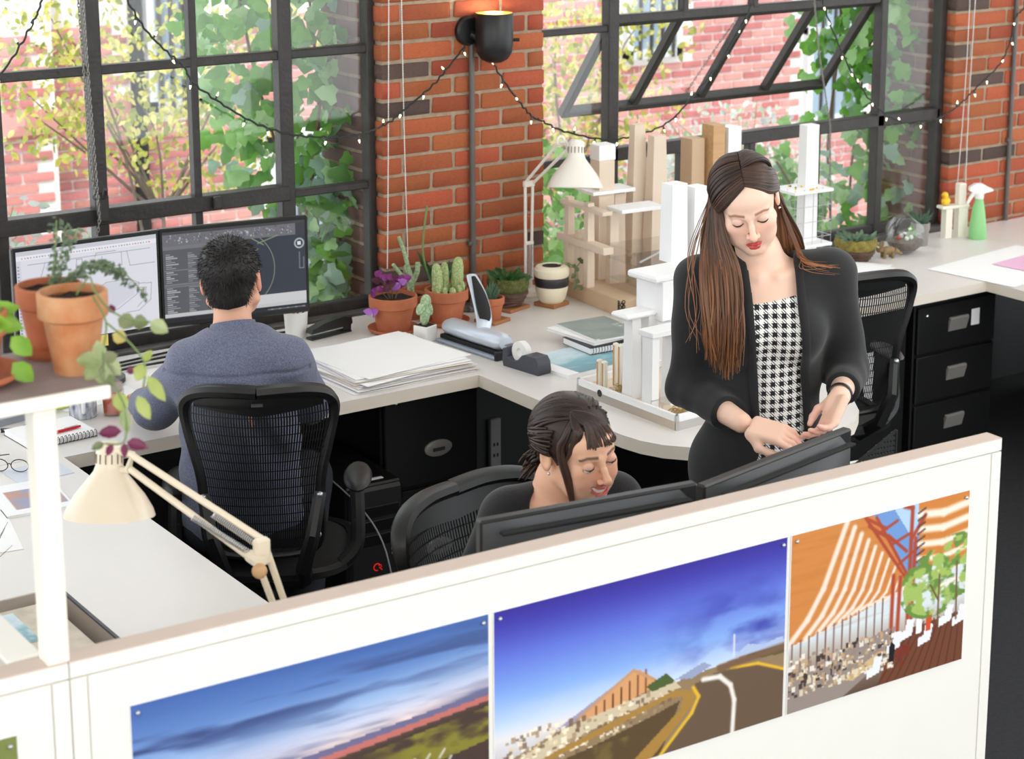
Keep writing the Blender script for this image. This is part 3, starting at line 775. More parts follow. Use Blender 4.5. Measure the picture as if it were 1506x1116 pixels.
# ------------------------------------------------------------------ monitors
def screen_plan():
    c = Canvas(230, 144, (226, 226, 236)); G = (120, 122, 132)
    c.rect(0, .95, 1, 1, (206, 206, 216)); c.rect(0, .90, 1, .95, (238, 238, 244)); c.rect(0, 0, .035, .9, (216, 216, 226))
    for k in range(46): c.rect(.04 + .02 * k, .915, .05 + .02 * k, .93, (150, 150, 170) if k % 3 else (206, 120, 110), .8)
    for k in range(22): c.rect(.01, .1 + .035 * k, .022, .115 + .035 * k, (120, 120, 150), .7)
    for p in ([(.08, .85), (.95, .86)], [(.2, .85), (.12, .5), (.06, .3)], [(.28, .84), (.2, .55)], [(.42, .84), (.40, .5), (.3, .3)], [(.2, .65), (.4, .66)], [(.22, .6), (.4, .61)],
              [(.42, .84), (.46, .84), (.45, .6)], [(.55, .84), (.56, .98 - .1), (.7, .88)], [(.6, .84), (.6, .72), (.74, .72), (.74, .86)], [(.78, .86), (.8, .7), (.98, .7)],
              [(.5, .45), (.62, .55), (.78, .56), (.86, .5), (.84, .38), (.7, .25), (.55, .22)], [(.8, .5), (.95, .48), (.94, .3), (.85, .2), (.76, .2)], [(.82, .45), (.91, .44), (.9, .32), (.84, .24)],
              [(.3, .3), (.2, .1)], [(.4, .5), (.5, .45)], [(.1, .3), (.4, .32)], [(.12, .5), (.3, .52)]): c.line(p, G, .0035, .6)
    c.poly([(.46, .42), (.62, .54), (.78, .55), (.84, .48), (.82, .38), (.68, .26), (.55, .24)], (206, 208, 220), .6)
    c.poly([(.06, .25), (.2, .6), (.4, .62), (.3, .28)], (212, 214, 226), .7)
    return c
def screen_dark():
    c = Canvas(240, 150, (54, 60, 72))
    c.rect(0, .97, 1, 1, (70, 70, 74)); c.rect(0, .84, .93, .97, (112, 112, 118)); c.rect(.93, .84, 1, .97, (60, 62, 70))
    c.dots(150, (.02, .86, .9, .95), .014, [(190, 190, 196), (86, 86, 92), (150, 160, 180)], 2, .8)
    c.rect(0, 0, .34, .84, (92, 94, 100)); c.rect(0, .8, .34, .84, (120, 120, 126)); c.rect(.30, .05, .34, .8, (84, 86, 92))
    for k in range(30):
        if k in (8, 15, 16): c.rect(.01, .74 - .022 * k, .3, .755 - .022 * k, (120, 122, 128)); continue
        c.rect(.02, .745 - .022 * k, .02 + .03 + .07 * ((k * 37) % 11) / 11, .755 - .022 * k, (170, 172, 178)); c.rect(.17, .745 - .022 * k, .17 + .03 + .06 * ((k * 23) % 7) / 7, .755 - .022 * k, (150, 152, 158))
    c.rect(.34, .10, 1, .20, (206, 206, 208)); c.rect(0, .06, 1, .10, (196, 198, 200)); c.rect(0, 0, 1, .055, (32, 34, 42))
    for k in range(30): c.rect(.72 + .009 * k, .02, .726 + .009 * k, .035, (180, 180, 190), .7)
    a = np.hypot((c.X - .50) * c.asp, c.Y - .50); c.blend(np.clip(1.6 - np.abs(a - .44) / .0035, 0, 1) * .8 * (c.X > .36) * (c.Y > .2) * (c.Y < .84), (160, 176, 150))
    for p in ([(.62, .84), (.70, .76)], [(.66, .78), (.80, .85)], [(.60, .66), (.66, .72)]): c.line(p, (140, 160, 120), .005)
    b = np.hypot((c.X - .955) * c.asp, c.Y - .74); c.blend(np.clip(1.6 - np.abs(b - .05) / .008, 0, 1), (180, 184, 190)); c.rect(.942, .72, .968, .76, (226, 228, 230))
    c.line([(.955, .64), (.955, .46), (.985, .46), (.985, .58)], (120, 124, 134), .006)
    return c
def monitor(label, loc, rz, w, h, z0, cv=None, back=False, tilt=0.0, foot=True):
    t = thing('monitor', label, 'monitor', loc, rz)
    T_ = Matrix.Translation((0, 0, z0)) @ Matrix.Rotation(tilt, 4, 'X')
    b = MB().box((-w / 2, -.012, 0), (w / 2, .012, h), .004, T_)
    b.build('bezel', m_blk, t)
    s_ = MB()
    P_ = [[(-w / 2 + .004 + (w - .008) * i / 12, .012 + .030 * (1 - abs(i / 6 - 1) ** 3) * (1 - abs(j / 4 - 1) ** 4), .006 + (h - .012) * j / 8) for i in range(13)] for j in range(9)]
    s_.grid(P_); s_.v = [tuple(T_ @ Vector(p)) for p in s_.v]; sh = s_.build('rear_shell', m_dgrey if back else m_blk, t)
    if back:
        MB().box((-w / 2 + .03, .028, h - .024), (w / 2 - .03, .044, h - .0175), .002, T_).build('vent_slot', m_blkm, sh)
        MB().lathe([(.017, -.002), (.019, -.001), (.019, .003), (.0165, .003), (.0165, -.002)], 24, T_ @ Matrix.Translation((0.0, .043, h - .062)) @ Matrix.Rotation(PI / 2, 4, 'X')).build('ring_logo', m_silver, sh)
    if cv: picture('screen', cv, w - .022, h - .026, m_screen, t, (0, 0, 0), T_ @ Matrix.Translation((-w / 2 + .011, -.0135, .015)))
    else: MB().box((-w / 2 + .011, -.0135, .015), (w / 2 - .011, -.0125, h - .011), 0, T_).build('screen', m_blkg, t)
    MB().box((-.03, .02, .012), (.03, .045, z0 + h * .55), .006).build('stand_neck', m_blk, t)
    MB().prism([(.11 * math.cos(a) * (1.0), .02 + .085 * math.sin(a)) for a in [2 * PI * k / 28 for k in range(28)]], 0, .014).build('stand_base', m_blk, t)
    return t
monitor('black monitor showing a pale line drawing of a floor plan', (2.146, 5.42, .745), 0, .462, .312, .142, screen_plan())
monitor('black monitor showing a dark drawing window with a thin green arc', (2.614, 5.385, .745), math.radians(-9.5), .478, .312, .142, screen_dark())
monitor('dark grey monitor seen from behind in front of the smiling seated person', (2.058, 2.772, .7375), math.radians(171.5), .46, .32, .142, None, True)
monitor('dark grey monitor seen from behind in front of the standing person', (2.552, 2.80, .7375), math.radians(191), .492, .32, .125, None, True)

# ------------------------------------------------------------------ mesh office chairs
def mesh_chair(label, loc, rz, wf=1.0, tilt=0.0, low=0.0):
    t = thing('office_chair', label, 'chair', loc, rz, 'black mesh swivel chairs')
    def bp(x, z): return (x * wf, -.20 - (z - .5) * (.20 + tilt) + 1.3 * x * x * max(.3, min(1, (z - .45) * 2)), z)
    half = [(0, 1.0), (.08, 1.003), (.15, .998), (.195, .982), (.218, .95), (.216, .90), (.198, .83), (.180, .76), (.172, .68), (.172, .61), (.165, .56), (.14, .535), (.08, .525), (0, .522)]
    lp = [bp(x, z) for x, z in half] + [bp(-x, z) for x, z in half[-2:0:-1]]
    n = len(lp); sm = smooth_path(lp + lp[:1], 4)[:-1]
    rr = [.015 + .010 * max(0, (p.z - .90) / .1) for p in sm]
    mb = MB().tube(sm + sm[:1], rr + rr[:1], 8, cap=False, flat=.75)
    bf = mb.build('back_frame', m_blk, t)
    # solid head band under the top rail
    MB().grid([[bp(-.19 + .38 * i / 12, .985 - (.035 + .02 * (1 - abs(i / 6 - 1))) * j / 3) for i in range(13)] for j in range(4)]).build('head_band', m_blk, t)
    MB().cbox((0, bp(0, .965)[1] - .004, .965), (.03, .006, .010), .002).build('badge', m_dgrey, t)
    # woven back: upright ribs
    def width(z):
        for (x0, z0), (x1, z1) in zip(half[3:], half[4:]):
            if z0 >= z >= z1 and z0 != z1: return x0 + (x1 - x0) * (z0 - z) / (z0 - z1)
        return half[3][0] if z > half[3][1] else .14
    ribs = MB(); N_ = 52
    for i in range(N_):
        u = (i + .5) / N_ * 2 - 1
        zt, zb = .955, .535
        for s_ in range(1):
            P_ = []
            for k in range(13):
                z = zb + (zt - zb) * k / 12; hw = width(z) - .006; x = u * hw; dx = hw / N_ * .62
                a, b = bp(x - dx, z), bp(x + dx, z); bow = .018 * (1 - u * u)
                P_.append([(a[0], a[1] - bow, a[2]), (b[0], b[1] - bow, b[2])])
            ribs.grid(P_)
    for k in range(16):
        z = .545 + .41 * k / 16; hw = width(z) - .004
        ribs.grid([[(bp(-hw + 2 * hw * i / 10, z + dz)[0], bp(-hw + 2 * hw * i / 10, z)[1] - .018 * (1 - (i / 5 - 1) ** 2) + .001, z + dz) for i in range(11)] for dz in (0, .003)])
    ribs.build('back_mesh', m_blk, t)
    for s in (-1, 1):
        MB().tube([bp(s * .172, .70), (s * .15 * wf, -.27, .60), (s * .12 * wf, -.25, .50), (s * .10, -.15, .43)], [.018, .02, .022, .024], 8).build('back_bracket', m_blk, t)
        MB().ball((s * .172 * wf, bp(.172, .70)[1] - .018, .70), .009, 8, 6).build('bolt', m_silver, t); MB().ball((s * .165 * wf, bp(.165, .585)[1] - .02, .585), .008, 8, 6).build('bolt', m_silver, t)
        arm = MB().tube(smooth_path([(s * .20, -.12, .46), (s * .24, -.10, .50), (s * .245, -.08, .58), (s * .243, -.06, .645)], 4), .02, 8).build('arm_post', m_blk, t)
        MB().ball((s * .245, -.01, .666), (.040, .115, .018), 16, 8).build('armrest_pad', m_blk, t)
        MB().box((s * .245 - .014, -.10, .51), (s * .245 + .014, -.075, .58), .006).build('lever', m_dgrey, arm)
    seat = [(0.225 * math.copysign(abs(math.cos(a)) ** .6, math.cos(a)), .03 + .225 * math.copysign(abs(math.sin(a)) ** .6, math.sin(a))) for a in [2 * PI * k / 32 for k in range(32)]]
    MB().tube([(x, y, .455 - .03 * max(0, y - .1) * 3) for x, y in seat + seat[:1]], .016, 6, cap=False).build('seat_frame', m_blk, t)
    MB().prism([(x * .97, y * .97) for x, y in seat], .435, .452).build('seat_mesh', m_blkm, t)
    MB().cbox((0, 0, .41), (.22, .26, .05), .015).build('tilt_mechanism', m_blk, t)
    MB().lathe([(.028, .10), (.028, .26), (.018, .26), (.018, .40), (0, .40)], 14).build('gas_column', m_blk, t)
    for k in range(5):
        a = 2 * PI * k / 5 + .3; c, s = math.cos(a), math.sin(a)
        leg = MB().tube([(c * .03, s * .03, .12), (c * .18, s * .18, .105), (c * .31, s * .31, .075)], [.028, .022, .014], 8, flat=.8).build('leg', m_blk, t)
        MB().lathe([(0, -.011), (.026, -.011), (.028, 0), (.026, .011), (0, .011)], 14, Matrix.Translation((c * .31, s * .31, .0285)) @ Matrix.Rotation(a, 4, 'Z') @ Matrix.Rotation(PI / 2, 4, 'X')).build('caster', m_blkm, leg)
    if low:
        for ch in children(t):
            if ch.name.split('.')[0] not in ('leg', 'gas_column'): ch.location.z -= low
    return t
mesh_chair('black mesh swivel chair under the person in the blue shirt', (2.30, 4.575, 0), math.radians(-31), .88)
mesh_chair('black mesh swivel chair behind the smiling seated person', (2.36, 3.27, 0), math.radians(-166), 1.12, .08, .07)
mesh_chair('empty black mesh swivel chair beside the standing person at corner worktop', (4.36, 4.60, 0), math.radians(-22), 1.05)

# ------------------------------------------------------------------ lamps
m_lamp = mat('lamp_enamel_cream', (230, 216, 192), 0.32, var=0.03, coat=.3)
m_lampw = mat('lamp_enamel_white', (238, 234, 224), 0.32, coat=.3)
m_bulb = mat('bulb_glow', (255, 250, 235), 0.4, emit=(255, 240, 210), estr=2.5)
def shade(parent, top, rim, r, m, neck=.30):
    top = Vector(top); rim = Vector(rim); ax = rim - top; h = ax.length
    Q = Matrix.Translation(top) @ Vector((0, 0, 1)).rotation_difference(ax.normalized()).to_matrix().to_4x4()
    rn = r * neck
    pr_ = [(0, -.004), (rn * .6, -.004), (rn * .95, .006), (rn, h * .30), (rn * 1.15, h * .38), (rn * 1.75, h * .52), (r * .78, h * .72), (r * .95, h * .90), (r, h), (r * .985, h), (r * .93, h * .9), (r * .76, h * .73), (rn * 1.7, h * .54), (rn * 1.05, h * .40), (0, h * .38)]
    sh = MB().lathe(pr_, 40, Q).build('lamp_shade', m, parent, 50)
    sl = MB()
    for k in range(14):
        a = 2 * PI * k / 14
        sl.cbox((rn * .995, 0, h * .20), (.0022, rn * .09, h * .13), 0, Q @ Matrix.Rotation(a, 4, 'Z'))
    sl.build('vent_slot', mat('slot_brown', (120, 108, 92), .6), sh)
    MB().ball((0, 0, h * .62), (r * .34, r * .34, r * .40), 14, 10, Q).build('bulb', mat('bulb_white', (248, 246, 240), .4), parent)
    return sh
def spring(parent, a, b, r=.005, m=None):
    a = Vector(a); b = Vector(b); d = b - a; u = d.orthogonal().normalized(); v = d.normalized().cross(u); n = int(d.length / .004)
    MB().tube([a + d * (k / (n * 5)) + (u * math.cos(2 * PI * k / 5) + v * math.sin(2 * PI * k / 5)) * r for k in range(n * 5 + 1)], .0013, 4).build('spring', m or m_chrome, parent)
def off(p, d): return tuple(p[i] + d[i] for i in range(3))
t = thing('clamp_lamp', 'cream articulated clamp lamp leaning over the side desk', 'lamp', (1.60, 3.0, .745))
L0 = Vector(t.location)
def lw(*p): return tuple(Vector(p) - L0)
shade(t, lw(1.319, 3.264, 1.318), lw(1.304, 3.245, 1.186), .084, m_lamp)
MB().tube([lw(1.343, 3.222, 1.303), lw(1.49, 2.992, 1.178)], .0065, 8).build('upper_arm_rod', m_lamp, t)
MB().tube([lw(1.337, 3.218, 1.278), lw(1.474, 2.990, 1.140)], .0065, 8).build('upper_arm_rod', m_lamp, t)
MB().tube([lw(1.318, 3.25, 1.31), lw(1.345, 3.222, 1.303), lw(1.335, 3.22, 1.276), lw(1.322, 3.245, 1.272)], .008, 8).build('swivel_bracket', m_lamp, t)
MB().box(lw(1.468, 2.975, 1.135), lw(1.498, 2.993, 1.185), .004).tube([lw(1.468, 2.96, 1.15), lw(1.468, 3.0, 1.15)], .012, 10).build('elbow_bracket', m_lamp, t)
MB().ball(lw(1.463, 2.955, 1.137), .014, 12, 8).build('tension_knob', m_pine, t)
spring(t, lw(1.43, 3.07, 1.215), lw(1.485, 2.985, 1.165)); spring(t, lw(1.40, 3.09, 1.21), lw(1.474, 2.985, 1.15), .0055)
for q in ((1.492, 2.985, 1.165), (1.474, 2.978, 1.135)):
    MB().tube([lw(*q), lw(q[0] + .108, q[1] - .035 + .03, .80)], .0065, 8).build('lower_arm_rod', m_lamp, t)
MB().box((-.025, -.03, .0), (.025, .03, .06), .006).build('clamp', m_lamp, t)

t = thing('desk_lamp', 'white articulated desk lamp standing beside the brick pier', 'lamp', (3.86, 5.575, .745))
L0 = Vector(t.location)
MB().lathe([(0, 0), (.07, 0), (.072, .008), (.06, .02), (.015, .026), (.015, .06), (0, .06)], 28).build('base', m_lampw, t)
for q0, q1 in (((3.845, 5.57, .80), (3.842, 5.568, 1.15)), ((3.872, 5.575, .80), (3.874, 5.568, 1.145))):
    MB().tube([lw(*q0), lw(*q1)], .0055, 8).build('lower_arm_rod', m_lampw, t)
spring(t, lw(3.851, 5.56, .80), lw(3.851, 5.56, .93), .005); spring(t, lw(3.866, 5.56, .80), lw(3.866, 5.56, .93), .005)
MB().cbox(lw(3.858, 5.567, .935), (.036, .01, .012), .002).cbox(lw(3.858, 5.568, 1.15), (.045, .016, .022), .003).build('elbow_bracket', m_lampw, t)
for q0, q1 in (((3.846, 5.567, 1.16), (3.902, 5.45, 1.308)), ((3.872, 5.567, 1.148), (3.925, 5.43, 1.285))):
    MB().tube([lw(*q0), lw(*q1)], .0055, 8).build('upper_arm_rod', m_lampw, t)
MB().tube([lw(3.90, 5.452, 1.31), lw(3.915, 5.425, 1.315), lw(3.926, 5.428, 1.288)], .007, 8).lathe([(.012, -.002), (.02, -.002), (.02, .002), (.012, .002), (.012, -.002)], 16, Matrix.Translation(lw(3.905, 5.44, 1.318)) @ Matrix.Rotation(PI / 2, 4, 'X')).build('swivel_bracket', m_lampw, t)
shade(t, lw(3.927, 5.378, 1.325), lw(3.904, 5.352, 1.165), .098, m_lampw)

t = thing('wall_sconce', 'black cylinder uplight sconce fixed to the brick pier', 'lamp', (3.665, YF, 1.697))
L0 = Vector(t.location)
MB().lathe([(0, 0), (.052, 0), (.052, .018), (.045, .024), (0, .024)], 32, Matrix.Rotation(PI / 2, 4, 'X')).build('wall_plate', m_blk, t)
MB().tube([(0.0, -.02, -.01), (.012, -.025, -.015), (.02, -.03, -.02)], .014, 10).build('bracket_arm', m_blk, t)
sc = Vector((3.727, 5.588, 1.672)) - L0
bodyp = [(0, -.085), (.025, -.082), (.047, -.07), (.061, -.048), (.066, -.02), (.066, .088), (.064, .090)]
MB().lathe(bodyp, 40, Matrix.Translation(sc)).build('cylinder_body', m_blk, t, 50)
MB().lathe([(.0655, .090), (.062, .088), (.058, .04), (.02, .03), (0, .03)], 36, Matrix.Translation(sc)).build('reflector', mat('brass_inside', (214, 172, 96), .3, metal=.7), t, 50)
MB().ball(sc + Vector((0, 0, .058)), (.034, .034, .022), 16, 8).build('bulb', m_bulb, t)
MB().tube([sc + Vector((.06, -.03, -.005)), sc + Vector((.078, -.04, -.005))], .006, 8).build('knob', m_blk, t)
pl = bpy.data.lights.new('sconce_glow', 'POINT'); pl.energy = 0.9; pl.color = (1, .85, .62); pl.shadow_soft_size = .03
plo = obj('sconce_glow', pl, t); plo.location = sc + Vector((0, 0, .095))

# ------------------------------------------------------------------ conduits, cords, chains, string lights
m_pipe = mat('conduit_grey', (106, 100, 96), 0.5, metal=.3, var=.2)
for nm, x, z0, z1, lb in (('conduit', 3.675, .748, 1.66, 'grey metal conduit running down the brick pier from the sconce'), ('conduit', 6.457, .683, 2.4, 'grey metal conduit on the brick wall behind the spray bottle')):
    t = thing(nm, lb, 'pipe', (x, YF - .012, z0))
    MB().tube([(0, 0, 0), (0, 0, z1 - z0)], .0105, 10).build('pipe', m_pipe, t)
    zc = (.935 if x < 5 else 1.03) - z0
    MB().box((-.02, -.006, zc), (.02, .012, zc + .016), .003).tube([(-.016, -.01, zc + .008), (-.016, .0, zc + .008)], .005).build('strap', m_pipe, t)
m_bead = mat('bead_white', (232, 230, 226), .4)
def bead_cord(label, pts, grp):
    t = thing('bead_cord', label, 'cord', pts[0], group=grp); b0 = Vector(pts[0])
    sp = smooth_path([Vector(p) - b0 for p in pts], 4)
    MB().tube(sp, .0012, 5).build('cord', m_bead, t)
    tot = sum((b - a).length for a, b in zip(sp, sp[1:])); n = int(tot / .008)
    Ms = []; acc = 0; k = 0
    for a, b in zip(sp, sp[1:]):
        L_ = (b - a).length
        while k * .008 < acc + L_: Ms.append(Matrix.Translation(a + (b - a) * ((k * .008 - acc) / L_))); k += 1
        acc += L_
    q = MB().ball((0, 0, 0), .0026, 6, 4); o = obj('beads', scatter_mesh('beads', q.v, q.f, Ms, m_bead), t); o['kind'] = 'stuff'
    return t
bead_cord('thin white bead cord hanging on the brick pier into the oxalis pot', [(3.322, 5.652, .90), (3.334, 5.653, 1.3), (3.352, 5.653, 2.1)], 'white bead cords on the brick pier')
bead_cord('white bead cord on the brick pier beside the conduit', [(3.405, 5.652, .93), (3.398, 5.653, 1.4), (3.395, 5.653, 2.1)], 'white bead cords on the brick pier')
bead_cord('thin white bead cord against the far brick wall above the duck', [(6.143, 5.652, .885), (6.165, 5.653, 1.4), (6.163, 5.653, 2.1)], 'white bead cords on the far brick wall')
bead_cord('thicker white bead cord hanging behind the spray bottle', [(6.196, 5.652, .70), (6.19, 5.652, 1.26), (6.21, 5.653, 2.1)], 'white bead cords on the far brick wall')
def chain(label, pts, r=.006, m=None):
    t = thing('window_chain', label, 'chain', pts[-1]); b0 = Vector(pts[-1])
    sp = [Vector(p) - b0 for p in pts]; Ms = []; flip = 0
    for a, b in zip(sp, sp[1:]):
        d = b - a; n = max(1, int(d.length / (r * 2.1)))
        for k in range(n):
            p = a + d * ((k + .5) / n); q = d.to_track_quat('Z', 'X').to_matrix().to_4x4()
            Ms.append(Matrix.Translation(p) @ q @ Matrix.Rotation(flip * PI / 2, 4, 'Z')); flip ^= 1
    lk = MB().tube([(r * .62 * math.cos(a), 0, r * 1.5 * math.sin(a)) for a in [2 * PI * k / 8 for k in range(9)]], r * .26, 5, cap=False)
    o = obj('links', scatter_mesh('links', lk.v, lk.f, Ms, m or mat('chain_steel', (150, 146, 140), .4, metal=.8), smooth=True), t); o['kind'] = 'stuff'
    MB().lathe([(r * 1.2, -.001), (r * 1.6, 0), (r * 1.2, .001), (r * 1.2, -.001)], 12, Matrix.Rotation(PI / 2, 4, 'X')).build('end_ring', m_steel, t)
    return t
chain('steel chain hanging in front of the window above the pale screen', [(2.25, 5.66, 2.1), (2.262, 5.66, 1.76), (2.272, 5.66, 1.36), (2.282, 5.66, 1.27)])
chain('doubled steel chain dangling past the transom latch', [(2.262, 5.652, 2.1), (2.276, 5.652, 1.6), (2.288, 5.652, 1.2), (2.27, 5.66, 1.08)])
chain('steel chain slanting down to the opened vent sash', [(5.17, 5.80, 1.80), (5.02, 5.9, 1.55), (4.93, 6.0, 1.34)])
chain('steel chain hanging straight in front of the ivy window', [(5.24, 5.66, 2.0), (5.324, 5.66, 1.493), (5.396, 5.66, 1.2), (5.411, 5.66, .86)])
m_wire = mat('wire_dark_green', (28, 36, 32), .5); m_led = mat('bulb_small', (255, 246, 225), .3, emit=(255, 232, 190), estr=3.0)
m_sock = mat('bulb_socket', (40, 60, 54), .4)
def string_lights(label, pts):
    t = thing('string_lights', label, 'string lights', pts[0]); b0 = Vector(pts[0])
    sp = smooth_path([Vector(p) - b0 for p in pts], 8)
    wob = [p + Vector((math.sin(i * 1.9) * .003, 0, math.cos(i * 2.3) * .003)) for i, p in enumerate(sp)]
    MB().tube(wob, .0035, 6).build('wire', m_wire, t)
    acc = 0; nxt = .05; k = 0
    for a, b in zip(wob, wob[1:]):
        acc += (b - a).length
        if acc > nxt:
            nxt += random.uniform(.085, .125); k += 1
            d = Vector((random.uniform(-.7, .7), random.uniform(-.4, 0), (-1 if k % 3 else .6))).normalized()
            s_ = MB().tube([b, b + d * .014], .0036, 6).build('socket', m_sock, t)
            MB().tube([b + d * .011, b + d * .016, b + d * .022, b + d * .027], [.0030, .0037, .0026, .0005], 6).build('bulb', m_led, s_)
    return t
string_lights('dark string of small lights curving out of the window corner above pale screen', [(2.17, 5.66, 1.98), (2.144, 5.66, 1.889), (2.116, 5.66, 1.83), (2.051, 5.66, 1.732), (1.98, 5.66, 1.65)])
string_lights('dark string of small lights swooping from window to the wall sconce', [(2.37, 5.66, 1.96), (2.416, 5.66, 1.874), (2.474, 5.66, 1.776), (2.539, 5.66, 1.707), (2.595, 5.66, 1.654), (2.628, 5.66, 1.599), (2.731, 5.66, 1.518), (2.85, 5.66, 1.445), (2.973, 5.66, 1.399), (3.1, 5.65, 1.38), (3.2, 5.64, 1.377), (3.257, 5.63, 1.390), (3.327, 5.63, 1.412), (3.408, 5.63, 1.463), (3.504, 5.63, 1.525), (3.574, 5.63, 1.59), (3.638, 5.635, 1.649)])
string_lights('dark string of small lights draped from sconce across the vent window', [(3.70, 5.64, 1.64), (3.739, 5.63, 1.594), (3.799, 5.63, 1.508), (3.865, 5.63, 1.43), (3.915, 5.63, 1.377), (3.955, 5.63, 1.359), (4.078, 5.66, 1.304), (4.264, 5.66, 1.256), (4.422, 5.66, 1.258), (4.568, 5.66, 1.296), (4.682, 5.66, 1.384), (4.813, 5.66, 1.504), (4.912, 5.66, 1.628), (4.971, 5.66, 1.728), (5.02, 5.66, 1.85)])
string_lights('dark string of small lights rising across the far brick wall', [(5.28, 5.66, 1.83), (5.333, 5.66, 1.708), (5.393, 5.66, 1.583), (5.514, 5.66, 1.396), (5.655, 5.66, 1.251), (5.815, 5.66, 1.174), (5.935, 5.65, 1.168), (6.01, 5.63, 1.187), (6.103, 5.63, 1.223), (6.222, 5.63, 1.3), (6.342, 5.63, 1.378), (6.40, 5.63, 1.47), (6.43, 5.63, 1.574), (6.48, 5.63, 1.616), (6.56, 5.63, 1.75)])

# ------------------------------------------------------------------ below the worktops
def drawer_unit(label, loc, w, d, h, n, rz=0.0, oval=False):
    t = thing('file_cabinet', label, 'cabinet', loc, rz)
    MB().box((-w / 2, 0, 0), (w / 2, d, h), .004).build('body', m_cab, t)
    dh = (h - .04) / n
    for k in range(n):
        z = .02 + k * dh
        dr = MB().box((-w / 2 + .008, -.016, z + .005), (w / 2 - .008, 0, z + dh - .005), .004).build('drawer', m_cab, t)
        if oval:
            MB().lathe([(.0, -.004), (.035, -.004), (.044, 0), (.044, .006), (.036, .008), (0, .006)], 28, Matrix.Translation((.02, -.017, z + dh * .36)) @ Matrix.Rotation(PI / 2, 4, 'X') @ Matrix.Diagonal((1.15, .62, 1, 1))).build('handle', mat('handle_steel', (168, 164, 160), .35, metal=.35), dr)
            MB().cbox((.02, -.026, z + dh * .35), (.045, .004, .012), .002).build('handle_recess', m_dgrey, dr)
        else:
            hb = MB().box((-.05, -.03, z + dh * .62), (.05, -.016, z + dh * .62 + .012), .003); hb.prism([(-.016, z + dh * .62), (-.03, z + dh * .62 + .005), (-.016, z + dh * .62 - .045)], -.05, .05, Matrix(((0, 0, 1, 0), (1, 0, 0, 0), (0, 1, 0, 0), (0, 0, 0, 1))))
            hb.build('handle', mat('handle_steel', (168, 164, 160), .35, metal=.35), dr)
            if k == n - 1: MB().box((.075, -.0175, z + dh * .42), (.12, -.0165, z + dh * .75)).build('paper_label', m_paper, dr)
    MB().ball((-w / 2 + .05, -.018, h - .06), (.008, .006, .008), 10, 6).build('lock', m_chrome, t)
    return t
drawer_unit('black three drawer file cabinet with silver pulls under corner worktop', (5.475, 5.02, 0), .44, .5, .625, 3)
drawer_unit('black cabinet with oval silver pulls beneath the paper pile', (3.10, 5.03, 0), .36, .5, .70, 2, oval=True)
drawer_unit('plain black cabinet under corner worktop behind the empty chair', (4.93, 5.04, 0), .60, .5, .63, 1)
for x0, x1, y, z1, lb in ((.9, 2.78, 5.55, .70, 'black board standing in for shade below the window worktop behind blue shirt'), (3.30, 4.62, 5.50, .70, 'black board standing in for shade below the worktop beside the peninsula')):
    t = thing('under_desk_board', lb, 'panel', (x0, y, 0)); MB().box((0, 0, 0), (x1 - x0, .02, z1), .002).build('board', m_cab, t)  # added black boards stand in for the shade under the worktop
t = thing('under_desk_board', 'black end panel standing below the rounded peninsula', 'panel', (3.6, 4.1, 0))
MB().box((-.012, 0, 0), (.012, 1.0, .70), .002).build('board', m_cab, t); MB().box((-.2, -.02, 0), (.2, 0, .70), .002).build('board', m_cab, t)
for x, y, lb in ((1.05, 3.0, 'black end panel under the side desk near partition'), (1.05, 4.75, 'black end panel under the side desk near window')):
    t = thing('under_desk_board', lb, 'panel', (x, y, 0)); MB().box((-.05, 0, 0), (.7, .02, .70), .002).build('board', m_cab, t)
t = thing('under_desk_board', 'black board standing in for shade under the corner worktop return', 'panel', (6.4, 3.0, 0)); MB().box((0, 0, 0), (.02, 2.4, .64), .002).build('board', m_cab, t)  # board added to darken the space under the return
t = thing('under_desk_board', 'black support panel under the monitor desk by partition', 'panel', (1.95, 2.76, 0)); MB().box((0, 0, 0), (.02, .26, .695), .002).build('board', m_cab, t); MB().box((.9, -.02, 0), (.92, .22, .695), .002).build('board', m_cab, t)
t = thing('under_desk_board', 'black board standing in for shade below the corner worktop beside file cabinet', 'panel', (5.72, 5.56, 0)); MB().box((0, 0, 0), (1.4, .02, .64), .002).build('board', m_cab, t)  # added black sheet hides the wall where under-desk shade falls
t = thing('power_strip', 'grey outlet panel pair mounted below the peninsula', 'outlet', (3.49, 5.478, .10))
for dx, w_ in ((0, .075), (.14, .045)): MB().box((dx, 0, 0), (dx + w_, .02, .24), .003).build('outlet_box', mat('outlet_grey', (120, 120, 118), .6), t)
for dz in (.1, .14): MB().box((.152, -.002, dz), (.158, 0, dz + .012)).box((.166, -.002, dz), (.172, 0, dz + .012)).build('socket', m_blkm, t)
t = thing('computer_tower', 'black computer tower with red logo standing below the worktop', 'computer', (2.795, 4.86, 0), math.radians(-3))
MB().box((-.095, 0, .012), (.095, .44, .46), .006).build('case', m_cab, t)
MB().box((-.092, -.02, .015), (.092, 0, .455), .01).build('front_panel', m_blk, t)
for k in range(3): MB().box((-.075, -.0225, .36 - k * .045), (.075, -.02, .395 - k * .045), .002).build('drive_bay', m_blkg, t)
for k in range(5): MB().tube([(-.06 + .12 * i / 8, -.022 - .01 * math.sin(PI * i / 8), .05 + k * .022 - .012 * math.sin(PI * i / 8)) for i in range(9)], .003, 6).build('vent_ridge', m_dgrey, t)
mred = mat('logo_red', (206, 30, 24), .4, emit=(220, 30, 20), estr=.4)
MB().tube([(-.004 + .011 * math.cos(a), -.022, .20 + .011 * math.sin(a)) for a in [.7 + k * .35 for k in range(13)]], .002, 6).tube([(.001, -.022, .205), (.010, -.022, .205), (.012, -.022, .199), (.003, -.022, .198), (.013, -.022, .189)], .0018, 6).build('red_logo', mred, t)
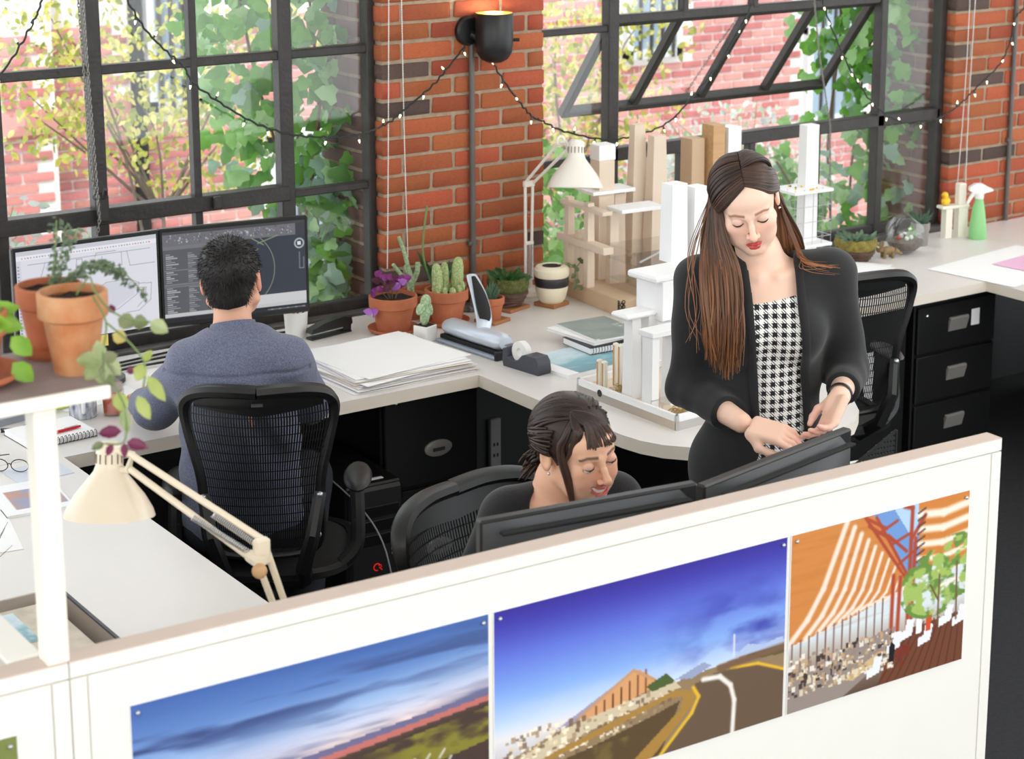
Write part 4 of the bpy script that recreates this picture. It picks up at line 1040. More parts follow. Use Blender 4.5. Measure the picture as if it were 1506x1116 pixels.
MB().box((.0, .03, .46), (.05, .045, .4615)).build('sticker', m_paper, t)
MB().ball((.05, -.022, .25), .005, 8, 6).ball((.05, -.022, .235), .004, 8, 6).build('button', m_silver, t)
t = thing('cable', 'thin pale cable drooping between tower and chair', 'cable', (2.66, 4.50, 0))
MB().tube(smooth_path([(.0, .40, .50), (.0, .2, .46), (-.01, .06, .40), (.0, 0, .25), (.05, -.03, .08), (.12, -.05, .004)], 6), .0025, 5).build('cord', mat('cable_grey', (150, 150, 150), .5), t)

# ------------------------------------------------------------------ plants and pots
ZD = .745; ZR = .68
def leaf_bt(base, tip, wd, nrm=(-.5, -.75, .45), bend=.12, kind=LEAF_OVAL):
    """Verts, faces of one leaf from base to tip."""
    b = Vector(base); d = Vector(tip) - b; L_ = d.length; d.normalize()
    f = Vector(nrm); f = (f - d * f.dot(d)); f = f.normalized() if f.length > 1e-4 else d.orthogonal().normalized(); x = d.cross(f)
    k = wd / .27 / 2 if kind is LEAF_OVAL else wd
    return [tuple(b + x * (p[0] * k) + d * (p[1] * L_) + f * (p[2] * L_ - bend * L_ * p[1] ** 2 + (abs(p[0]) * .25 * k))) for p in kind[0]], kind[1]
def leaf_part(t, base, tip, wd, m, nrm=(-.5, -.75, .45), bend=.12, name='leaf'):
    v, f = leaf_bt(base, tip, wd, nrm, bend)
    return obj(name, raw_mesh(name, v, f, m, smooth=True), t)
def pot_prof(r, h, th=.006, lip=True, base=.66):
    p = [(0, 0), (r * base, 0)]
    if lip: p += [(r * (base + (1 - base) * .62), h * .66), (r * .99, h * .70), (r, h * .985), (r - .002, h), (r - th, h), (r - th - .001, h * .9), (0, h * .88)]
    else: p += [(r, h * .99), (r - .002, h), (r - th, h), (r - th - .001, h * .9), (0, h * .88)]
    return p
def potted(name, label, loc, r, h, m=None, saucer=True, base=.66, cat='plant', group=None, soil=True):
    t = thing(name, label, cat, loc, group=group)
    z0 = 0
    if saucer:
        MB().lathe([(0, 0), (r * .84, 0), (r * 1.04, .012), (r * 1.06, .018), (r * 1.03, .018), (r * .83, .007), (0, .007)], 32).build('saucer', m or m_terra, t); z0 = .0075
    T_ = Matrix.Translation((0, 0, z0))
    MB().lathe(pot_prof(r, h, base=base)[:-1] + [(r * .9, h * .88)], 32, T_).build('pot', m or m_terra, t)
    if soil:
        s_ = MB(); n = 20
        P_ = [[((r - .007) * j / 5 * math.cos(2 * PI * i / n), (r - .007) * j / 5 * math.sin(2 * PI * i / n), z0 + h * .88 + random.uniform(-.003, .004)) for i in range(n + 1)] for j in range(6)]
        for row in P_: row[-1] = row[0]
        s_.grid(P_); s_.build('soil', m_soil, t)
    return t, z0 + h * .88
m_oxa = leaf_mat('leaf_oxalis_purple', (150, 50, 140), (110, 34, 96), .3); m_oxd = leaf_mat('leaf_oxalis_dark', (96, 34, 62), (70, 24, 40), .25); m_fl = leaf_mat('flower_violet', (196, 130, 222), (170, 96, 200), .35)
m_cact = mat('cactus_green', (138, 164, 92), .7, alt=(206, 214, 160), vscale=160, bump=.8, bscale=220)
m_cact2 = mat('opuntia_green', (112, 150, 106), .7, alt=(190, 210, 170), vscale=120, bump=.3, bscale=150)
m_dleaf = leaf_mat('leaf_deep_green', (62, 106, 50), (40, 78, 36), .2); m_succ = leaf_mat('leaf_succulent', (108, 138, 112), (78, 108, 84), .1)
# oxalis in a wide pot
t, zt = potted('oxalis_plant', 'purple oxalis in a wide terracotta pot beside the window jamb', (3.205, 5.42, ZD), .081, .118, m_terra)
for k, (x, y, z) in enumerate([(-.05, -.01, .09), (-.035, .02, .06), (-.065, .0, .035), (.03, .0, .05), (.055, .02, .055), (-.01, .03, .05), (.02, .04, .06), (-.09, -.02, -.03), (.06, .04, .045), (-.02, -.02, .055)]):
    top = Vector((x, y, zt + z)); MB().tube(smooth_path([(x * .2, y * .2, zt - .004), (x * .7, y * .7, zt + z * .6 + .01), top], 4), .0012, 5).build('stem', m_stem, t)
    mm = (m_oxa, m_oxd, m_oxa, m_fl)[k % 4]
    for q in range(3):
        a = 2 * PI * q / 3 + k
        leaf_part(t, top, top + Vector((math.cos(a) * .03, math.sin(a) * .02, .012 * (1 if q else -1.6))), .026, mm, bend=.25)
# columnar cactus
t, zt = potted('column_cactus', 'cluster of bristly column cacti in a terracotta pot with saucer', (3.405, 5.40, ZD), .0725, .115, m_terra)
for x, y, r_, h_ in ((-.032, .005, .019, .105), (.004, .022, .016, .10), (.038, .0, .021, .118)):
    MB().lathe([(0, -.01), (r_ * .9, 0), (r_, h_ * .35), (r_ * .95, h_ * .7), (r_ * .7, h_ * .92), (r_ * .35, h_ * .99), (0, h_)], 16, rotm(0, 0, x * 2, (x, y, zt))).build('column', m_cact, t)
for k in range(11):
    a = 2 * PI * k / 11; r_ = random.uniform(.009, .012); h_ = random.uniform(.025, .05)
    MB().lathe([(0, -.005), (r_ * .9, 0), (r_, h_ * .5), (r_ * .7, h_ * .85), (0, h_)], 12, rotm(0, 0, 0, (.05 * math.cos(a), .035 * math.sin(a) - .012, zt))).build('offset', m_cact, t)
# tall thin cactus behind
t, zt = potted('finger_cactus', 'thin branching finger cactus in terracotta between two larger pots', (3.345, 5.535, ZD), .052, .085, m_terra, saucer=False)
for pts_, r_ in (([(0, 0, zt), (.0, .005, zt + .07), (-.012, .01, zt + .11)], .013), ([(-.008, 0, zt + .05), (-.04, 0, zt + .085), (-.075, -.01, zt + .125)], .008), ([(-.01, 0, zt + .10), (-.022, 0, zt + .15), (-.045, .0, zt + .215)], .008), ([(.008, 0, zt + .05), (.02, -.01, zt + .09), (.022, -.01, zt + .12)], .010)):
    sp = smooth_path(pts_, 5); MB().tube(sp, [r_ * (1 - .25 * i / len(sp)) for i in range(len(sp))], 8).build('branch', m_cact2, t)
# strap-leaved plant behind the cactus pot
t, zt = potted('strap_leaf_plant', 'dark strap-leaved plant with a tall stalk behind the cactus pot', (3.475, 5.565, ZD), .05, .08, m_terra2, saucer=False)
for a, l_ in ((.3, .14), (1.0, .12), (2.6, .16), (-.4, .11), (3.4, .12)):
    leaf_part(t, (0, 0, zt), (math.cos(a) * l_ * .55, math.sin(a) * l_ * .12 - .02, zt + l_ * .85), .026, m_dleaf, bend=.3)
MB().tube(smooth_path([(-.02, 0, zt), (-.045, .01, zt + .09), (-.05, .02, zt + .16), (-.025, .03, zt + .30)], 6), .004, 6).build('stalk', m_stem_g, t)
# opuntia in a white cube
t = thing('opuntia_cactus', 'small paddle cactus in a white square pot', 'plant', (3.232, 5.262, ZD), math.radians(20))
MB().box((-.028, -.028, 0), (.028, .028, .054), .002).build('pot', m_white, t); MB().box((-.024, -.024, .0535), (.024, .024, .0548)).build('soil', m_soil, t)
for x, z, rx_, rz_, rot in ((0, .085, .019, .034, .1), (-.022, .112, .017, .022, .5), (.005, .132, .021, .024, -.1), (.020, .105, .015, .026, -.35)):
    MB().ball((0, 0, 0), (rx_, .008, rz_), 16, 10, rotm(-.3, 0, rot, (x, 0, z))).build('paddle', m_cact2, t)
# succulent, glass cup, moss basket, ceramic pot
def coaster(label, loc, w_, h_=.012, rz=0.3):
    t = thing('wood_coaster', label, 'coaster', loc, rz); MB().box((-w_, -w_, 0), (w_, w_, h_), .002).build('block', m_pine2, t); return t
m_pine2 = mat('wood_stained', (178, 120, 76), .55, var=.25, vscale=6, stretch=(1, 14, 14))
coaster('pale wood coaster under the small grassy succulent pot', (3.545, 5.335, ZD), .045)
t, zt = potted('succulent_plant', 'spiky little succulent in a small terracotta pot behind hole punch', (3.545, 5.335, ZD + .012), .042, .075, m_terra, saucer=False)
for k in range(22):
    a = k * 2.4; r_ = .004 + .0012 * k; leaf_part(t, (math.cos(a) * r_ * .4, math.sin(a) * r_ * .4, zt), (math.cos(a) * r_ * 1.1, math.sin(a) * r_ * 1.1, zt + .065 - .0015 * k), .008, m_succ, bend=.1)
t = thing('glass_cup', 'clear glass cup with dark soil behind the small succulent', 'cup', (3.566, 5.50, ZD))
MB().lathe([(0, 0), (.034, 0), (.040, .095), (.0385, .095), (.033, .003), (0, .003)], 28).build('glass', m_clear, t); MB().lathe([(0, .004), (.0325, .004), (.037, .07), (0, .072)], 24).build('soil', m_soil, t)
coaster('stained wood coaster under the mossy basket plant', (3.688, 5.45, ZD), .055)
m_moss = mat('moss_olive', (112, 118, 62), .95, alt=(74, 78, 40), vscale=60, bump=1.0, bscale=160); m_bark2 = mat('basket_bark', (104, 78, 66), .9, var=.4, vscale=30, bump=.6)
m_mossy = mat('moss_yellow', (164, 150, 74), .95, alt=(120, 104, 50), vscale=60, bump=1.0, bscale=160)
def moss_basket(label, loc, r, h, mm, leaves, leafm, n, ll):
    t = thing('moss_basket_plant', label, 'plant', loc)
    for k in range(4):
        z = h * .09 + k * h * .125; rr = r * (.58 + .10 * k)
        MB().tube([(rr * math.cos(a), rr * math.sin(a), z + .003 * math.sin(a * 3 + k)) for a in [2 * PI * i / 28 for i in range(29)]], h * .085, 6, cap=False).build('basket_ring', m_bark2, t)
    MB().lathe([(0, 0), (r * .55, 0), (r * .85, h * .5), (0, h * .5)], 24).build('basket_base', m_bark2, t)
    mb = MB().lathe([(r * .80, h * .46), (r * .98, h * .6), (r * 1.04, h * .8), (r * .98, h), (r * .84, h * 1.02), (r * .78, h * .85)], 40)
    mb.v = [tuple(Vector(p) * (1 + random.uniform(-.035, .035))) for p in mb.v]; mb.build('moss_rim', mm, t)
    MB().lathe([(r * .85, h * .84), (0, h * .88)], 24).build('soil', m_soil, t)
    for k in range(n):
        a = k * 2.4; q = r * .75 * math.sqrt(k / n); d = Vector((math.cos(a), math.sin(a), 0))
        b_ = d * q + Vector((0, 0, h * .88)); leaf_part(t, b_, b_ + d * ll * random.uniform(.4, .9) + Vector((0, 0, ll * random.uniform(.3, 1.0))), ll * .38, leafm, bend=.15)
    return t
moss_basket('mossy basket of dark rosette leaves at the foot of the desk lamp', (3.688, 5.45, ZD + .012), .072, .10, m_moss, 0, m_dleaf, 34, .05)
coaster('stained wood coaster under the banded ceramic pot', (3.838, 5.40, ZD), .045, .014)
t = thing('ceramic_planter', 'cream ceramic planter with dark band and trailing leafy vine', 'plant', (3.838, 5.40, ZD + .014))
m_cer = mat('ceramic_cream', (232, 222, 196), .35, var=.05)
MB().lathe([(0, 0), (.040, 0), (.05, .015), (.0575, .045), (.058, .06)], 36).build('lower_bowl', m_cer, t); MB().lathe([(.0578, .058), (.060, .064), (.0605, .085), (.058, .092)], 36).build('dark_band', mat('ceramic_black', (40, 38, 40), .35), t)
MB().lathe([(.058, .091), (.062, .10), (.062, .118), (.054, .128), (.036, .130), (.034, .124), (0, .122)], 36).build('upper_rim', m_cer, t); MB().lathe([(.033, .1285), (0, .1295)], 24).build('soil', m_soil, t)
vp = smooth_path([(.02, -.01, .13), (.055, -.02, .135), (.08, -.03, .11), (.075, -.035, .075), (.085, -.04, .05)], 5)
MB().tube(vp, .0018, 5).build('vine', m_stem_g, t); vp2 = smooth_path([(.06, -.02, .12), (.09, -.02, .115), (.115, -.02, .135)], 5); MB().tube(vp2, .0016, 5).build('vine', m_stem_g, t)
m_vleaf = leaf_mat('leaf_vine_grey', (112, 128, 84), (78, 96, 60), .2)
for k, p in enumerate([vp[6], vp[9], vp[12], vp[15], vp[18], vp[20], vp2[5], vp2[8], vp2[10]]):
    s_ = 1 if k % 2 else -1; leaf_part(t, p, p + Vector((s_ * .020, -.006, -.014 if k < 6 else .010)), .017, m_vleaf)
# far worktop plants
moss_basket('yellow mossy basket of pale succulents on the far corner worktop', (5.375, 5.47, ZR), .082, .095, m_mossy, 0, m_succ, 30, .045)
t, zt = potted('air_plant', 'spiky dark succulent in a small grey concrete pot', (5.80, 5.53, ZR), .040, .095, mat('concrete_grey', (150, 146, 140), .85, var=.15, vscale=20), saucer=False, base=.8)
for k in range(18):
    a = k * 2.4; leaf_part(t, (0, 0, zt), (math.cos(a) * .05, math.sin(a) * .05, zt + .03 + .0025 * k), .009, m_succ, bend=.25)
t = thing('glass_terrarium', 'tilted clear glass bowl terrarium with gravel and tiny plants', 'terrarium', (5.64, 5.46, ZR))
Q = Matrix.Translation((0, 0, .083)) @ Matrix.Rotation(math.radians(38), 4, Vector((.5, .9, 0)))
MB().lathe([(.083 * math.sin(a), -.083 * math.cos(a)) for a in [PI * .80 * k / 14 for k in range(15)]] + [(.0495, .066), (.049, .064)], 36, Q).build('bowl', m_clear, t, 60)
MB().lathe([(0, .006), (.045, .016), (.066, .034), (.074, .055), (0, .062)], 28).build('gravel', mat('gravel_grey', (150, 138, 128), .9, alt=(92, 80, 72), vscale=150, bump=1, bscale=200), t)
for x, y, c in ((-.035, .0, (196, 66, 60)), (-.02, -.03, (226, 232, 214)), (.0, .02, (206, 214, 196)), (.01, -.025, (222, 222, 216)), (.04, .0, (210, 96, 110))):
    MB().ball((x, y, .068), (.010, .009, .010), 10, 6).build('stone', mat('stone_%d%d' % (c[0], c[1]), c, .6), t)
for k in range(9): leaf_part(t, (.02 + .003 * k, .01 - .004 * k, .06), (.02 + .005 * k, -.01 + .004 * k, .105 + .004 * (k % 3)), .012, leaf_mat('leaf_fresh', (140, 190, 100)), bend=.1)
t = thing('toy_dinosaur', 'small bronze horned dinosaur toy between basket and terrarium', 'toy', (5.525, 5.44, ZR), math.radians(-20))
m_dino = mat('bronze_toy', (150, 124, 84), .6, var=.3, vscale=40)
MB().ball((0, 0, .03), (.034, .016, .018), 14, 8).ball((-.036, 0, .036), (.016, .013, .014), 12, 8).tube([(.03, 0, .03), (.05, 0, .02), (.066, 0, .010)], [.012, .008, .002], 8).lathe([(0, 0), (.022, .004), (.024, .008), (0, .006)], 12, Matrix.Translation((-.028, 0, .046)) @ Matrix.Rotation(-1.0, 4, 'Y')).build('torso', m_dino, t)
for x, y in ((-.018, .012), (-.018, -.012), (.018, .012), (.018, -.012)): MB().tube([(x, y, .028), (x, y * 1.1, 0)], [.008, .006], 8).build('leg', m_dino, t)
for y in (.006, -.006): MB().tube([(-.042, y, .045), (-.058, y, .056)], [.003, .0006], 6).build('horn', m_cream, t)
# duck on the little stand
t = thing('model_stand', 'small white toy tower stand holding the rubber duck', 'model', (6.03, 5.56, ZR), math.radians(-12))
for x, w_, h_ in ((-.035, .032, .125), (.035, .046, .13), ): MB().prism([(x - w_ / 2, -.018), (x + w_ / 2, -.018), (x + w_ / 2, .018), (x - w_ / 2, .018)], 0, h_).build('leg', m_cream, t)
MB().box((-.075, -.024, .125), (.062, .024, .138), .003).build('platform', m_cream, t); MB().box((.012, -.016, .138), (.048, .018, .228), .003).build('upper_tower', m_cream, t)
t = thing('rubber_duck', 'tiny yellow rubber duck perched on the white toy stand', 'toy', (5.985, 5.567, ZR + .1385), math.radians(200))
m_duck = mat('rubber_yellow', (246, 200, 40), .4)
MB().ball((0, 0, .018), (.026, .018, .018), 16, 10).tube([(-.016, 0, .02), (-.028, 0, .032)], [.010, .002], 8).build('duck_body', m_duck, t)
MB().ball((.012, 0, .045), .0145, 14, 10).build('head', m_duck, t); MB().tube([(.024, 0, .044), (.034, 0, .043)], [.006, .003], 8).build('beak', mat('rubber_orange', (226, 110, 30), .4), t)
# spray bottle
t = thing('spray_bottle', 'translucent green spray bottle with white trigger head', 'bottle', (6.085, 5.475, ZR), math.radians(-30))
m_spray = mat('plastic_green_clear', (158, 226, 150), .3, trans=.25)
MB().lathe([(0, 0), (.036, 0), (.039, .006), (.036, .05), (.028, .115), (.018, .168), (.0165, .178), (0, .178)], 32, Matrix.Diagonal((1, .8, 1, 1))).build('bottle_body', m_spray, t)
MB().lathe([(.019, .172), (.019, .196), (.014, .20), (0, .20)], 20).build('collar', m_white, t)
hd = MB().prism([(-.045, .206), (-.044, .222), (-.02, .236), (.01, .236), (.034, .222), (.056, .212), (.056, .204), (.03, .198), (.012, .192), (-.014, .192)], -.012, .012, Matrix(((1, 0, 0, 0), (0, 0, 1, 0), (0, 1, 0, 0), (0, 0, 0, 1)))); hd.build('spray_head', m_white, t)
MB().tube([(-.018, 0, .20), (-.034, 0, .180), (-.05, 0, .150)], [.008, .007, .005], 8, flat=1.2).build('trigger', m_white, t)

# ------------------------------------------------------------------ shelf with hanging pots
t = thing('plant_shelf', 'grey plank plant shelf carried by a cream post on the partition', 'shelf', (0.978, 2.68, 1.2))
b0 = Vector(t.location)
MB().box(Vector((.961, 2.662, 1.2)) - b0, Vector((.996, 2.70, 1.612)) - b0, .002).build('post', m_cream, t)
MB().box(Vector((.20, 2.652, 1.612)) - b0, Vector((1.098, 2.90, 1.628)) - b0, .002).build('board', mat('board_grey', (158, 146, 146), .7, var=.15, vscale=8, alt=(134, 118, 116)), t)
MB().box(Vector((.20, 2.644, 1.608)) - b0, Vector((1.075, 2.652, 1.6285)) - b0, .001).build('front_edge', m_cream, t)
ZS = 1.628
t, zt = potted('tradescantia_plant', 'aged terracotta pot of striped wandering leaves hanging off the shelf', (1.062, 2.746, ZS), .053, .126, m_terra2, saucer=False, base=.60)
b0 = Vector(t.location)
def striped(name, a, b, c):
    if name in MATS: return MATS[name]
    m = leaf_mat(name, a, b, .3); return m
lt = [striped('leaf_stripe_green', (128, 146, 84), (176, 186, 140), 0), striped('leaf_stripe_dark', (88, 100, 62), (140, 146, 104), 0), striped('leaf_lime', (150, 166, 76), (186, 196, 116), 0), leaf_mat('leaf_magenta', (122, 38, 78), (96, 28, 62), .25), leaf_mat('leaf_yellowed', (196, 176, 90), (206, 190, 120), .3)]
LV = [((1.0974, 2.6598, 1.723), (1.1188, 2.6421, 1.7155), 1, .026), ((1.1151, 2.6459, 1.7193), (1.1337, 2.6319, 1.7174), 1, .024), ((1.1365, 2.631, 1.7193), (1.156, 2.6124, 1.7044), 0, .024), ((1.0704, 2.6617, 1.6625), (1.0676, 2.6719, 1.6923), 0, .022),
      ((1.0704, 2.6617, 1.6625), (1.0379, 2.6858, 1.6644), 0, .026), ((1.0704, 2.6579, 1.6644), (1.0909, 2.6505, 1.6718), 1, .02), ((1.0704, 2.6617, 1.6616), (1.0444, 2.6728, 1.6346), 0, .026), ((1.0714, 2.6598, 1.6616), (1.0621, 2.6579, 1.6272), 0, .026),
      ((1.0723, 2.6579, 1.6616), (1.076, 2.6468, 1.6225), 1, .024), ((1.0742, 2.6579, 1.6635), (1.0909, 2.6421, 1.6421), 0, .024), ((1.1216, 2.6235, 1.6588), (1.1076, 2.6282, 1.6328), 2, .022), ((1.1207, 2.6245, 1.6616), (1.1327, 2.6217, 1.6783), 2, .014),
      ((1.0835, 2.6393, 1.6179), (1.0881, 2.6291, 1.5863), 2, .024), ((1.089, 2.63, 1.5946), (1.0872, 2.6207, 1.5556), 0, .018), ((1.1067, 2.6207, 1.6123), (1.1179, 2.6049, 1.576), 2, .02), ((1.1225, 2.6179, 1.6411), (1.1402, 2.5966, 1.603), 2, .02),
      ((1.0983, 2.6384, 1.6477), (1.1104, 2.631, 1.6486), 3, .012), ((1.0816, 2.6263, 1.5602), (1.0509, 2.6468, 1.5574), 3, .020), ((1.0853, 2.6189, 1.5444), (1.1104, 2.5994, 1.537), 3, .019), ((1.0881, 2.6598, 1.7016), (1.1067, 2.6505, 1.6914), 4, .022), ((1.09, 2.6672, 1.7453), (1.0937, 2.6654, 1.7304), 3, .012),
      ((1.0602, 2.6431, 1.5407), (1.0416, 2.6505, 1.5333), 1, .013), ((1.0695, 2.6319, 1.5407), (1.0593, 2.6375, 1.5221), 3, .012), ((1.0835, 2.6226, 1.5426), (1.0807, 2.6189, 1.5202), 3, .012)]
for a, b, ci, wd in LV: leaf_part(t, Vector(a) - b0, Vector(b) - b0, wd, lt[ci], bend=.08)
for pts_ in ([(1.07, 2.75, 1.745), (1.1, 2.77, 1.765), (1.0602, 2.6505, 1.7732), (1.09, 2.6672, 1.736), (1.116, 2.6459, 1.7211), (1.1365, 2.631, 1.7193)], [(1.0602, 2.6598, 1.7639), (1.0835, 2.671, 1.7174), (1.0714, 2.6598, 1.6616), (1.0835, 2.6393, 1.6179), (1.09, 2.63, 1.5918), (1.0835, 2.6226, 1.5454), (1.0602, 2.6412, 1.5407)], [(1.0835, 2.6691, 1.7174), (1.1067, 2.6412, 1.6895), (1.1216, 2.6235, 1.6588), (1.116, 2.6189, 1.6244)]):
    MB().tube(smooth_path([Vector(q) - b0 for q in pts_], 5), .0016, 5).build('stem', m_stem_g, t)
t, zt = potted('thyme_plant', 'terracotta pot with saucer of fine thyme sprigs behind hanging plant', (1.068, 2.858, ZS), .052, .105, m_terra, saucer=True)
for k in range(7):
    pts_ = [(0, 0, zt), (.03 + .012 * k, .01 * (k % 3), zt + .05 - .004 * k), (.055 + .016 * k, .02 * (k % 3) - .02, zt + .085 - .018 * k)]
    if k < 3: pts_ = [(0, 0, zt), (.02 + .01 * k, .02, zt + .05), (.03 + .016 * k, .03, zt + .105 - .01 * k)]
    sp = smooth_path(pts_, 5); MB().tube(sp, .0011, 4).build('sprig', m_stem_g, t)
    Ms = [leaf_M(sp[i] + Vector((random.uniform(-.006, .006), random.uniform(-.006, .006), random.uniform(-.006, .006))), random.uniform(.008, .013)) for i in range(2, len(sp)) for _ in range(5)]
    o = obj('foliage', scatter_mesh('foliage', LEAF_SMALL[0], LEAF_SMALL[1], Ms, leaf_mat('leaf_thyme', (112, 132, 104), (84, 104, 80), .3)), t); o['kind'] = 'stuff'
t, zt = potted('basil_plant', 'terracotta pot and saucer with bright green leaves at shelf end', (.905, 2.775, ZS), .062, .11, m_terra, saucer=False)
MB().lathe([(0, -.0005), (.058, 0), (.078, .012), (.080, .02), (.077, .02), (.058, .006), (0, .006)], 32).build('saucer', m_terra, t)
for k in range(16):
    a = k * 2.4; leaf_part(t, (math.cos(a) * .02, math.sin(a) * .02, zt), (math.cos(a) * .075, math.sin(a) * .065 - .02, zt + .02 - .005 * (k % 8)), .035, leaf_mat('leaf_basil', (150, 196, 70), (120, 170, 56), .35), bend=.3)
for z_ in (zt - .02, zt - .06): leaf_part(t, (.05, -.055, z_), (.075, -.07, z_ - .03), .03, leaf_mat('leaf_basil', (150, 196, 70)), bend=.2)

# ------------------------------------------------------------------ desk objects
def sheet(t, name, x0, y0, w_, d_, z, rz, m, warp=0.0, th=.0006):
    T_ = rotm(rz, 0, 0, (x0, y0, z)); P_ = [[tuple(T_ @ Vector((w_ * (i / 8 - .5), d_ * (j / 6 - .5), warp * (math.sin(i * 1.1 + z * 900) + math.cos(j * 1.3 + z * 500))))) for i in range(9)] for j in range(7)]
    mb = MB().grid(P_); n = len(mb.v); mb.v += [(p[0], p[1], p[2] - th) for p in mb.v]; mb.f += [tuple(i + n for i in f[::-1]) for f in mb.f]; mb.mi *= 2
    rim = [j for j in range(9)] + [r_ * 9 + 8 for r_ in range(1, 7)] + [6 * 9 + j for j in range(7, -1, -1)] + [r_ * 9 for r_ in range(5, 0, -1)]
    for a, b in zip(rim, rim[1:] + rim[:1]): mb.f.append((a, a + n, b + n, b)); mb.mi.append(0)
    return mb.build(name, m, t)
t = thing('paper_pile', 'thick uneven pile of large white drawing sheets near desk corner', 'papers', (2.965, 5.08, ZD))
pm = [m_paper, mat('paper_lavender', (226, 222, 232), .8), mat('paper_cream', (238, 230, 220), .8)]
for k in range(15): sheet(t, 'sheet', random.uniform(-.012, .012), random.uniform(-.012, .012), .44 - .003 * k, .40 - .002 * k, .002 + .0026 * k, math.radians(random.uniform(-3, 3) + (6 if k % 5 == 4 else 0)), pm[0 if k > 11 else k % 3], .0005, .0015)
m_seal = None
t = thing('stapler', 'black office stapler lying near the window sill', 'stapler', (3.005, 5.50, ZD), math.radians(10))
MB().box((-.085, -.018, 0), (.085, .018, .008), .003).build('base', m_blk, t); MB().box((-.075, -.012, .016), (.07, .012, .024), .002).build('magazine', m_silver, t)
MB().prism([(-.085, .022), (-.080, .036), (-.03, .05), (.05, .058), (.085, .05), (.088, .03), (.08, .024)], -.017, .017, Matrix(((1, 0, 0, 0), (0, 0, 1, 0), (0, 1, 0, 0), (0, 0, 0, 1)))).box((.05, -.014, .008), (.085, .014, .03), .002).build('top_arm', m_blk, t)
t = thing('hole_punch', 'silver three hole punch with raised black lever handle', 'hole punch', (3.318, 5.085, ZD), math.radians(-84))
MB().box((-.155, -.05, 0), (.155, .05, .012), .004).build('base', mat('plastic_blue_grey', (150, 160, 176), .35), t); MB().box((-.15, -.035, .012), (.15, .03, .026), .003).build('slot', m_blkm, t)
m_punch = mat('plastic_silver', (204, 212, 224), .3, metal=.3)
MB().lathe([(0, -.15), (.026, -.148), (.036, -.13), (.038, 0), (.036, .13), (.026, .148), (0, .15)], 24, Matrix.Translation((0, 0, .05)) @ Matrix.Rotation(PI / 2, 4, 'Y') @ Matrix.Diagonal((.75, 1.05, 1, 1))).build('barrel', m_punch, t)
MB().box((.145, -.05, 0), (.158, .05, .03), .003).build('end_cap', m_blk, t)
hp = smooth_path([(.03, .0, .06), (.0, .03, .10), (-.055, .055, .16), (-.105, .065, .215)], 5)
MB().tube(hp, [.020 + .012 * math.sin(PI * i / (len(hp) - 1)) for i in range(len(hp))], 10, flat=.45, up=(1, 0, .6)).build('lever', m_punch, t)
MB().tube([p + Vector((.009, -.004, .007)) for p in hp[4:-1]], [.019, .024, .026, .027, .026, .025, .023, .020, .016, .012, .008][:len(hp[4:-1])], 10, flat=.35, up=(1, 0, .6)).build('lever_pad', m_blkm, t)
t = thing('tape_dispenser', 'dark grey tape dispenser holding a white tape roll', 'tape dispenser', (3.318, 4.795, ZD), math.radians(-82))
XZ = Matrix(((1, 0, 0, 0), (0, 0, 1, 0), (0, 1, 0, 0), (0, 0, 0, 1)))
MB().prism([(-.085, .0), (-.09, .02), (-.088, .056), (-.074, .062), (-.066, .034), (-.045, .024), (-.02, .03), (.0, .05), (.012, .055), (.062, .055), (.074, .04), (.078, .012), (.074, 0)], -.026, .026, XZ).build('housing', mat('plastic_slate', (66, 68, 78), .45), t)
MB().lathe([(.014, -.011), (.034, -.011), (.034, .011), (.014, .011), (.014, -.011)], 24, Matrix.Translation((-.028, 0, .052)) @ Matrix.Rotation(PI / 2, 4, 'X')).build('tape_roll', m_white, t); MB().box((-.092, -.016, .060), (-.08, .016, .064)).build('cutter', m_silver, t)
def book(label, loc, rz, w_, d_, h_, cover, fn=None, spiral=False, name='notebook', cat='book'):
    t = thing(name, label, cat, loc, rz)
    MB().box((-w_ / 2 + .002, -d_ / 2 + .002, .001), (w_ / 2 - .002, d_ / 2 - .002, h_ - .001), 0).build('pages', m_paper, t)
    MB().box((-w_ / 2, -d_ / 2, 0), (w_ / 2, d_ / 2, .0012)).build('back_cover', cover if not spiral else m_blk, t)
    if fn: picture('cover_print', fn(), w_, d_, m_print, t, (0, 0, 0), Matrix.Translation((-w_ / 2, -d_ / 2, h_)) @ Matrix.Rotation(-PI / 2, 4, 'X'))
    else: MB().box((-w_ / 2, -d_ / 2, h_ - .001), (w_ / 2, d_ / 2, h_ + .0004)).build('front_cover', cover, t)
    if spiral:
        n = int(w_ / .011); q = MB()
        for k in range(n): q.tube([(-w_ / 2 + (k + .5) * w_ / n, -d_ / 2 + .004 + .009 * math.cos(a) - .004, h_ / 2 + .0035 + (h_ * .5 + .002) * math.sin(a)) for a in [2 * PI * i / 8 for i in range(9)]], .0011, 4, cap=False)
        q.build('spiral_binding', m_blk, t)
    return t
def cover_sea():
    c = Canvas(60, 44, (150, 190, 206)); c.grad([(0, (96, 148, 160)), (.45, (120, 176, 190)), (.6, (176, 206, 220)), (1, (206, 226, 236))]); c.blend(np.clip((c.noise(4, 8, 2) - .5) * 4, 0, 1) * .5, (226, 238, 244)); c.blend(c.X < .16, (246, 246, 248)); return c
def cover_sage():
    c = Canvas(44, 56, (126, 140, 138)); c.blend(np.clip((c.noise(3, 5, 4) - .4) * 3, 0, 1) * .6, (150, 166, 160)); c.dots(40, (.8, .2, .97, .6), .018, [(226, 232, 230)], 1); c.rect(.02, .02, .1, .06, (232, 236, 236)); return c
book('open blue sea picture magazine lying flat beside the tape dispenser', (3.50, 4.775, ZD), math.radians(6), .30, .235, .010, m_paper, cover_sea, name='magazine', cat='magazine')
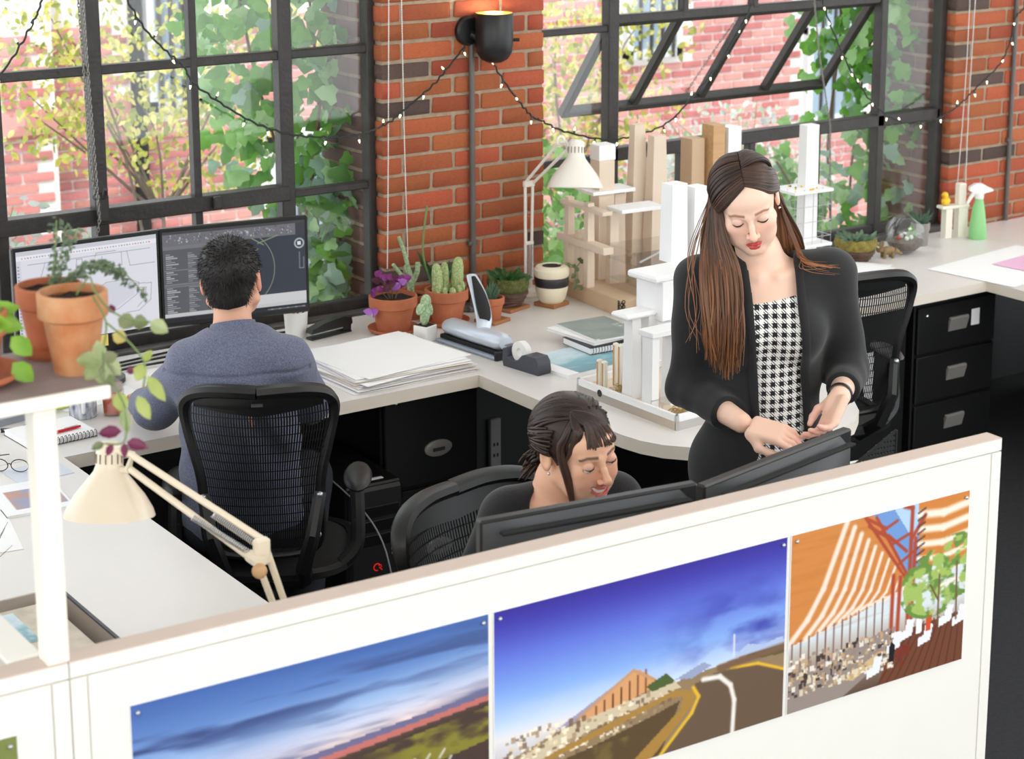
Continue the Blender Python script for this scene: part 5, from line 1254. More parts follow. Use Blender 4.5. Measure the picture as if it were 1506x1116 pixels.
book('thick black spiral notebook under the sage green booklets', (3.655, 4.86, ZD + .0105), math.radians(-2), .20, .16, .022, m_blk, None, True)
book('white booklet between spiral notebook and sage green booklet', (3.665, 4.925, ZD + .0335), math.radians(4), .19, .24, .009, m_paper, None, name='booklet')
book('sage green printed booklet on top of the spiral notebook', (3.69, 4.915, ZD + .0435), math.radians(-3), .19, .24, .006, m_paper, cover_sage, name='booklet')
t = thing('ceramic_jar', 'blue and white patterned ceramic jar beside the cardboard model base', 'jar', (4.03, 5.03, ZD))
def jar_paint(): return None
MB().lathe([(0, 0), (.034, 0), (.045, .02), (.05, .045), (.044, .068), (.034, .078), (.034, .084)], 28).build('jar_body', mat('china_blue', (226, 230, 236), .25, alt=(132, 152, 190), vscale=70), t); MB().lathe([(.038, .082), (.04, .088), (.03, .096), (0, .10)], 28).build('lid', mat('china_white', (236, 238, 240), .25), t)

# ------------------------------------------------------------------ architecture models
def slab(t, name, lo, hi, m, top=None):
    """A tower block; `top` narrows it toward its top (fraction)."""
    x0, y0, z0 = lo; x1, y1, z1 = hi
    if not top: return MB().box(lo, hi, .0015).build(name, m, t)
    cx, cy = (x0 + x1) / 2, (y0 + y1) / 2
    vs = [(x0, y0, z0), (x1, y0, z0), (x1, y1, z0), (x0, y1, z0)] + [(cx + (x - cx) * top, cy + (y - cy) * top, z1) for x, y in ((x0, y0), (x1, y0), (x1, y1), (x0, y1))]
    return MB().add(vs, [(3, 2, 1, 0), (4, 5, 6, 7), (0, 1, 5, 4), (1, 2, 6, 5), (2, 3, 7, 6), (3, 0, 4, 7)]).build(name, m, t)
t = thing('tower_model', 'cream card tower model with clear floors on a cardboard base', 'model', (3.935, 5.13, ZD), math.radians(-4))
m_kraft = mat('cardboard_tan', (206, 178, 146), .8, var=.08)
MB().box((0, 0, 0), (.40, .41, .058), .002).build('base_box', m_kraft, t)
q = MB()
for k in range(6): q.lathe([(.0055, -.001), (.009, 0), (.0055, .001), (.0055, -.001)], 10, Matrix.Translation((.007 + (.012 if k % 2 else 0) * .4, -.0015, .0105 + k * .0082)) @ Matrix.Rotation(PI / 2, 4, 'X')).lathe([(.004, -.001), (.007, 0), (.004, .001), (.004, -.001)], 10, Matrix.Translation((-.0015, .008, .0105 + k * .0082)) @ Matrix.Rotation(PI / 2, 4, 'Y'))
q.build('corner_lacing', m_blk, t)
slab(t, 'front_tower', (.095, .285, .058), (.160, .345, .49), m_card); slab(t, 'tower_cap', (.093, .283, .49), (.162, .347, .545), m_foam)
slab(t, 'rear_tower', (.245, .30, .058), (.325, .36, .60), m_card, .55); slab(t, 'rear_tower', (.285, .235, .058), (.37, .30, .565), m_card, .6)
for x, y, z1, w_ in ((-.0, .21, .36, .03), (-.0, .34, .36, .03), (.0, .27, .25, .025), (.17, .30, .36, .05), (.10, .22, .335, .04)): slab(t, 'leg', (x, y, .058), (x + w_, y + .03, z1), m_card, .85)
slab(t, 'platform', (.07, .10, .335), (.25, .20, .348), m_foam); slab(t, 'platform', (.06, .27, .37), (.24, .37, .383), m_foam); slab(t, 'side_platform', (-.01, .10, .335), (.03, .38, .349), m_card); slab(t, 'side_platform', (-.012, .09, .20), (.03, .40, .225), m_card)
slab(t, 'timber_block', (.30, .12, .15), (.40, .17, .175), m_pine)
for z in (.09, .16, .21): MB().box((.08, .02, z), (.30, .20, z + .003)).build('clear_floor', m_acr, t, 0)
MB().box((.08, .02, .06), (.082, .20, .21)).build('clear_wall', m_acr, t, 0); MB().box((.08, .02, .06), (.30, .022, .21)).build('clear_wall', m_acr, t, 0)
MB().tube([(.10, .03, .175), (.25, .08, .20)], .004, 6).tube([(.11, .03, .07), (.19, .05, .085)], .003, 6).build('white_strut', m_foam, t); MB().ball((.16, .01, .066), .008, 8, 6).build('small_ball', m_foam, t)

t = thing('tower_model', 'white foam board tower model standing in a shallow white tray', 'model', (3.315, 4.057, ZD), math.radians(2))
MB().box((0, 0, 0), (.40, .455, .026), .0).build('tray_floor', m_card, t)
for lo, hi in (((0, 0, 0), (.40, .010, .046)), ((0, 0, 0), (.010, .455, .046)), ((0, .445, 0), (.40, .455, .046)), ((.39, 0, 0), (.40, .455, .046))): MB().box(lo, hi, .001).build('tray_side', m_foam, t)
MB().lathe([(0, -.004), (.009, -.004), (.011, 0), (0, 0)], 18, Matrix.Translation((-.0005, .345, .026)) @ Matrix.Rotation(-PI / 2, 4, 'Y')).build('black_knob', m_blk, t)
def rib_pair(x, y, h_):
    for dy in (0, .024): MB().box((x, y + dy, .026), (x + .016, y + dy + .015, h_), .003).build('fin', m_cream, t); MB().box((x - .0006, y + dy + .004, .032), (x + .001, y + dy + .011, h_ - .006)).build('fin_inlay', m_pine, t)
rib_pair(.022, .352, .116); rib_pair(.07, .335, .162)
slab(t, 'portal_leg', (.018, .13, .026), (.046, .175, .24), m_foam); slab(t, 'portal_leg', (.09, .13, .026), (.13, .175, .24), m_foam, .9); slab(t, 'portal_leg', (.15, .13, .026), (.20, .175, .24), m_foam); slab(t, 'portal_beam', (.010, .12, .24), (.22, .185, .256), m_foam)
slab(t, 'portal_leg', (.035, .24, .026), (.075, .285, .27), m_foam, .8); slab(t, 'portal_leg', (.09, .23, .026), (.13, .285, .27), m_foam, .85); MB().box((.0, .225, .27), (.17, .30, .286), .006).build('portal_beam', m_foam, t); slab(t, 'side_wall', (.018, .01 + .12, .03), (.20, .137, .055), m_acr)
slab(t, 'core_block', (.115, .20, .256), (.22, .32, .372), m_foam); MB().box((.085, .20, .372), (.30, .33, .392), .006).build('upper_beam', m_foam, t)
slab(t, 'upper_tower', (.245, .315, .39), (.31, .37, .625), m_foam, .9); slab(t, 'upper_tower', (.32, .30, .026), (.385, .36, .61), m_foam, .8)
m_straw = mat('dry_grass', (196, 172, 112), .9, alt=(150, 124, 70), vscale=80, bump=1)
for x, y, a, b in ((.10, .30, .05, .02), (.20, .06, .09, .035), (.06, .05, .05, .018), (.07, .31, .03, .02)):
    Ms = [Matrix.Translation((x + random.gauss(0, a * .5), y + random.gauss(0, b), .03 + random.random() * .012)) @ Matrix.Rotation(random.random() * 6, 4, 'Z') @ Matrix.Rotation(random.uniform(-.5, .5), 4, 'Y') for _ in range(90)]
    q = MB().tube([(-.012, 0, 0), (0, .002, .003), (.012, 0, 0)], .0009, 3); o = obj('dry_moss', scatter_mesh('dry_moss', q.v, q.f, Ms, m_straw), t); o['kind'] = 'stuff'
for lb, x, w_, z1, m in (('plain brown card tower model near the window', 4.465, .062, 1.272, m_kraft), ('pine wood tower model behind the standing person', 4.540, .058, 1.32, m_pine), ('tall white tower model beside the pine tower', 4.612, .066, 1.305, m_foam)):
    t = thing('tower_block', lb, 'model', (x, 5.40 - (.0 if x < 4.5 else .03), ZD)); slab(t, 'shaft', (0, 0, .02), (w_, .07, z1 - ZD), m, .94); MB().box((-.004, -.015, 0), (w_ + .004, .085, .02), .002).build('foot', m, t)
t = thing('tower_model', 'slender white tower model with wire cage on the corner worktop', 'model', (4.96, 5.33, ZR), math.radians(-3))
slab(t, 'tower', (.02, .02, 0), (.085, .07, .60), m_foam, .9)
q = MB()
for i in range(5):
    for j in range(4):
        if i in (0, 4) or j in (0, 3): q.tube([(-.07 + .045 * i, -.03 + .045 * j, 0), (-.07 + .045 * i, -.03 + .045 * j, .37)], .0012, 4)
for k in range(1, 7):
    z = .06 * k; c_ = [(-.07, -.03, z), (.11, -.03, z), (.11, .105, z), (-.07, .105, z), (-.07, -.03, z)]; q.tube(c_, .0012, 4)
q.build('wire_cage', m_silver, t)
for z in (.14, .35): slab(t, 'deck', (-.075, -.035, z), (.115, .11, z + .012), m_foam)
for k in range(14): MB().ball((random.uniform(-.06, .1), random.uniform(-.03, .1), .365), .004, 6, 4).build('figure', m_duck if k % 3 else m_dleaf, t)

# ------------------------------------------------------------------ corner worktop papers
t = thing('drawing_sheet', 'large white drawing sheet with a pink panel on corner worktop', 'paper', (5.84, 5.05, ZR), math.radians(8))
sheet(t, 'paper', 0, 0, .62, .40, .0022, 0, m_paper, .0002)
def pink():
    c = Canvas(60, 40, (244, 200, 232)); c.dots(30, (.2, .3, .8, .6), .03, [(206, 150, 190), (226, 170, 206)], 2); return c
picture('pink_panel', pink(), .34, .17, m_print, t, (0, 0, 0), Matrix.Translation((-.06, -.10, .0042)) @ Matrix.Rotation(-PI / 2, 4, 'X'))
t = thing('paper_pile', 'white crumpled papers at the edge beneath the yellow mossy basket', 'papers', (5.22, 5.26, ZR))
for k in range(4): sheet(t, 'sheet', .02 * k, .015 * k, .20, .16, .005 + .0035 * k, .2 * k, m_paper, .0013, .0006)

# ------------------------------------------------------------------ blue shirt desk
t = thing('keyboard', 'dark keyboard with white keys below the monitors', 'keyboard', (2.37, 5.13, ZD), math.radians(-8))
MB().box((-.21, -.065, 0), (.21, .065, .014), .004).build('tray', m_blk, t); q = MB()
for r_ in range(5):
    for c_ in range(17): q.box((-.20 + c_ * .0236, -.055 + r_ * .0225, .014), (-.20 + c_ * .0236 + .0195, -.055 + r_ * .0225 + .0185, .019), .002)
q.build('keys', mat('key_white', (230, 230, 232), .5), t)
t = thing('mug', 'white mug with blue feather pattern on the window worktop', 'mug', (2.004, 5.144, ZD), math.radians(-20))
mm = mat('mug_pattern', (236, 238, 242), .25, alt=(76, 92, 124), vscale=60, stretch=(1, 1, .35))
MB().lathe([(0, 0), (.036, 0), (.039, .004), (.040, .092), (.038, .094), (.036, .09), (.035, .006), (0, .006)], 32).build('cup', mm, t); MB().tube(smooth_path([(0, -.039, .078), (0, -.062, .070), (0, -.064, .035), (0, -.039, .022)], 5), .006, 8, flat=.8).build('handle', mat('mug_white', (232, 234, 238), .25), t)
t = thing('tea_glass', 'small glass of orange tea beside the patterned mug', 'glass', (2.085, 5.115, ZD))
MB().lathe([(0, 0), (.030, 0), (.033, .07), (.0318, .07), (.029, .004), (0, .004)], 24).build('glass', m_clear, t); MB().lathe([(0, .006), (.0285, .006), (.031, .055), (0, .055)], 24).build('tea', mat('tea_orange', (214, 82, 22), .15), t)
book('white spiral notepad with black wire near the desk phone', (1.862, 5.03, ZD), math.radians(4), .20, .17, .016, m_paper, None, True, 'notepad', 'notepad')
t = thing('pen', 'red ballpoint pen lying on the white notepad', 'pen', (1.87, 4.99, ZD + .0165), math.radians(10)); MB().tube([(-.06, 0, .005), (-.05, 0, .005), (.055, 0, .005), (.07, 0, .005)], [.001, .0045, .0045, .003], 8).build('barrel', mat('pen_red', (206, 30, 40), .3), t); MB().box((.02, -.002, .009), (.06, .002, .011)).build('clip', m_silver, t)
t = thing('highlighter', 'yellow green highlighter pen between phone and mug', 'pen', (1.955, 5.235, ZD), math.radians(15)); MB().tube([(-.055, 0, .009), (.04, 0, .009), (.055, 0, .009)], [.008, .008, .004], 10, flat=.8).build('barrel', mat('highlighter_lime', (206, 220, 50), .4), t); MB().tube([(.04, 0, .009), (.065, 0, .009)], [.0085, .007], 10, flat=.8).build('cap', mat('highlighter_lime', (206, 220, 50)), t)
t = thing('desk_phone', 'grey desk phone with coiled black handset cord', 'phone', (1.79, 5.28, ZD), math.radians(12))
MB().prism([(-.09, 0), (-.09, .02), (.09, .06), (.09, 0)], -.09, .09, Matrix(((0, 0, 1, 0), (1, 0, 0, 0), (0, 1, 0, 0), (0, 0, 0, 1)))).build('base', mat('phone_grey', (150, 156, 166), .4), t)
MB().tube(smooth_path([(.04, -.08, .045), (.045, -.04, .07), (.045, .04, .085), (.04, .08, .075)], 4), [.024, .022, .016, .014, .013, .013, .013, .013, .014, .016, .02, .024, .024], 10).build('handset', m_blk, t)
cp = smooth_path([(.04, -.085, .04), (.03, -.14, .012), (-.02, -.17, .01), (-.07, -.15, .012)], 10)
MB().tube([p + Vector((0, math.cos(i * 2.1) * .006, math.sin(i * 2.1) * .006)) for i, p in enumerate([cp[k // 4] + (cp[min(k // 4 + 1, len(cp) - 1)] - cp[k // 4]) * ((k % 4) / 4) for k in range(4 * (len(cp) - 1))])], .0025, 5).build('coiled_cord', m_blk, t)
t = thing('eyeglasses', 'thin black eyeglasses folded on the side desk', 'glasses', (1.66, 4.80, ZD), math.radians(-40))
for x in (-.028, .028): MB().tube([(x + .024 * math.cos(a), .0, .02 + .017 * math.sin(a)) for a in [2 * PI * k / 16 for k in range(17)]], .0014, 5, cap=False).build('rim', m_blk, t)
for x in (-.052, .052): MB().tube([(x, 0, .022), (x * .98, .07, .022), (x * .9, .125, .006)], .0016, 5).build('temple', m_blk, t)
MB().tube([(-.006, 0, .022), (0, -.002, .026), (.006, 0, .022)], .0014, 5).build('bridge', m_blk, t)
def cover_city():
    c = Canvas(40, 52, (240, 240, 242)); c.rect(.2, .15, .95, .75, (150, 150, 176)); c.blend(((c.X > .2) & (c.X < .95) & (c.Y > .15) & (c.Y < .75)) * np.clip((c.noise(6, 6, 2) - .45) * 5, 0, 1), (190, 140, 120)); return c
book('white brochure with a small city photo on the side desk', (1.63, 4.58, ZD), math.radians(-6), .17, .23, .006, m_paper, cover_city, name='brochure', cat='brochure')
t = thing('paper_sheet', 'blue grey paper sheet lying at the inner side desk edge', 'paper', (1.72, 4.76, ZD)); sheet(t, 'paper', 0, 0, .15, .13, .0012, .05, mat('paper_blue_grey', (206, 212, 224), .8))
t = thing('paper_sheet', 'plain white paper sheet near the return partition', 'paper', (1.42, 4.42, ZD)); sheet(t, 'paper', 0, 0, .21, .29, .0012, -.2, m_paper)
t = thing('paper_sheet', 'loose white page behind the plant shelf on window worktop', 'paper', (2.10, 5.28, ZD)); sheet(t, 'paper', 0, 0, .26, .12, .0012, .1, m_paper)
t = thing('sticky_note', 'yellow sticky note hanging below the pale screen', 'note', (2.175, 5.405, .865)); MB().box((-.022, 0, 0), (.022, .001, .035)).build('note', mat('note_yellow', (226, 206, 110), .8), t)
t = thing('pen_cup', 'white pen cup full of coloured pens beside the stapler', 'cup', (2.915, 5.56, ZD))
MB().lathe([(0, 0), (.035, 0), (.040, .085), (.038, .085), (.034, .004), (0, .004)], 24).build('cup', m_white, t)
for k, (nm, c) in enumerate((('dark blue', (40, 80, 160)), ('red', (206, 60, 40)), ('yellow', (236, 200, 60)), ('black', (40, 40, 44)), ('green', (60, 140, 80)), ('orange', (220, 120, 40)), ('white', (226, 226, 230)), ('navy', (24, 44, 96)))):
    a = k * .8; q = thing('pen', nm + ' pen standing upright in the white pen cup', 'pen', (2.915, 5.56, ZD + .005), group='pens in the white cup')
    MB().tube([(math.cos(a) * .017, math.sin(a) * .017, .002), (math.cos(a) * .032, math.sin(a) * .032, .10 + .006 * (k % 4))], .0036, 6).build('barrel', mat('pen_%d' % k, c, .4), q)
    MB().tube([(math.cos(a) * .032, math.sin(a) * .032, .10 + .006 * (k % 4)), (math.cos(a) * .034, math.sin(a) * .034, .115 + .006 * (k % 4))], .0026, 6).build('tip', m_dgrey, q)
for k in range(3):
    t = thing('monitor_cable', ('black cable running along the sill behind the monitors', 'thinner black cable looping on the worktop behind monitors', 'third black cable trailing toward the pen cup')[k], 'cable', (2.2 + .1 * k, 5.49 + .05 * k, ZD))
    MB().tube(smooth_path([(-.1, -.01, .005), (.1, .012, .006), (.3, .008, .008), (.5, .015, .005)], 6), .004, 6).build('cord', m_blk, t)
# magazine box on the side desk
t = thing('magazine_box', 'grey file box with dark lining full of magazines on side desk', 'file box', (1.24, 3.40, ZD))
for lo, hi in (((-.14, 0, 0), (.136, .006, .112)), ((.132, 0, 0), (.136, .34, .118)), ((-.14, 0, 0), (-.136, .34, .112)), ((-.14, .334, 0), (.136, .34, .112)), ((-.14, 0, 0), (.136, .34, .004))): MB().box(lo, hi, .001).build('side_panel', mat('box_grey', (196, 186, 178), .6), t)
MB().box((.130, -.002, .117), (.138, .342, .122), .001).box((.10, -.004, .06), (.139, .0, .118), .001).build('dark_edge', mat('box_dark', (48, 50, 62), .5), t)
for k, (nm, c) in enumerate((('dusty red', (196, 120, 118)), ('sand coloured', (216, 186, 150)), ('pale straw', (226, 206, 170)), ('brown', (176, 150, 130)), ('tan', (210, 176, 140)), ('cream topmost', (226, 214, 196)))):
    q = thing('magazine', nm + ' magazine stacked inside the grey file box', 'magazine', (1.24, 3.40, ZD + .005 + .0165 * k), group='magazines in the file box')
    MB().box((-.126 + .005 * k, .012 + .003 * k, 0), (.122 - .004 * k, .318 - .004 * k, .0155), .001).build('pages', mat('magazine_%d' % k, c, .6, var=.3, vscale=20), q)
    if k == 5: picture('cover_print', cover_sea(), .10, .16, m_print, q, (0, 0, 0), Matrix.Translation((-.08, .12, .0162)) @ Matrix.Rotation(-PI / 2, 4, 'X'))
t = thing('grass_plant', 'wispy tuft of green grass blades rising beside the magazine box', 'plant', (1.235, 3.83, ZD))
MB().lathe(pot_prof(.04, .06), 24).build('pot', m_white, t)
for k in range(26):
    a = k * 2.4; sp = smooth_path([(0, 0, .05), (math.cos(a) * .02, math.sin(a) * .02, .14), (math.cos(a) * (.05 + .02 * (k % 3)), math.sin(a) * .05, .20 + .012 * (k % 5))], 4)
    MB().tube(sp, [.0016 * (1 - i / len(sp)) + .0003 for i in range(len(sp))], 4).build('blade', m_dleaf, t)
# letter tray beyond the second rear monitor
t = thing('letter_tray', 'black perforated metal letter tray with papers behind partition end', 'tray', (2.86, 2.84, .7375), math.radians(-6))
MB().box((-.06, -.03, .0), (.12, .12, .012), .003).build('tray_base', m_blk, t)
sl = lambda x: .335 + .55 * x
q2 = MB()
for i in range(19):
    x = -.05 + i * .0085; q2.box((x, .05, .012), (x + .0048, .053, sl(x)))
for j in range(34):
    z = .03 + j * .0115; x0 = max(-.05, (z - .335) / .55)
    if x0 < .10: q2.box((x0, .0495, z), (.108, .0535, z + .0062))
q2.build('perforated_back', m_blk, t)
MB().tube([(-.052, .051, sl(-.05)), (.108, .051, sl(.11))], .0035, 6).tube([(.108, .051, sl(.11)), (.108, .051, .01)], .0035, 6).build('rim', m_blk, t)
t = thing('paper_stack', 'white papers leaning in the black perforated letter tray', 'papers', (2.86, 2.84, .7375 + .0125), math.radians(-6)); MB().box((-.045, .057, .0), (.03, .067, .325), .001).build('pages', m_paper, t)

# ------------------------------------------------------------------ organic bodies: distance fields meshed with surface nets
def A3(*p): return np.array(p, float)
def smin(a, b, k):
    h = np.clip(.5 + .5 * (b - a) / k, 0, 1); return b + (a - b) * h - k * h * (1 - h)
def smax(a, b, k): return -smin(-a, -b, k)
def ell(P, c, r, Rm=None):
    q = P - A3(*c)
    if Rm is not None: q = q @ Rm
    r = A3(*r); k0 = np.linalg.norm(q / r, axis=1); k1 = np.linalg.norm(q / (r * r), axis=1) + 1e-9
    return k0 * (k0 - 1) / k1
def cap(P, a, b, r0, r1=None):
    r1 = r0 if r1 is None else r1; a = A3(*a); d = A3(*b) - a; L2 = d @ d + 1e-12
    t = np.clip((P - a) @ d / L2, 0, 1)
    return np.linalg.norm(P - a - t[:, None] * d, axis=1) - (r0 + (r1 - r0) * t)
def chain_sdf(P, pts, rr, k=.012):
    d = None
    for i in range(len(pts) - 1):
        c = cap(P, pts[i], pts[i + 1], rr[i], rr[i + 1]); d = c if d is None else smin(d, c, k)
    return d
def rbox(P, c, h, r):
    q = np.abs(P - A3(*c)) - A3(*h) + r
    return np.linalg.norm(np.maximum(q, 0), axis=1) + np.minimum(q.max(1), 0) - r
def inv_pts(P, M):
    Mi = np.array(M.inverted()); return P @ Mi[:3, :3].T + Mi[:3, 3]
def sdf_mesh(f, lo, hi, h, keep=None):
    B = 8; lo = A3(*lo); nb = np.ceil((A3(*hi) - lo) / (h * B)).astype(int)
    g = np.stack(np.meshgrid(*[np.arange(n) for n in nb], indexing='ij'), -1).reshape(-1, 3)
    d = f(lo + (g + .5) * h * B); g = g[np.abs(d) < h * B * 1.35]
    if keep is not None: g = g[keep(lo + (g + .5) * h * B)]
    off9 = np.stack(np.meshgrid(*[np.arange(9)] * 3, indexing='ij'), -1).reshape(-1, 3)
    base = g * B
    vals = np.empty((len(g), 729))
    for s in range(0, len(g), 400):
        pts = lo + (base[s:s + 400, None] + off9[None]).reshape(-1, 3) * h
        vals[s:s + 400] = f(pts).reshape(-1, 729)
    V3 = vals.reshape(-1, 9, 9, 9); S = V3 < 0
    cnt = sum(S[:, i:i + 8, j:j + 8, k:k + 8].astype(int) for i in (0, 1) for j in (0, 1) for k in (0, 1))
    act = (cnt > 0) & (cnt < 8)
    bi, ci, cj, ck = np.nonzero(act)
    cells = base[bi] + np.stack([ci, cj, ck], 1)
    acc = np.zeros((len(cells), 3)); num = np.zeros(len(cells))
    C8 = [(i, j, k) for i in (0, 1) for j in (0, 1) for k in (0, 1)]
    cv = {c: V3[bi, ci + c[0], cj + c[1], ck + c[2]] for c in C8}
    for a in C8:
        for ax in range(3):
            if a[ax]: continue
            b = list(a); b[ax] = 1; b = tuple(b); va, vb = cv[a], cv[b]; m = (va < 0) != (vb < 0)
            t = np.where(m, va / np.where(m, va - vb, 1), 0); p = np.array(a, float)[None] + t[:, None] * np.eye(3)[ax]
            acc += p * m[:, None]; num += m
    V = lo + (cells + acc / num[:, None]) * h
    N_ = int((nb.max() + 2) * B); key = lambda c: (c[:, 0].astype(np.int64) * N_ + c[:, 1]) * N_ + c[:, 2]
    kk = key(cells); order = np.argsort(kk); ks = kk[order]
    def look(c):
        q = key(c); i = np.clip(np.searchsorted(ks, q), 0, len(ks) - 1); return np.where(ks[i] == q, order[i], -1)
    F = []
    for ax in range(3):
        sl = [slice(0, 8)] * 3; sl2 = list(sl); sl2[ax] = slice(1, 9)
        s0 = S[(slice(None), *sl)]; s1 = S[(slice(None), *sl2)]; e = s0 != s1
        b_, i, j, k = np.nonzero(e); c = base[b_] + np.stack([i, j, k], 1); ins = s0[b_, i, j, k]
        u, v = [(1, 2), (2, 0), (0, 1)][ax]; eu = np.eye(3, dtype=int)[u]; ev = np.eye(3, dtype=int)[v]
        q = np.stack([look(c - eu - ev), look(c - ev), look(c), look(c - eu)], 1)
        ok = (q >= 0).all(1); q = q[ok]; ins = ins[ok]; q[~ins] = q[~ins][:, ::-1]; F.append(q)
    F = np.concatenate(F)
    for _ in range(2):
        e = h * .3; gr = np.stack([f(V + np.eye(3)[a] * e) - f(V - np.eye(3)[a] * e) for a in range(3)], 1) / (2 * e)
        step = (f(V) / (np.sum(gr * gr, 1) + 1e-6))[:, None] * gr; n = np.linalg.norm(step, axis=1, keepdims=True)
        V = V - step * np.minimum(1, .5 * h / (n + 1e-12))
    return V, F
def sdf_obj(name, f, lo, hi, h, m, parent, col=None, parts=None):
    """parts: list of (lo, hi, h) boxes meshed at their own fineness and kept apart by `keep` tests."""
    VV, FF, o_ = [], [], 0
    for q in (parts or [(lo, hi, h, None)]):
        V, F = sdf_mesh(f, q[0], q[1], q[2], q[3]); VV.append(V); FF.append(F + o_); o_ += len(V)
    V = np.concatenate(VV); F = np.concatenate(FF)
    me = raw_mesh(name, V, F, m, smooth=True)
    if col is not None:
        c = col(V) / 255; c = np.where(c <= .04045, c / 12.92, ((c + .055) / 1.055) ** 2.4)
        at_ = me.color_attributes.new('Col', 'FLOAT_COLOR', 'POINT'); at_.data.foreach_set('color', np.hstack([c, np.ones((len(c), 1))]).ravel())
    return obj(name, me, parent)
def mixc(c, m, col): return c + (np.array(col, float) - c) * np.clip(m, 0, 1)[:, None]

def near(P, c, r, fn):
    """Evaluate fn only close by; farther off a sphere bound does."""
    d = np.linalg.norm(P - A3(*c), axis=1); out = d - (r - .08); m = d < r
    if m.any(): out[m] = fn(P[m])
    return out
def head_at(P, M, *a): return near(P, M.translation, .27, lambda q: head_sdf(inv_pts(q, M), *a))
def hand_at(P, M, *a): return near(P, M.translation, .24, lambda q: hand_sdf(q, M, *a))
# ---- head in its own frame: face toward -y, x to the picture's right, origin between the eyes' level and the ears
def head_sdf(Q, female=True, smile=False, lid=0.0):
    s = np.sign(Q[:, 0]); X = Q.copy(); X[:, 0] = np.abs(Q[:, 0])
    d = ell(Q, (0, .018, .026), (.073, .092, .076))
    d = smin(d, ell(Q, (0, -.030, -.030), (.057, .055, .070)), .03)
    d = smin(d, ell(Q, (0, -.046, .042), (.056, .041, .042)), .025)
    jw = .050 if female else .056
    d = smin(d, cap(X, (jw, .0, -.055), (.012, -.062, -.097), .018, .016), .025)
    d = smin(d, ell(Q, (0, -.066, -.095), (.017, .015, .014)), .018)
    d = smin(d, ell(X, (.034, -.048, -.056), (.024, .030, .034)), .025)
    d = smin(d, ell(X, (.038, -.056, -.022 if not smile else -.018), (.023, .024, .020)), .02)
    d = smin(d, cap(X, (.012, -.081, .016), (.040, -.070, .018), .0085, .007), .012)
    d = smax(d, -ell(X, (.031, -.096, .000), (.017, .016, .012)), .010)                       # eye socket
    ey = A3(.031, -.0765, -.001)
    lidd = np.linalg.norm(X - ey, axis=1) - .0137
    cut = np.maximum(-(X[:, 2] - (-.0045 + lid)), 0)                                             # upper lid reaches down to the slit
    up = np.maximum(lidd, -(X[:, 2] + .0045 - lid)); lo_ = np.maximum(lidd + .0003, X[:, 2] + .0085)
    d = smin(d, up, .003); d = smin(d, lo_, .003)
    d = smin(d, chain_sdf(Q, [(0, -.086, .010), (0, -.096, -.012), (0, -.108, -.031)], [.0065, .0068, .0085], .006), .010)
    d = smin(d, np.linalg.norm(Q - A3(0, -.1085, -.034), axis=1) - .0090, .006)
    d = smin(d, ell(X, (.0110, -.096, -.037), (.0068, .009, .0065)), .005)
    d = smax(d, -(np.linalg.norm(X - A3(.0062, -.1035, -.0425), axis=1) - .0028), .003)
    u, l = lips(Q, X, smile)
    d = smin(d, u, .004); d = smin(d, l, .004)
    if smile:
        d = smax(d, -mouth_gap(Q, X), .0015)
        d = smin(d, ell(X, (.040, -.066, -.042), (.017, .016, .015)), .012)
    # ears
    e = ell(X, (.076, .014, -.006), (.0075, .019, .031)); e = smax(e, -ell(X, (.083, .009, -.002), (.006, .011, .019)), .004)
    d = smin(d, e, .006)
    return d
def lips(Q, X, smile):
    if smile:
        u = chain_sdf(X, [(0, -.0965, -.0560), (.014, -.0915, -.0550), (.024, -.0835, -.0510), (.030, -.0770, -.0465)], [.0030, .0029, .0022, .0012], .003)
        l = chain_sdf(X, [(0, -.0935, -.0755), (.013, -.0895, -.0725), (.023, -.0825, -.0610), (.0295, -.0770, -.0475)], [.0038, .0036, .0026, .0012], .003)
    else:
        u = chain_sdf(X, [(0, -.0965, -.0625), (.006, -.0960, -.0612), (.013, -.0915, -.0638), (.0195, -.0855, -.0672)], [.0036, .0040, .0032, .0012], .003)
        l = chain_sdf(X, [(0, -.0945, -.0735), (.008, -.0925, -.0727), (.0188, -.0855, -.0680)], [.0050, .0046, .0012], .003)
    return u, l
def mouth_gap(Q, X): return chain_sdf(X, [(0, -.0985, -.0645), (.013, -.094, -.0625), (.022, -.087, -.0560), (.027, -.0815, -.0500)], [.0066, .0060, .0036, .0010], .002)
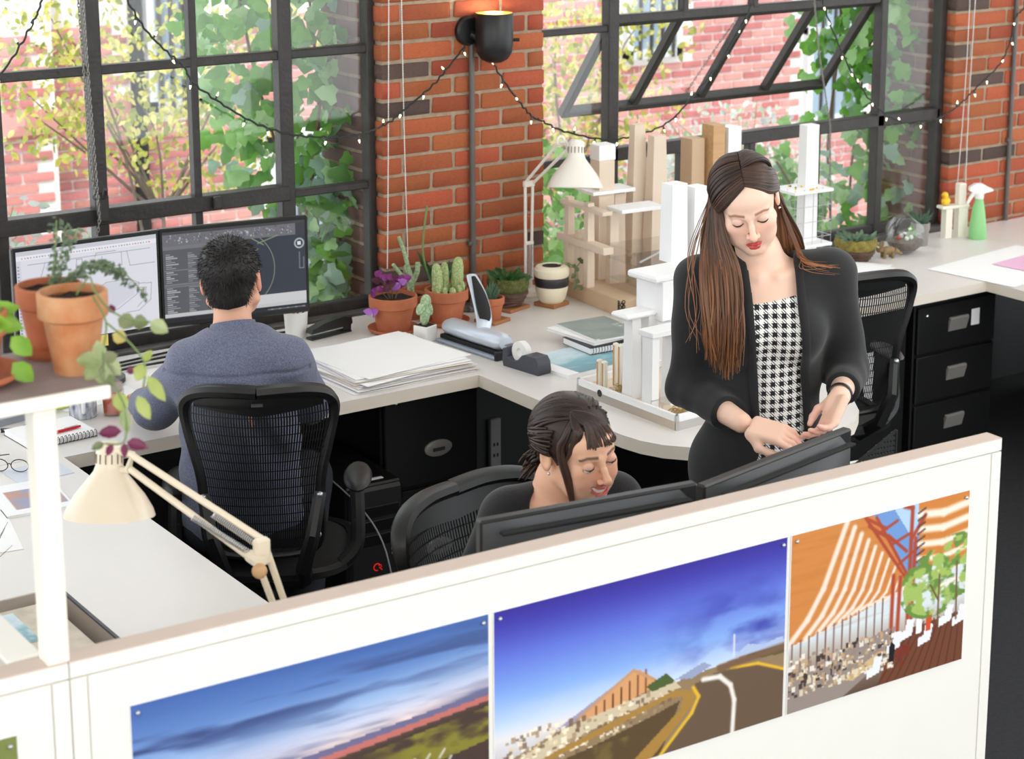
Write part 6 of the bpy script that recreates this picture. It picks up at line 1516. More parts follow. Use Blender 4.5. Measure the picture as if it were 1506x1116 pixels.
def face_color(Q, base, lipc, browc, blush, smile=False, brow_in=.012):
    X = Q.copy(); X[:, 0] = np.abs(Q[:, 0]); c = np.tile(np.array(base, float), (len(Q), 1))
    ck = np.exp(-(np.linalg.norm((X - A3(.042, -.07, -.03)) / A3(.022, .04, .022), axis=1)) ** 2); c = mixc(c, ck * .28, blush)
    ns = np.exp(-(np.linalg.norm((Q - A3(0, -.108, -.035)) / .014, axis=1)) ** 2); c = mixc(c, ns * .3, blush)
    es = np.exp(-(np.linalg.norm((X - A3(.031, -.09, .003)) / A3(.016, .02, .008), axis=1)) ** 2); c = mixc(c, es * .35, (176, 130, 128))
    u, l = lips(Q, X, smile); m = np.clip(.9 - np.minimum(u, l) / .0010, 0, 1); c = mixc(c, m, lipc)
    bz = .0215 + .10 * np.clip(X[:, 0] - .012, 0, .022) - .35 * np.clip(X[:, 0] - .036, 0, 1)
    b = np.clip(1.4 - np.abs(Q[:, 2] - bz) / (.0034 - .03 * np.clip(X[:, 0] - .03, 0, .03)), 0, 1) * (X[:, 0] > brow_in) * (X[:, 0] < .050) * (Q[:, 1] < -.04); c = mixc(c, b * .75, browc)
    # dark lash line along the slit
    ls = np.clip(1.3 - np.abs(X[:, 2] + .0046) / .0019, 0, 1) * (np.abs(X[:, 0] - .031) < .0145) * (Q[:, 1] < -.075); c = mixc(c, ls * .9, (44, 30, 28))
    return c
def hand_sdf(P, M, mir, curl, spread=.0, thumb=.5, sc=1.0):
    """Hand in frame M: y toward the fingertips, z the back of the hand, thumb on +x (mir flips it)."""
    Q = inv_pts(P, M) / sc
    if mir: Q = Q * A3(-1, 1, 1)
    d = rbox(Q, (0, .0, 0), (.037, .046, .0125), .0115)
    d = smin(d, ell(Q, (.022, -.022, -.008), (.018, .028, .014)), .012)
    for i, (x, l) in enumerate(((.029, .068), (.0095, .076), (-.0105, .070), (-.029, .054))):
        a = A3(x, .040, .001); ang = 0; p = [a]; dirx = (x / .03) * spread
        for seg, fr in enumerate((.45, .31, .24)):
            ang += curl[i] * (1.0, 1.0, .7)[seg]
            p.append(p[-1] + l * fr * A3(dirx, math.cos(ang), -math.sin(ang)))
        d = smin(d, chain_sdf(Q, p, [.0092, .0084, .0076, .0064], .004), .005)
    t0 = A3(.030, -.026, -.006); t1 = t0 + .040 * A3(.75 - .4 * thumb, .55, -.35 * thumb - .1); t2 = t1 + .030 * A3(.25 - .45 * thumb, .85, -.35 * thumb); t3 = t2 + .024 * A3(-.05 - .3 * thumb, .95, -.2 * thumb)
    d = smin(d, chain_sdf(Q, [t0, t1, t2, t3], [.0135, .0110, .0094, .0072], .006), .008)
    return d * sc
m_skin = mat('skin', (236, 196, 172), .5, attr='Col', sss=.12, spec=.35)
m_eyew = mat('eye_white', (238, 236, 234), .2); m_iris = mat('iris_dark', (52, 36, 30), .15); m_teeth = mat('teeth', (246, 242, 232), .3)
def eyes(parent, M, look=(0, 0)):
    for s in (-1, 1):
        e = MB().ball((s * .031, -.0765, -.001), .0128, 16, 12, M).build('eye', m_eyew, parent)
        dv = Vector((look[0], -1, look[1])).normalized()
        MB().lathe([(0, .0004), (.0058, -.0009), (.0062, -.0014)], 14, M @ Matrix.Translation(Vector((s * .031, -.0765, -.001)) + dv * .0127) @ Vector((0, 0, 1)).rotation_difference(dv).to_matrix().to_4x4()).build('iris', m_iris, e)
def lashes(parent, M, lid=.002, th=.0013):
    for s in (-1, 1):
        pts_ = []
        for k in range(9):
            a = -1.05 + 2.1 * k / 8; r_ = .0142; z = -.0045 + lid - .0012 * math.cos(a * 1.3) + (.0012 if s * a > .6 else 0)
            rr = math.sqrt(max(r_ * r_ - (z + .001) ** 2, 0)); pts_.append((s * .031 + rr * math.sin(a), -.0765 - rr * math.cos(a), z))
        MB().tube([tuple(M @ Vector(p)) for p in pts_], [th * (.4 + .6 * math.sin(PI * (k + .6) / 9.2)) for k in range(9)], 6).build('eyelash', m_lash, parent)
m_lash = mat('lash_dark', (40, 28, 26), .6)
def strands(name, paths, r, root, tip, parent, m, n=5, flat=.5, tone=.25, mid=None):
    """Hair locks as tapered tubes; the colour runs from root to tip as dyed hair does."""
    mb = MB(); cols = []
    for p in paths:
        sp = smooth_path(p, 4); L_ = len(sp); k0 = len(mb.v)
        w_ = r * random.uniform(.6, 1.25)
        mb.tube(sp, [w_ * min(1, .55 + 2.0 * i / L_) * (1 - max(0, (i / (L_ - 1) - .75)) * 3.2) for i in range(L_)], n, flat=flat)
        g = 1 + random.uniform(-tone, tone)
        for i in range(L_):
            u = i / (L_ - 1); c = [(a + (b - a) * min(1, max(0, (u - .38) / .62))) * g for a, b in zip(root, tip)]; cols += [c] * n
    me = mb.mesh(name, m, 80)
    c = np.clip(np.array(cols) / 255, 0, 1); c = np.where(c <= .04045, c / 12.92, ((c + .055) / 1.055) ** 2.4)
    at_ = me.color_attributes.new('Col', 'FLOAT_COLOR', 'POINT'); at_.data.foreach_set('color', np.hstack([c, np.ones((len(c), 1))]).ravel())
    return obj(name, me, parent)
m_hair = mat('hair', (70, 46, 34), .42, attr='Col', spec=.4)
EC, ER = Vector((0, .018, .029)), Vector((.080, .100, .083))
def on_head(u, lift=0.0):
    u = Vector(u).normalized(); return EC + Vector((u.x * (ER.x + lift), u.y * (ER.y + lift), u.z * (ER.z + lift)))
def arc(u0, u1, k=5, lift=0.0):
    u0 = Vector(u0).normalized(); u1 = Vector(u1).normalized(); return [on_head(u0.slerp(u1, i / k), lift) for i in range(k + 1)]
def jit(s): return Vector((random.gauss(0, s), random.gauss(0, s), random.gauss(0, s)))
PTH = math.radians(-35.3)
def wrinkle(P, a, f=38.0): return a * (np.sin(P[:, 0] * f + 1.7 * np.sin(P[:, 2] * f * .6)) * np.sin(P[:, 2] * f * .8 + P[:, 1] * f) + .6 * np.sin(P[:, 2] * f * 1.7 + P[:, 0] * f * .7))

# ------------------------------------------------------------------ person standing, black blazer over a checked dress
W = thing('person', 'person standing in black blazer over checked dress, long brown hair, looking down', 'person', (3.089, 3.434, 0), PTH)
HM = Matrix.Translation((-.062, -.018, 1.540)) @ Matrix.Rotation(math.radians(-12.5), 4, 'Y') @ Matrix.Rotation(math.radians(24), 4, 'X') @ Matrix.Rotation(math.radians(-3), 4, 'Z') @ Matrix.Scale(.97, 4)
shL, shR = (-.165, .03, 1.325), (.150, .03, 1.345)
elL, elR = (-.194, .02, 1.065), (.205, .03, 1.105)
wrL, wrR = (-.078, -.17, 1.036), (.158, -.15, 1.095)
def frame(o, y, z):
    y = Vector(y).normalized(); z = Vector(z); z = (z - y * z.dot(y)).normalized(); x = y.cross(z)
    return Matrix(((x.x, y.x, z.x, o[0]), (x.y, y.y, z.y, o[1]), (x.z, y.z, z.z, o[2]), (0, 0, 0, 1)))
handL = frame((-.022, -.215, 1.030), (.90, -.38, -.16), (-.05, -.42, .9))
handR = frame((.138, -.195, 1.072), (-.42, -.55, -.68), (.75, .25, -.35))
def w_torso(P):
    d = ell(P, (-.008, .015, 1.245), (.148, .094, .13))
    d = smin(d, ell(P, (-.002, .005, 1.06), (.112, .082, .14)), .06)
    d = smin(d, ell(P, (.006, .01, .89), (.155, .108, .13)), .06)
    d = smin(d, cap(P, (-.13, .03, 1.325), (.125, .03, 1.34), .047), .05)
    for s in (-1, 1): d = smin(d, ell(P, (-.005 + s * .062, -.062, 1.225), (.055, .042, .055)), .03)
    return d
def w_arms(P, g=0.0):
    a = chain_sdf(P, [shL, elL, wrL], [.044 + g, .037 + g, .025 + g], .02); b = chain_sdf(P, [shR, elR, wrR], [.044 + g, .037 + g, .025 + g], .02)
    return a, b
def w_body(P):
    d = w_torso(P); a, b = w_arms(P); d = smin(d, a, .03); d = smin(d, b, .03)
    d = smin(d, chain_sdf(P, [(-.004, .035, 1.345), (-.022, .025, 1.40), (-.050, .018, 1.47)], [.060, .048, .050], .03), .028)
    d = smin(d, cap(P, (-.03, -.035, 1.355), (-.14, .015, 1.362), .009), .02); d = smin(d, cap(P, (.02, -.035, 1.357), (.125, .015, 1.375), .009), .02)
    d = smin(d, head_at(P, HM, True, False, .002), .016)
    d = smin(d, hand_at(P, handL, False, (.26, .32, .38, .44), .03, .75, .92), .012); d = smin(d, hand_at(P, handR, True, (.35, .40, .45, .5), .03, .35, .92), .012)
    for s in (-1, 1): d = smin(d, chain_sdf(P, [(s * .085, .01, .86), (s * .088, 0, .46), (s * .09, .02, .09), (s * .095, -.11, .035)], [.082, .052, .038, .028], .03), .03)
    return d
def w_col(V):
    Q = inv_pts(V, HM); c = face_color(Q, (240, 202, 180), (176, 50, 52), (128, 84, 58), (232, 150, 132))
    far = np.clip((np.linalg.norm(Q, axis=1) - .13) / .03, 0, 1); c = mixc(c, far, (240, 200, 178))
    for hm, mir in ((handL, 0), (handR, 1)):
        q = inv_pts(V, hm); c = mixc(c, np.clip((q[:, 1] - .03) / .09, 0, 1) * np.clip((.17 - np.linalg.norm(q, axis=1)) / .04, 0, 1) * np.clip((.05 - np.abs(q[:, 2])) / .02, 0, 1) * .5, (226, 160, 142))
    return c
hd_lo, hd_hi = (-.20, -.20, 1.395), (.08, .15, 1.70)
body = sdf_obj('body', w_body, None, None, None, m_skin, W, w_col, [
    ((-.22, -.16, 1.18), (.20, .16, 1.70), .0026, lambda p: (p[:, 2] > 1.235)),
    ((-.26, -.34, .93), (.26, .10, 1.16), .0028, lambda p: (p[:, 1] < -.075) & (p[:, 2] < 1.15) & (p[:, 0] > -.20)),
    ((-.30, -.22, 0), (.30, .20, 1.24), .010, lambda p: (p[:, 1] > -.16))])
eyes(W, HM, (0, -.75)); lashes(W, HM, .002, .0017)
def w_dress(P):
    d = w_torso(P) - .006
    sk = ell(P, (.006, .008, .80), (.175, .125, .20)); d = smin(d, sk, .05)
    d = smin(d, cap(P, (.006, .01, .78), (.006, .01, .55), .165, .17), .05)
    top = P[:, 2] - (1.307 + .17 * P[:, 0])
    return np.maximum(np.maximum(d, top), .50 - P[:, 2]) + wrinkle(P, .0012, 30)
def check_mat():
    m = mat('houndstooth', (240, 240, 238), .8); nt = m.node_tree; N = nt.nodes; L = nt.links; b = N['Principled BSDF']
    tc = N.new('ShaderNodeTexCoord'); sp = N.new('ShaderNodeSeparateXYZ'); L.new(tc.outputs['Object'], sp.inputs[0])
    def mth(op, a, bb):
        n = N.new('ShaderNodeMath'); n.operation = op
        for i, v in enumerate((a, bb)):
            if isinstance(v, (int, float)): n.inputs[i].default_value = v
            elif v is not None: L.new(v, n.inputs[i])
        return n.outputs[0]
    fr = 1 / .0215
    u = mth('MULTIPLY', sp.outputs[0], fr); v = mth('MULTIPLY', mth('ADD', sp.outputs[2], mth('MULTIPLY', sp.outputs[0], -.05)), fr)
    cu = mth('LESS_THAN', mth('FRACT', mth('ADD', u, 40), None), .52); cvv = mth('LESS_THAN', mth('FRACT', v, None), .52)
    dg = mth('LESS_THAN', mth('FRACT', mth('MULTIPLY', mth('ADD', mth('ADD', u, v), 80), 3.0), None), .38)
    both = mth('MULTIPLY', cu, cvv); one = mth('SUBTRACT', mth('MAXIMUM', cu, cvv), both); blk = mth('MAXIMUM', both, mth('MULTIPLY', one, dg))
    mx = N.new('ShaderNodeMix'); mx.data_type = 'RGBA'; mx.inputs['A'].default_value = rgb(240, 240, 236); mx.inputs['B'].default_value = rgb(24, 24, 30)
    L.new(blk, mx.inputs['Factor']); L.new(mx.outputs['Result'], b.inputs['Base Color'])
    return m
sdf_obj('dress', w_dress, (-.24, -.2, .48), (.26, .2, 1.36), .006, check_mat(), W)
cfL, cfR = A3(-.112, -.118, 1.036), A3(.172, -.095, 1.098)
def w_blazer(P):
    t = w_torso(P) - .020
    t = smin(t, ell(P, (.004, .015, .83), (.185, .135, .17)), .06)
    t = smin(t, cap(P, (-.160, .03, 1.337), (.150, .03, 1.354), .047), .03)
    xl = -.056 + (1.38 - P[:, 2]) * .085; xr = .056 + (1.38 - P[:, 2]) * .075
    xl = np.where(P[:, 2] < .97, xl - (.97 - P[:, 2]) * .35, xl); xr = np.where(P[:, 2] < .97, xr + (.97 - P[:, 2]) * .2, xr)
    op = np.maximum(np.maximum(xl - P[:, 0], P[:, 0] - xr), P[:, 1] - .035)
    t = np.maximum(t, -op)
    nk = np.maximum(np.linalg.norm((P - A3(-.004, .03, 1.36))[:, :2], axis=1) - .066, 1.30 - P[:, 2]); t = smax(t, -nk, .01)
    t = np.maximum(t, .70 - P[:, 2])
    a = chain_sdf(P, [A3(*shL) + A3(-.012, 0, .006), A3(*elL), A3(*wrL)], [.052, .046, .040], .03); b = chain_sdf(P, [A3(*shR) + A3(.012, 0, .006), A3(*elR), A3(*wrR)], [.052, .046, .040], .03)
    da = (A3(*wrL) - A3(*elL)); da /= np.linalg.norm(da); db = (A3(*wrR) - A3(*elR)); db /= np.linalg.norm(db)
    a = np.maximum(a, (P - cfL) @ da); b = np.maximum(b, (P - cfR) @ db)
    fa = .0035 * np.sin(((P - A3(*elL)) @ da) * 95) * np.clip(1 - np.linalg.norm(P - A3(*elL), axis=1) / .13, 0, 1); fb = .0035 * np.sin(((P - A3(*elR)) @ db) * 95) * np.clip(1 - np.linalg.norm(P - A3(*elR), axis=1) / .13, 0, 1)
    return smin(smin(t, a + fa, .045), b + fb, .035) + wrinkle(P, .0022, 22)
m_blazer = mat('fabric_black', (22, 22, 24), .85, sheen=.15, bump=.15, bscale=500)
bz = sdf_obj('blazer', w_blazer, (-.32, -.22, .68), (.32, .22, 1.44), .0055, m_blazer, W)
MB().lathe([(0, .004), (.010, .004), (.011, .001), (.011, -.004), (0, -.004)], 20, Matrix.Translation((-.088, -.138, 1.052)) @ Matrix.Rotation(PI / 2, 4, 'X')).build('button', m_blkm, bz)
for s, y0 in ((-1, -.03), (1, -.03)):   # lapel folds along the opening
    pts_ = []
    for k in range(12):
        z = 1.375 - .40 * k / 11; x = (-.056 + (1.38 - z) * .085) if s < 0 else (.056 + (1.38 - z) * .075); x += s * .010
        lo_y, hi_y = -.26, .0
        for _ in range(24):
            mid = (lo_y + hi_y) / 2
            if w_blazer(np.array([[x, mid, z]]))[0] < 0: hi_y = mid
            else: lo_y = mid
        pts_.append((x, hi_y - .001, z))
    MB().tube(smooth_path(pts_, 3), .010, 8, flat=.35, up=(0, -1, 0)).build('lapel', m_blazer, bz)
# wrist watch
MB().lathe([(.028, -.006), (.030, -.004), (.030, .004), (.028, .006), (.0265, .0), (.028, -.006)], 28, Matrix.Translation((.159, -.142, 1.096)) @ Vector((0, 0, 1)).rotation_difference(Vector(wrR) - Vector(elR)).to_matrix().to_4x4()).build('watch_strap', m_blk, W)
for s in (-1, 1): MB().lathe([(0, 0), (.05, 0), (.045, .05), (0, .06)], 16, Matrix.Translation((s * .092, -.05, .0)) @ Matrix.Diagonal((.75, 1.9, 1, 1))).build('shoe', m_blk, W)
pw = thing('pen', 'short blue capped pen held by the standing person', 'pen', (3.089, 3.434, 0), PTH)
MB().tube([(.040, -.275, 1.000), (.080, -.290, 1.022)], .0042, 8).build('barrel', mat('pen_blue', (60, 70, 140), .3), pw); MB().tube([(.077, -.289, 1.020), (.094, -.295, 1.030)], .0046, 8).build('cap', mat('pen_cap_blue', (60, 70, 140), .3), pw)
# hair: scalp shell plus locks
def w_hairshell(P):
    Q = inv_pts(P, HM)
    d = ell(Q, EC, ER - Vector((.002, .002, .002)))
    X = np.abs(Q[:, 0]); face = np.maximum(Q[:, 1] + .012 + .55 * np.clip(Q[:, 2] - .045, -.2, .06), Q[:, 2] - (.098 - .9 * np.clip(X - .004, 0, .06)))
    d = np.maximum(d, -np.maximum(face, ell(Q, (0, -.07, -.012), (.084, .12, .108))))
    return np.maximum(d, -.055 - Q[:, 2])
hs = sdf_obj('hair_shell', w_hairshell, (-.22, -.18, 1.42), (.12, .18, 1.72), .004, m_hair, W, lambda V: np.tile(np.array((66, 44, 33.)), (len(V), 1)))
def wv(pts): return [tuple(HM @ Vector(p)) for p in pts]
paths = []
for i in range(290):          # side toward the pale tower: over the temple, down in front of the shoulder
    t_ = random.random(); y0 = -1.45 + 1.95 * t_
    u0 = Vector((-.02, y0 * .78, 1.0)); u1 = Vector((-1.0, -.70 + 1.22 * t_, -.22 + .12 * (t_ - .5)))
    h_ = wv(arc(u0, u1, 5, random.uniform(.0, .007))); e = Vector(h_[-1])
    if t_ < .72:
        v = t_ / .72 + random.gauss(0, .07)                     # 0 = beside the face, 1 = outer edge
        xa = -.088 - .080 * v; xb = -.082 - .086 * v; xc = -.088 - .066 * v + random.gauss(0, .006); ze = 1.150 + .05 * abs(v - .4) + random.uniform(-.02, .05)
        ya = -.080 + .012 * v; yb = -.142 + .006 * v + random.gauss(0, .005)
        paths.append(h_ + [(e.x * .5 + xa * .5 - .004, (e.y + ya) / 2 - .006, 1.455), (xa, ya - .005, 1.395), (xb, yb + .004, 1.325), (xb * .6 + xc * .4 + random.gauss(0, .005), yb - .010, 1.245), (xc, yb - .008, ze)])
    else:
        paths.append(h_ + [(e.x - .015, .06, 1.42), (-.15, .125, 1.30), (-.13 + random.gauss(0, .02), .135, 1.17)])
for i in range(190):          # side toward the spray bottle: tucked behind the ear, behind the shoulder
    t_ = random.random(); y0 = -1.40 + 1.95 * t_
    u0 = Vector((.0, y0 * .75, 1.0)); u1 = Vector((.90, .22 + .8 * t_, -.35))
    um = Vector((.84, -.74 + 1.1 * t_ + random.gauss(0, .06), .32 + .62 * t_ + random.gauss(0, .08))) if t_ < .5 else None
    h_ = wv((arc(u0, um, 3, .002) + arc(um, u1, 3, .002)[1:]) if um else arc(u0, u1, 5, random.uniform(0, .005))); e = Vector(h_[-1])
    paths.append(h_ + [(e.x + .010 + random.gauss(0, .008), e.y + .008, e.z - .05), (.055 + random.gauss(0, .014), .075, 1.405), (.075 + random.gauss(0, .02), .125, 1.30), (.07 + random.gauss(0, .02), .14, 1.2)])
for i in range(60):           # back of the head
    a = random.uniform(-1.2, 1.2); u1 = Vector((math.sin(a), math.cos(a), -.4))
    h_ = wv(arc((.0, .3, 1), u1, 5)); e = Vector(h_[-1]); paths.append(h_ + [(e.x, e.y + .01, 1.40), (e.x * .9, .14, 1.28), (e.x * .9, .14, 1.18)])
strands('hair_locks', paths, .0054, (58, 39, 30), (132, 88, 58), W, m_hair, 6, .6, .30)
fly = []
for i in range(7):
    t_ = random.random(); h_ = wv(arc((-.05, -.4 + .5 * t_, 1), (-1, -.3 + .7 * t_, -.2), 4, .008)); fly.append(h_ + [(-.19 + jit(.01).x, -.05, 1.42), (-.195 + jit(.010).x, -.11, 1.30), (-.185 + jit(.014).x, -.135, 1.21 + jit(.03).x)])
for i in range(16):
    h_ = wv(arc((.3, .3, 1), (1, .5, -.4), 4, .006)); q = random.random(); fly.append(h_ + [(.055 + .02 * q, .02 - .03 * q, 1.435 - .02 * q), (.085 + jit(.010).x, -.035 - .02 * q, 1.405 - .02 * q + jit(.006).x), (.125 + .04 * random.random(), -.055 - .01 * q, 1.392 - .012 * q + jit(.007).x)])
strands('loose_hair', fly, .0014, (70, 46, 34), (176, 120, 80), W, m_hair, 4, 1, .2)
e_ = HM @ Vector((.078, .004, -.040)); MB().ball(e_, .0035, 8, 6).build('earring', m_chrome, W)

# ------------------------------------------------------------------ person seated at the monitors, seen from behind
Mn = thing('person', 'person in blue grey shirt with short black hair seated facing the monitors', 'person', (2.2, 4.556, 0), PTH)
MH = Matrix.Translation((-.012, .080, 1.222)) @ Matrix.Rotation(math.radians(-4), 4, 'Y') @ Matrix.Rotation(math.radians(180), 4, 'Z') @ Matrix.Rotation(math.radians(6), 4, 'X') @ Matrix.Scale(.99, 4)
msL, msR = (-.122, .01, 1.005), (.142, .01, 1.022); meL, meR = (-.242, .115, .845), (.185, .14, .860); mwL, mwR = (-.322, .345, .800), (.10, .40, .795)
mhL = frame((-.318, .420, .797), (.10, 1, -.05), (0, .0, 1)); mhR = frame((.05, .46, .797), (-.35, 1, -.05), (0, 0, 1))
def m_torso(P):
    d = ell(P, (.010, .01, .92), (.152, .105, .17)); d = smin(d, ell(P, (.005, .02, .72), (.150, .11, .17)), .08); d = smin(d, ell(P, (0, .06, .575), (.165, .14, .10)), .06)
    d = smin(d, cap(P, (-.110, .01, 1.000), (.130, .01, 1.015), .050), .05); return smin(d, cap(P, (-.055, .02, 1.04), (.06, .02, 1.05), .045), .05)
def m_legs(P, g=0.0):
    a = chain_sdf(P, [(-.085, .06, .555), (-.12, .46, .56), (-.12, .42, .10)], [.085 + g, .062 + g, .045 + g], .03); b = chain_sdf(P, [(.085, .06, .555), (.13, .40, .55), (.15, .02, .12)], [.085 + g, .062 + g, .045 + g], .03)
    return smin(a, b, .02)
def m_body(P):
    d = smin(m_torso(P), m_legs(P), .03)
    d = smin(d, chain_sdf(P, [msL, meL, mwL], [.048, .040, .026], .02), .03); d = smin(d, chain_sdf(P, [msR, meR, mwR], [.048, .040, .026], .02), .03)
    d = smin(d, chain_sdf(P, [(-.004, .03, 1.05), (-.010, .064, 1.15)], [.056, .049], .03), .03); d = smin(d, head_at(P, MH, False), .018)
    d = smin(d, hand_at(P, mhL, True, (.35, .35, .38, .4), .02, .3), .012); d = smin(d, hand_at(P, mhR, False, (.35, .35, .38, .4), .02, .3), .012)
    return d
def m_col(V):
    Q = inv_pts(V, MH); c = face_color(Q, (224, 172, 146), (190, 110, 100), (40, 30, 28), (216, 140, 120)); X = np.abs(Q[:, 0])
    c = mixc(c, np.clip((X - .074) / .006, 0, 1) * (np.linalg.norm(Q, axis=1) < .12) * .5, (226, 130, 110)); return c
sdf_obj('body', m_body, None, None, None, m_skin, Mn, m_col, [((-.14, -.10, 1.05), (.12, .22, 1.36), .0034, lambda p: p[:, 2] > 1.075), ((-.42, .28, .74), (.12, .60, .88), .0036, lambda p: (p[:, 1] > .33)), ((-.34, -.2, 0), (.34, .56, 1.10), .011, lambda p: p[:, 2] < 1.08)])
eyes(Mn, MH)
def m_shirt(P):
    t = m_torso(P) - .014
    a = chain_sdf(P, [msL, meL, mwL], [.062, .054, .042], .03); b = chain_sdf(P, [msR, meR, mwR], [.062, .054, .042], .03)
    da = A3(*mwL) - A3(*meL); da /= np.linalg.norm(da); db = A3(*mwR) - A3(*meR); db /= np.linalg.norm(db)
    a = np.maximum(a, (P - A3(*mwL)) @ da + .025); b = np.maximum(b, (P - A3(*mwR)) @ db + .025)
    cr = lambda e, dd: .004 * np.sin(((P - A3(*e)) @ dd) * 80 + P[:, 0] * 40) * np.clip(1 - np.linalg.norm(P - A3(*e), axis=1) / .16, 0, 1)
    t = smin(smin(t, a + cr(meL, da), .03), b + cr(meR, db), .03)
    nk = np.maximum(np.linalg.norm((P - A3(-.006, .042, 1.1))[:, :2], axis=1) - .060, 1.03 - P[:, 2]); t = smax(t, -nk, .006)
    # box pleat from the yoke and drag folds
    pl = np.exp(-((P[:, 0] - (.045 + (.98 - P[:, 2]) * .10)) / .009) ** 2) * np.clip((.985 - P[:, 2]) / .02, 0, 1) * np.clip((P[:, 2] - .82) / .1, 0, 1) * (P[:, 1] < 0)
    yk = np.exp(-((P[:, 2] - 1.000 - .03 * P[:, 0]) / .006) ** 2) * (P[:, 1] < 0)
    fo = .006 * np.sin((P[:, 0] * .9 + P[:, 2] * .55) * 62) * np.exp(-((P[:, 2] - .86) / .10) ** 2) * np.exp(-((P[:, 0] - .10) / .10) ** 2) * (P[:, 1] < .05)
    return np.maximum(t, .50 - P[:, 2]) + pl * .014 + yk * .006 + fo * 1.8 + wrinkle(P, .0034, 33)
m_shirtm = mat('chambray_blue_grey', (116, 121, 143), .9, alt=(80, 86, 108), vscale=260, bump=.25, bscale=500, sheen=.2)
sh = sdf_obj('shirt', m_shirt, (-.40, -.22, .48), (.36, .46, 1.14), .0048, m_shirtm, Mn)
ring = [(-.006 + .059 * math.cos(a), .044 + .058 * math.sin(a), 1.083 + .020 * math.sin(a) * -1 + .008 * math.cos(a)) for a in [2 * PI * k / 32 for k in range(33)]]
MB().grid([[(x * (1 + .06 * j) , y + (-.006 * j if y < .04 else 0), z + .030 - .016 * j + (.006 if j == 1 else 0)) for x, y, z in ring] for j in range(4)]).tube([(x * 1.20, y - (.020 if y < .04 else 0), z - .012) for x, y, z in ring], .0042, 6, cap=False).build('collar', m_shirtm, sh)
def m_pants(P): return np.maximum(smin(m_legs(P, .012), ell(P, (0, .06, .56), (.175, .15, .10)), .04), P[:, 2] - .66) + wrinkle(P, .002, 24)
def cut_pants(P): return np.maximum(m_pants(P), .11 - P[:, 2])
sdf_obj('trousers', cut_pants, (-.3, -.12, .08), (.3, .56, .68), .010, mat('denim_dark', (34, 36, 44), .9), Mn)
m_shoe = mat('leather_brown', (140, 82, 46), .45, var=.2)
for x, y, rz_ in ((-.12, .47, 0), (.155, .045, .3)):
    so = MB().ball((0, .02, .045), (.042, .125, .045), 18, 10, rotm(rz_, 0, 0, (x, y, 0))).build('shoe', m_shoe, Mn); MB().box((-.040, -.10, 0), (.040, .135, .018), .008, rotm(rz_, 0, 0, (x, y, 0))).build('sole', m_blk, so)
def m_hairshell(P):
    Q = inv_pts(P, MH); X = np.abs(Q[:, 0]); d = ell(Q, EC + Vector((0, .002, .004)), (.0795, .0995, .086))
    d = smin(d, ell(Q, (0, .062, -.040), (.052, .036, .045)), .03)
    cutf = Q[:, 1] + .045 + .4 * np.clip(Q[:, 2] - .03, -.1, .05)                        # in front of the hairline
    d = np.maximum(d, -cutf); d = np.maximum(d, -.070 - Q[:, 2] + .15 * X)
    side = np.maximum(.055 - X, np.maximum(Q[:, 2] - .020, Q[:, 1] - .040)); return np.maximum(d, -side)
hair_c = lambda V: np.tile(np.array((30, 24, 22.)), (len(V), 1))
hsm = sdf_obj('hair', m_hairshell, (-.13, -.08, 1.10), (.11, .22, 1.38), .004, mat('hair_black', (26, 22, 21), .5, spec=.35), Mn)
vs = np.array([v.co[:] for v in hsm.data.vertices]); ns = np.array([v.normal[:] for v in hsm.data.vertices]); Ms = []
ctr = MH @ Vector((-.012, .055, .10))
for i in rng.choice(len(vs), 2600, replace=False):
    n = Vector(ns[i]); p = Vector(vs[i]); away = (p - ctr); away = away - n * away.dot(n)
    if (MH.inverted() @ p).z < -.06: continue
    d = (n * .75 + away.normalized() * .9 + Vector((0, 0, .15)) + jit(.25)).normalized(); L_ = random.uniform(.010, .018)
    Ms.append(Matrix.Translation(p - n * .001) @ Vector((0, 0, 1)).rotation_difference(d).to_matrix().to_4x4() @ Matrix.Diagonal((1, 1, L_, 1)))
sk = ([(.0011, 0, 0), (-.0006, .001, 0), (-.0006, -.001, 0), (0, 0, 1)], [(0, 1, 3), (1, 2, 3), (2, 0, 3)])
o = obj('hair_spikes', scatter_mesh('hair_spikes', sk[0], sk[1], Ms, MATS['hair_black']), hsm); o['kind'] = 'stuff'

# ------------------------------------------------------------------ person seated and smiling behind the rear monitor
Sp = thing('person', 'smiling person in black top with dark pinned up hair seated behind partition', 'person', (2.349, 3.256, 0), PTH)
SH = Matrix.Translation((.026, -.035, 1.121)) @ Matrix.Rotation(math.radians(-9), 4, 'Y') @ Matrix.Rotation(math.radians(37), 4, 'Z') @ Matrix.Rotation(math.radians(15), 4, 'X') @ Matrix.Scale(.97, 4)
ssL, ssR = (-.130, -.005, .955), (.118, .075, .965); seL, seR = (-.205, -.05, .80), (.20, .02, .80); swL, swR = (-.10, -.25, .775), (.19, -.20, .775)
shl = frame((-.06, -.31, .765), (.4, -1, -.05), (0, 0, 1)); shr = frame((.18, -.27, .765), (-.1, -1, -.05), (0, 0, 1))
def s_torso(P):
    d = ell(P, (-.008, .03, .86), (.142, .095, .14)); d = smin(d, ell(P, (-.01, .05, .68), (.125, .095, .14)), .06); d = smin(d, ell(P, (-.01, .07, .555), (.165, .13, .10)), .06)
    d = smin(d, cap(P, (-.105, .0, .955), (.095, .07, .965), .046), .05)
    for s in (-1, 1): d = smin(d, ell(P, (.02 + s * .06, -.045 + s * .03, .845), (.052, .045, .05)), .03)
    return d
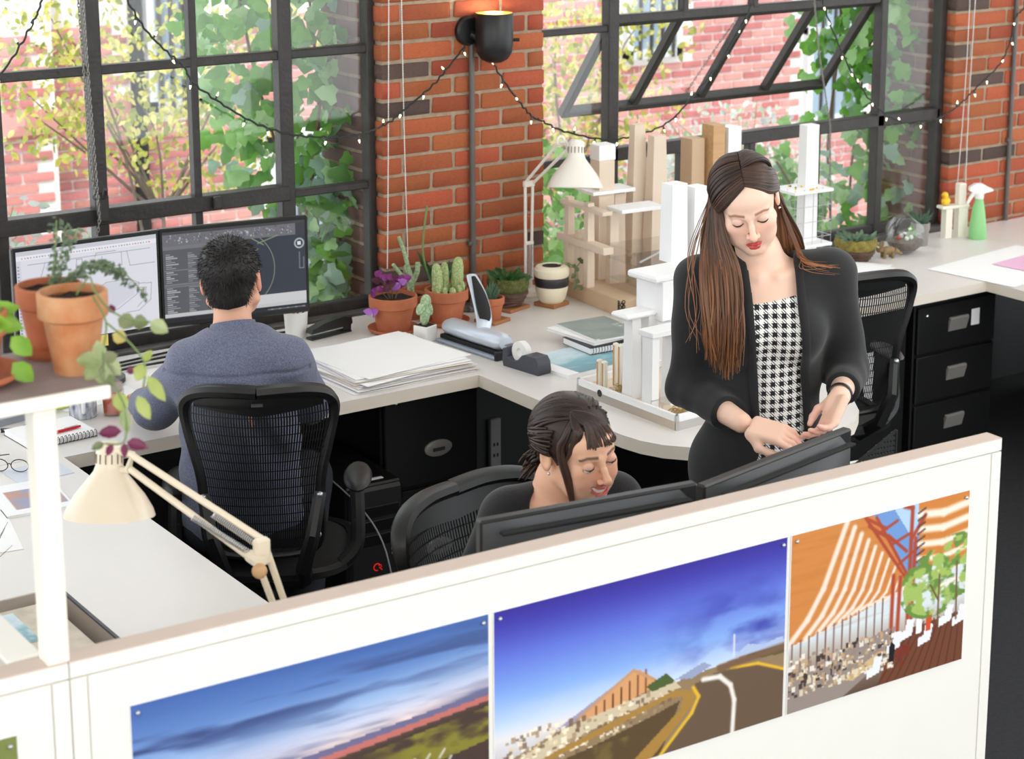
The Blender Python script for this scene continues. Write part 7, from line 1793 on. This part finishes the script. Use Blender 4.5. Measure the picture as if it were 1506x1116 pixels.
def s_legs(P, g=0.0):
    return smin(chain_sdf(P, [(-.08, .06, .55), (-.06, -.33, .55), (-.06, -.30, .10)], [.08 + g, .055 + g, .04 + g], .03), chain_sdf(P, [(.07, .06, .55), (.13, -.32, .55), (.13, -.29, .10)], [.08 + g, .055 + g, .04 + g], .03), .02)
def s_body(P):
    d = smin(s_torso(P), s_legs(P), .03); d = smin(d, chain_sdf(P, [ssL, seL, swL], [.042, .035, .024], .02), .03); d = smin(d, chain_sdf(P, [ssR, seR, swR], [.042, .035, .024], .02), .03)
    d = smin(d, chain_sdf(P, [(-.018, .03, .975), (-.012, .012, 1.03), (.004, .0, 1.08)], [.056, .046, .046], .03), .028)
    d = smin(d, cap(P, (.0, -.045, .975), (-.11, -.01, .985), .008), .02); d = smin(d, cap(P, (.04, -.03, .975), (.10, .05, .99), .008), .02)
    d = smin(d, head_at(P, SH, True, True, .0022), .016)
    d = smin(d, hand_at(P, shl, True, (.3, .3, .35, .4), .02, .3, .92), .012); return smin(d, hand_at(P, shr, False, (.3, .3, .35, .4), .02, .3, .92), .012)
def s_col(V):
    Q = inv_pts(V, SH); c = face_color(Q, (236, 186, 156), (194, 92, 88), (62, 44, 38), (222, 130, 106), True)
    far = np.clip((np.linalg.norm(Q, axis=1) - .13) / .03, 0, 1); return mixc(c, far, (234, 184, 154))
sdf_obj('body', s_body, None, None, None, m_skin, Sp, s_col, [((-.16, -.18, .88), (.16, .12, 1.26), .0026, lambda p: p[:, 2] > .90), ((-.30, -.40, 0), (.30, .22, .92), .011, lambda p: p[:, 2] < .92)])
eyes(Sp, SH, (.25, -.45)); lashes(Sp, SH, .0022, .0012)
MB().grid([[(SH @ Vector((x, -.0895 + 14 * x * x, z + 9 * x * x))) for x in np.linspace(-.024, .024, 13)] for z in (-.0565, -.062, -.0685)]).build('teeth', m_teeth, Sp)
def s_top(P):
    t = s_torso(P) - .012; t = smin(t, cap(P, (-.118, -.002, .958), (.106, .072, .968), .048), .03)
    a = chain_sdf(P, [ssL, seL, swL], [.052, .045, .036], .03); b = chain_sdf(P, [ssR, seR, swR], [.052, .045, .036], .03); t = smin(smin(t, a, .03), b, .03)
    nk = ell(P, (.004, -.035, .985), (.078, .085, .075)); t = smax(t, -nk, .008)
    return np.maximum(t, .52 - P[:, 2]) + wrinkle(P, .002, 24)
sdf_obj('top', s_top, (-.30, -.34, .50), (.30, .22, 1.05), .006, mat('knit_black', (24, 24, 27), .9, sheen=.2, bump=.2, bscale=300), Sp)
def s_pants(P): return np.maximum(np.maximum(smin(s_legs(P, .012), ell(P, (-.01, .07, .55), (.172, .14, .10)), .04), P[:, 2] - .64), .09 - P[:, 2])
sdf_obj('trousers', s_pants, (-.3, -.42, .07), (.3, .26, .66), .011, mat('denim_dark', (34, 36, 44), .9), Sp)
for x in (-.06, .13): MB().ball((x, -.33, .042), (.038, .11, .042), 14, 8).build('shoe', m_blk, Sp)
def s_hairshell(P):
    Q = inv_pts(P, SH); X = np.abs(Q[:, 0]); d = ell(Q, EC + Vector((0, .004, .003)), (.082, .104, .088))
    face = ell(Q, (0, -.075, -.035), (.082, .085, .085)); d = np.maximum(d, -face)
    ear = ell(X[:, None] * A3(1, 0, 0) + Q * A3(0, 1, 1), (.085, .008, -.02), (.03, .022, .035)); d = np.maximum(d, -ear)
    return np.maximum(d, -.062 - Q[:, 2] + .2 * Q[:, 1])
sdf_obj('hair_shell', s_hairshell, (-.14, -.18, 1.02), (.18, .14, 1.28), .004, m_hair, Sp, lambda V: np.tile(np.array((46, 32, 27.)), (len(V), 1)))
def sv(pts): return [tuple(SH @ Vector(p)) for p in pts]
paths = []
knot = Vector((-.012, .112, -.060))
for i in range(210):           # swept back from the crown and the sides to the knot
    s = random.choice((-1, 1)); t_ = random.random()
    u0 = Vector((s * .55 * random.random(), -.55 + .9 * random.random(), 1.0)) if t_ < .6 else Vector((s * .95, -.30 + .25 * random.random(), .55 - .75 * random.random()))
    u1 = Vector((s * .12 + random.gauss(0, .12), 1.0, -.55 + random.gauss(0, .12)))
    um = (u0.normalized() + u1.normalized()) * .5 + Vector((s * .35, 0, .15))
    paths.append(sv(arc(u0, um, 3, .004 + .003 * random.random()) + arc(um, u1, 3, .004)[1:] + [knot + jit(.010)]))
for i in range(230):           # fringe swept across the forehead
    t_ = random.random(); u0 = Vector((-.42 + .1 * random.random(), -.35 - .2 * random.random(), 1.0)); x1 = -.62 + 1.45 * t_
    u1 = Vector((x1, -1.0, .10 + .16 * (1 - t_) + random.gauss(0, .03))) if t_ > .12 else Vector((-.95, -.72, -.25 + random.gauss(0, .05)))
    paths.append(sv(arc(u0, (u0.normalized() + u1.normalized()) * .5 + Vector((.12, -.1, .1)), 3, .008) + [on_head(u1, .007 + .004 * random.random())]))
for i in range(26):            # loose lock in front of the ear
    q = random.random(); paths.append(sv(arc((-.3, -.45, 1), (-1, -.52 - .12 * q, .1), 3, .006) + [(-.070 + .004 * q, -.048 - .012 * q, -.03), (-.060 + .004 * q, -.056 - .01 * q, -.075 - .03 * random.random())]))
for i in range(46):            # short tail below the knot
    q = jit(.010); paths.append(sv([knot + q, knot + q + Vector((random.gauss(0, .012), .018, -.02)), knot + q + Vector((random.gauss(-.01, .018), .025, -.05 + random.gauss(0, .012)))]))
strands('hair_locks', paths, .0062, (42, 29, 25), (72, 48, 36), Sp, m_hair, 6, .6, .3)
e_ = SH @ Vector((-.079, -.002, -.036)); MB().ball(e_, .0032, 8, 6).build('earring', m_chrome, Sp)
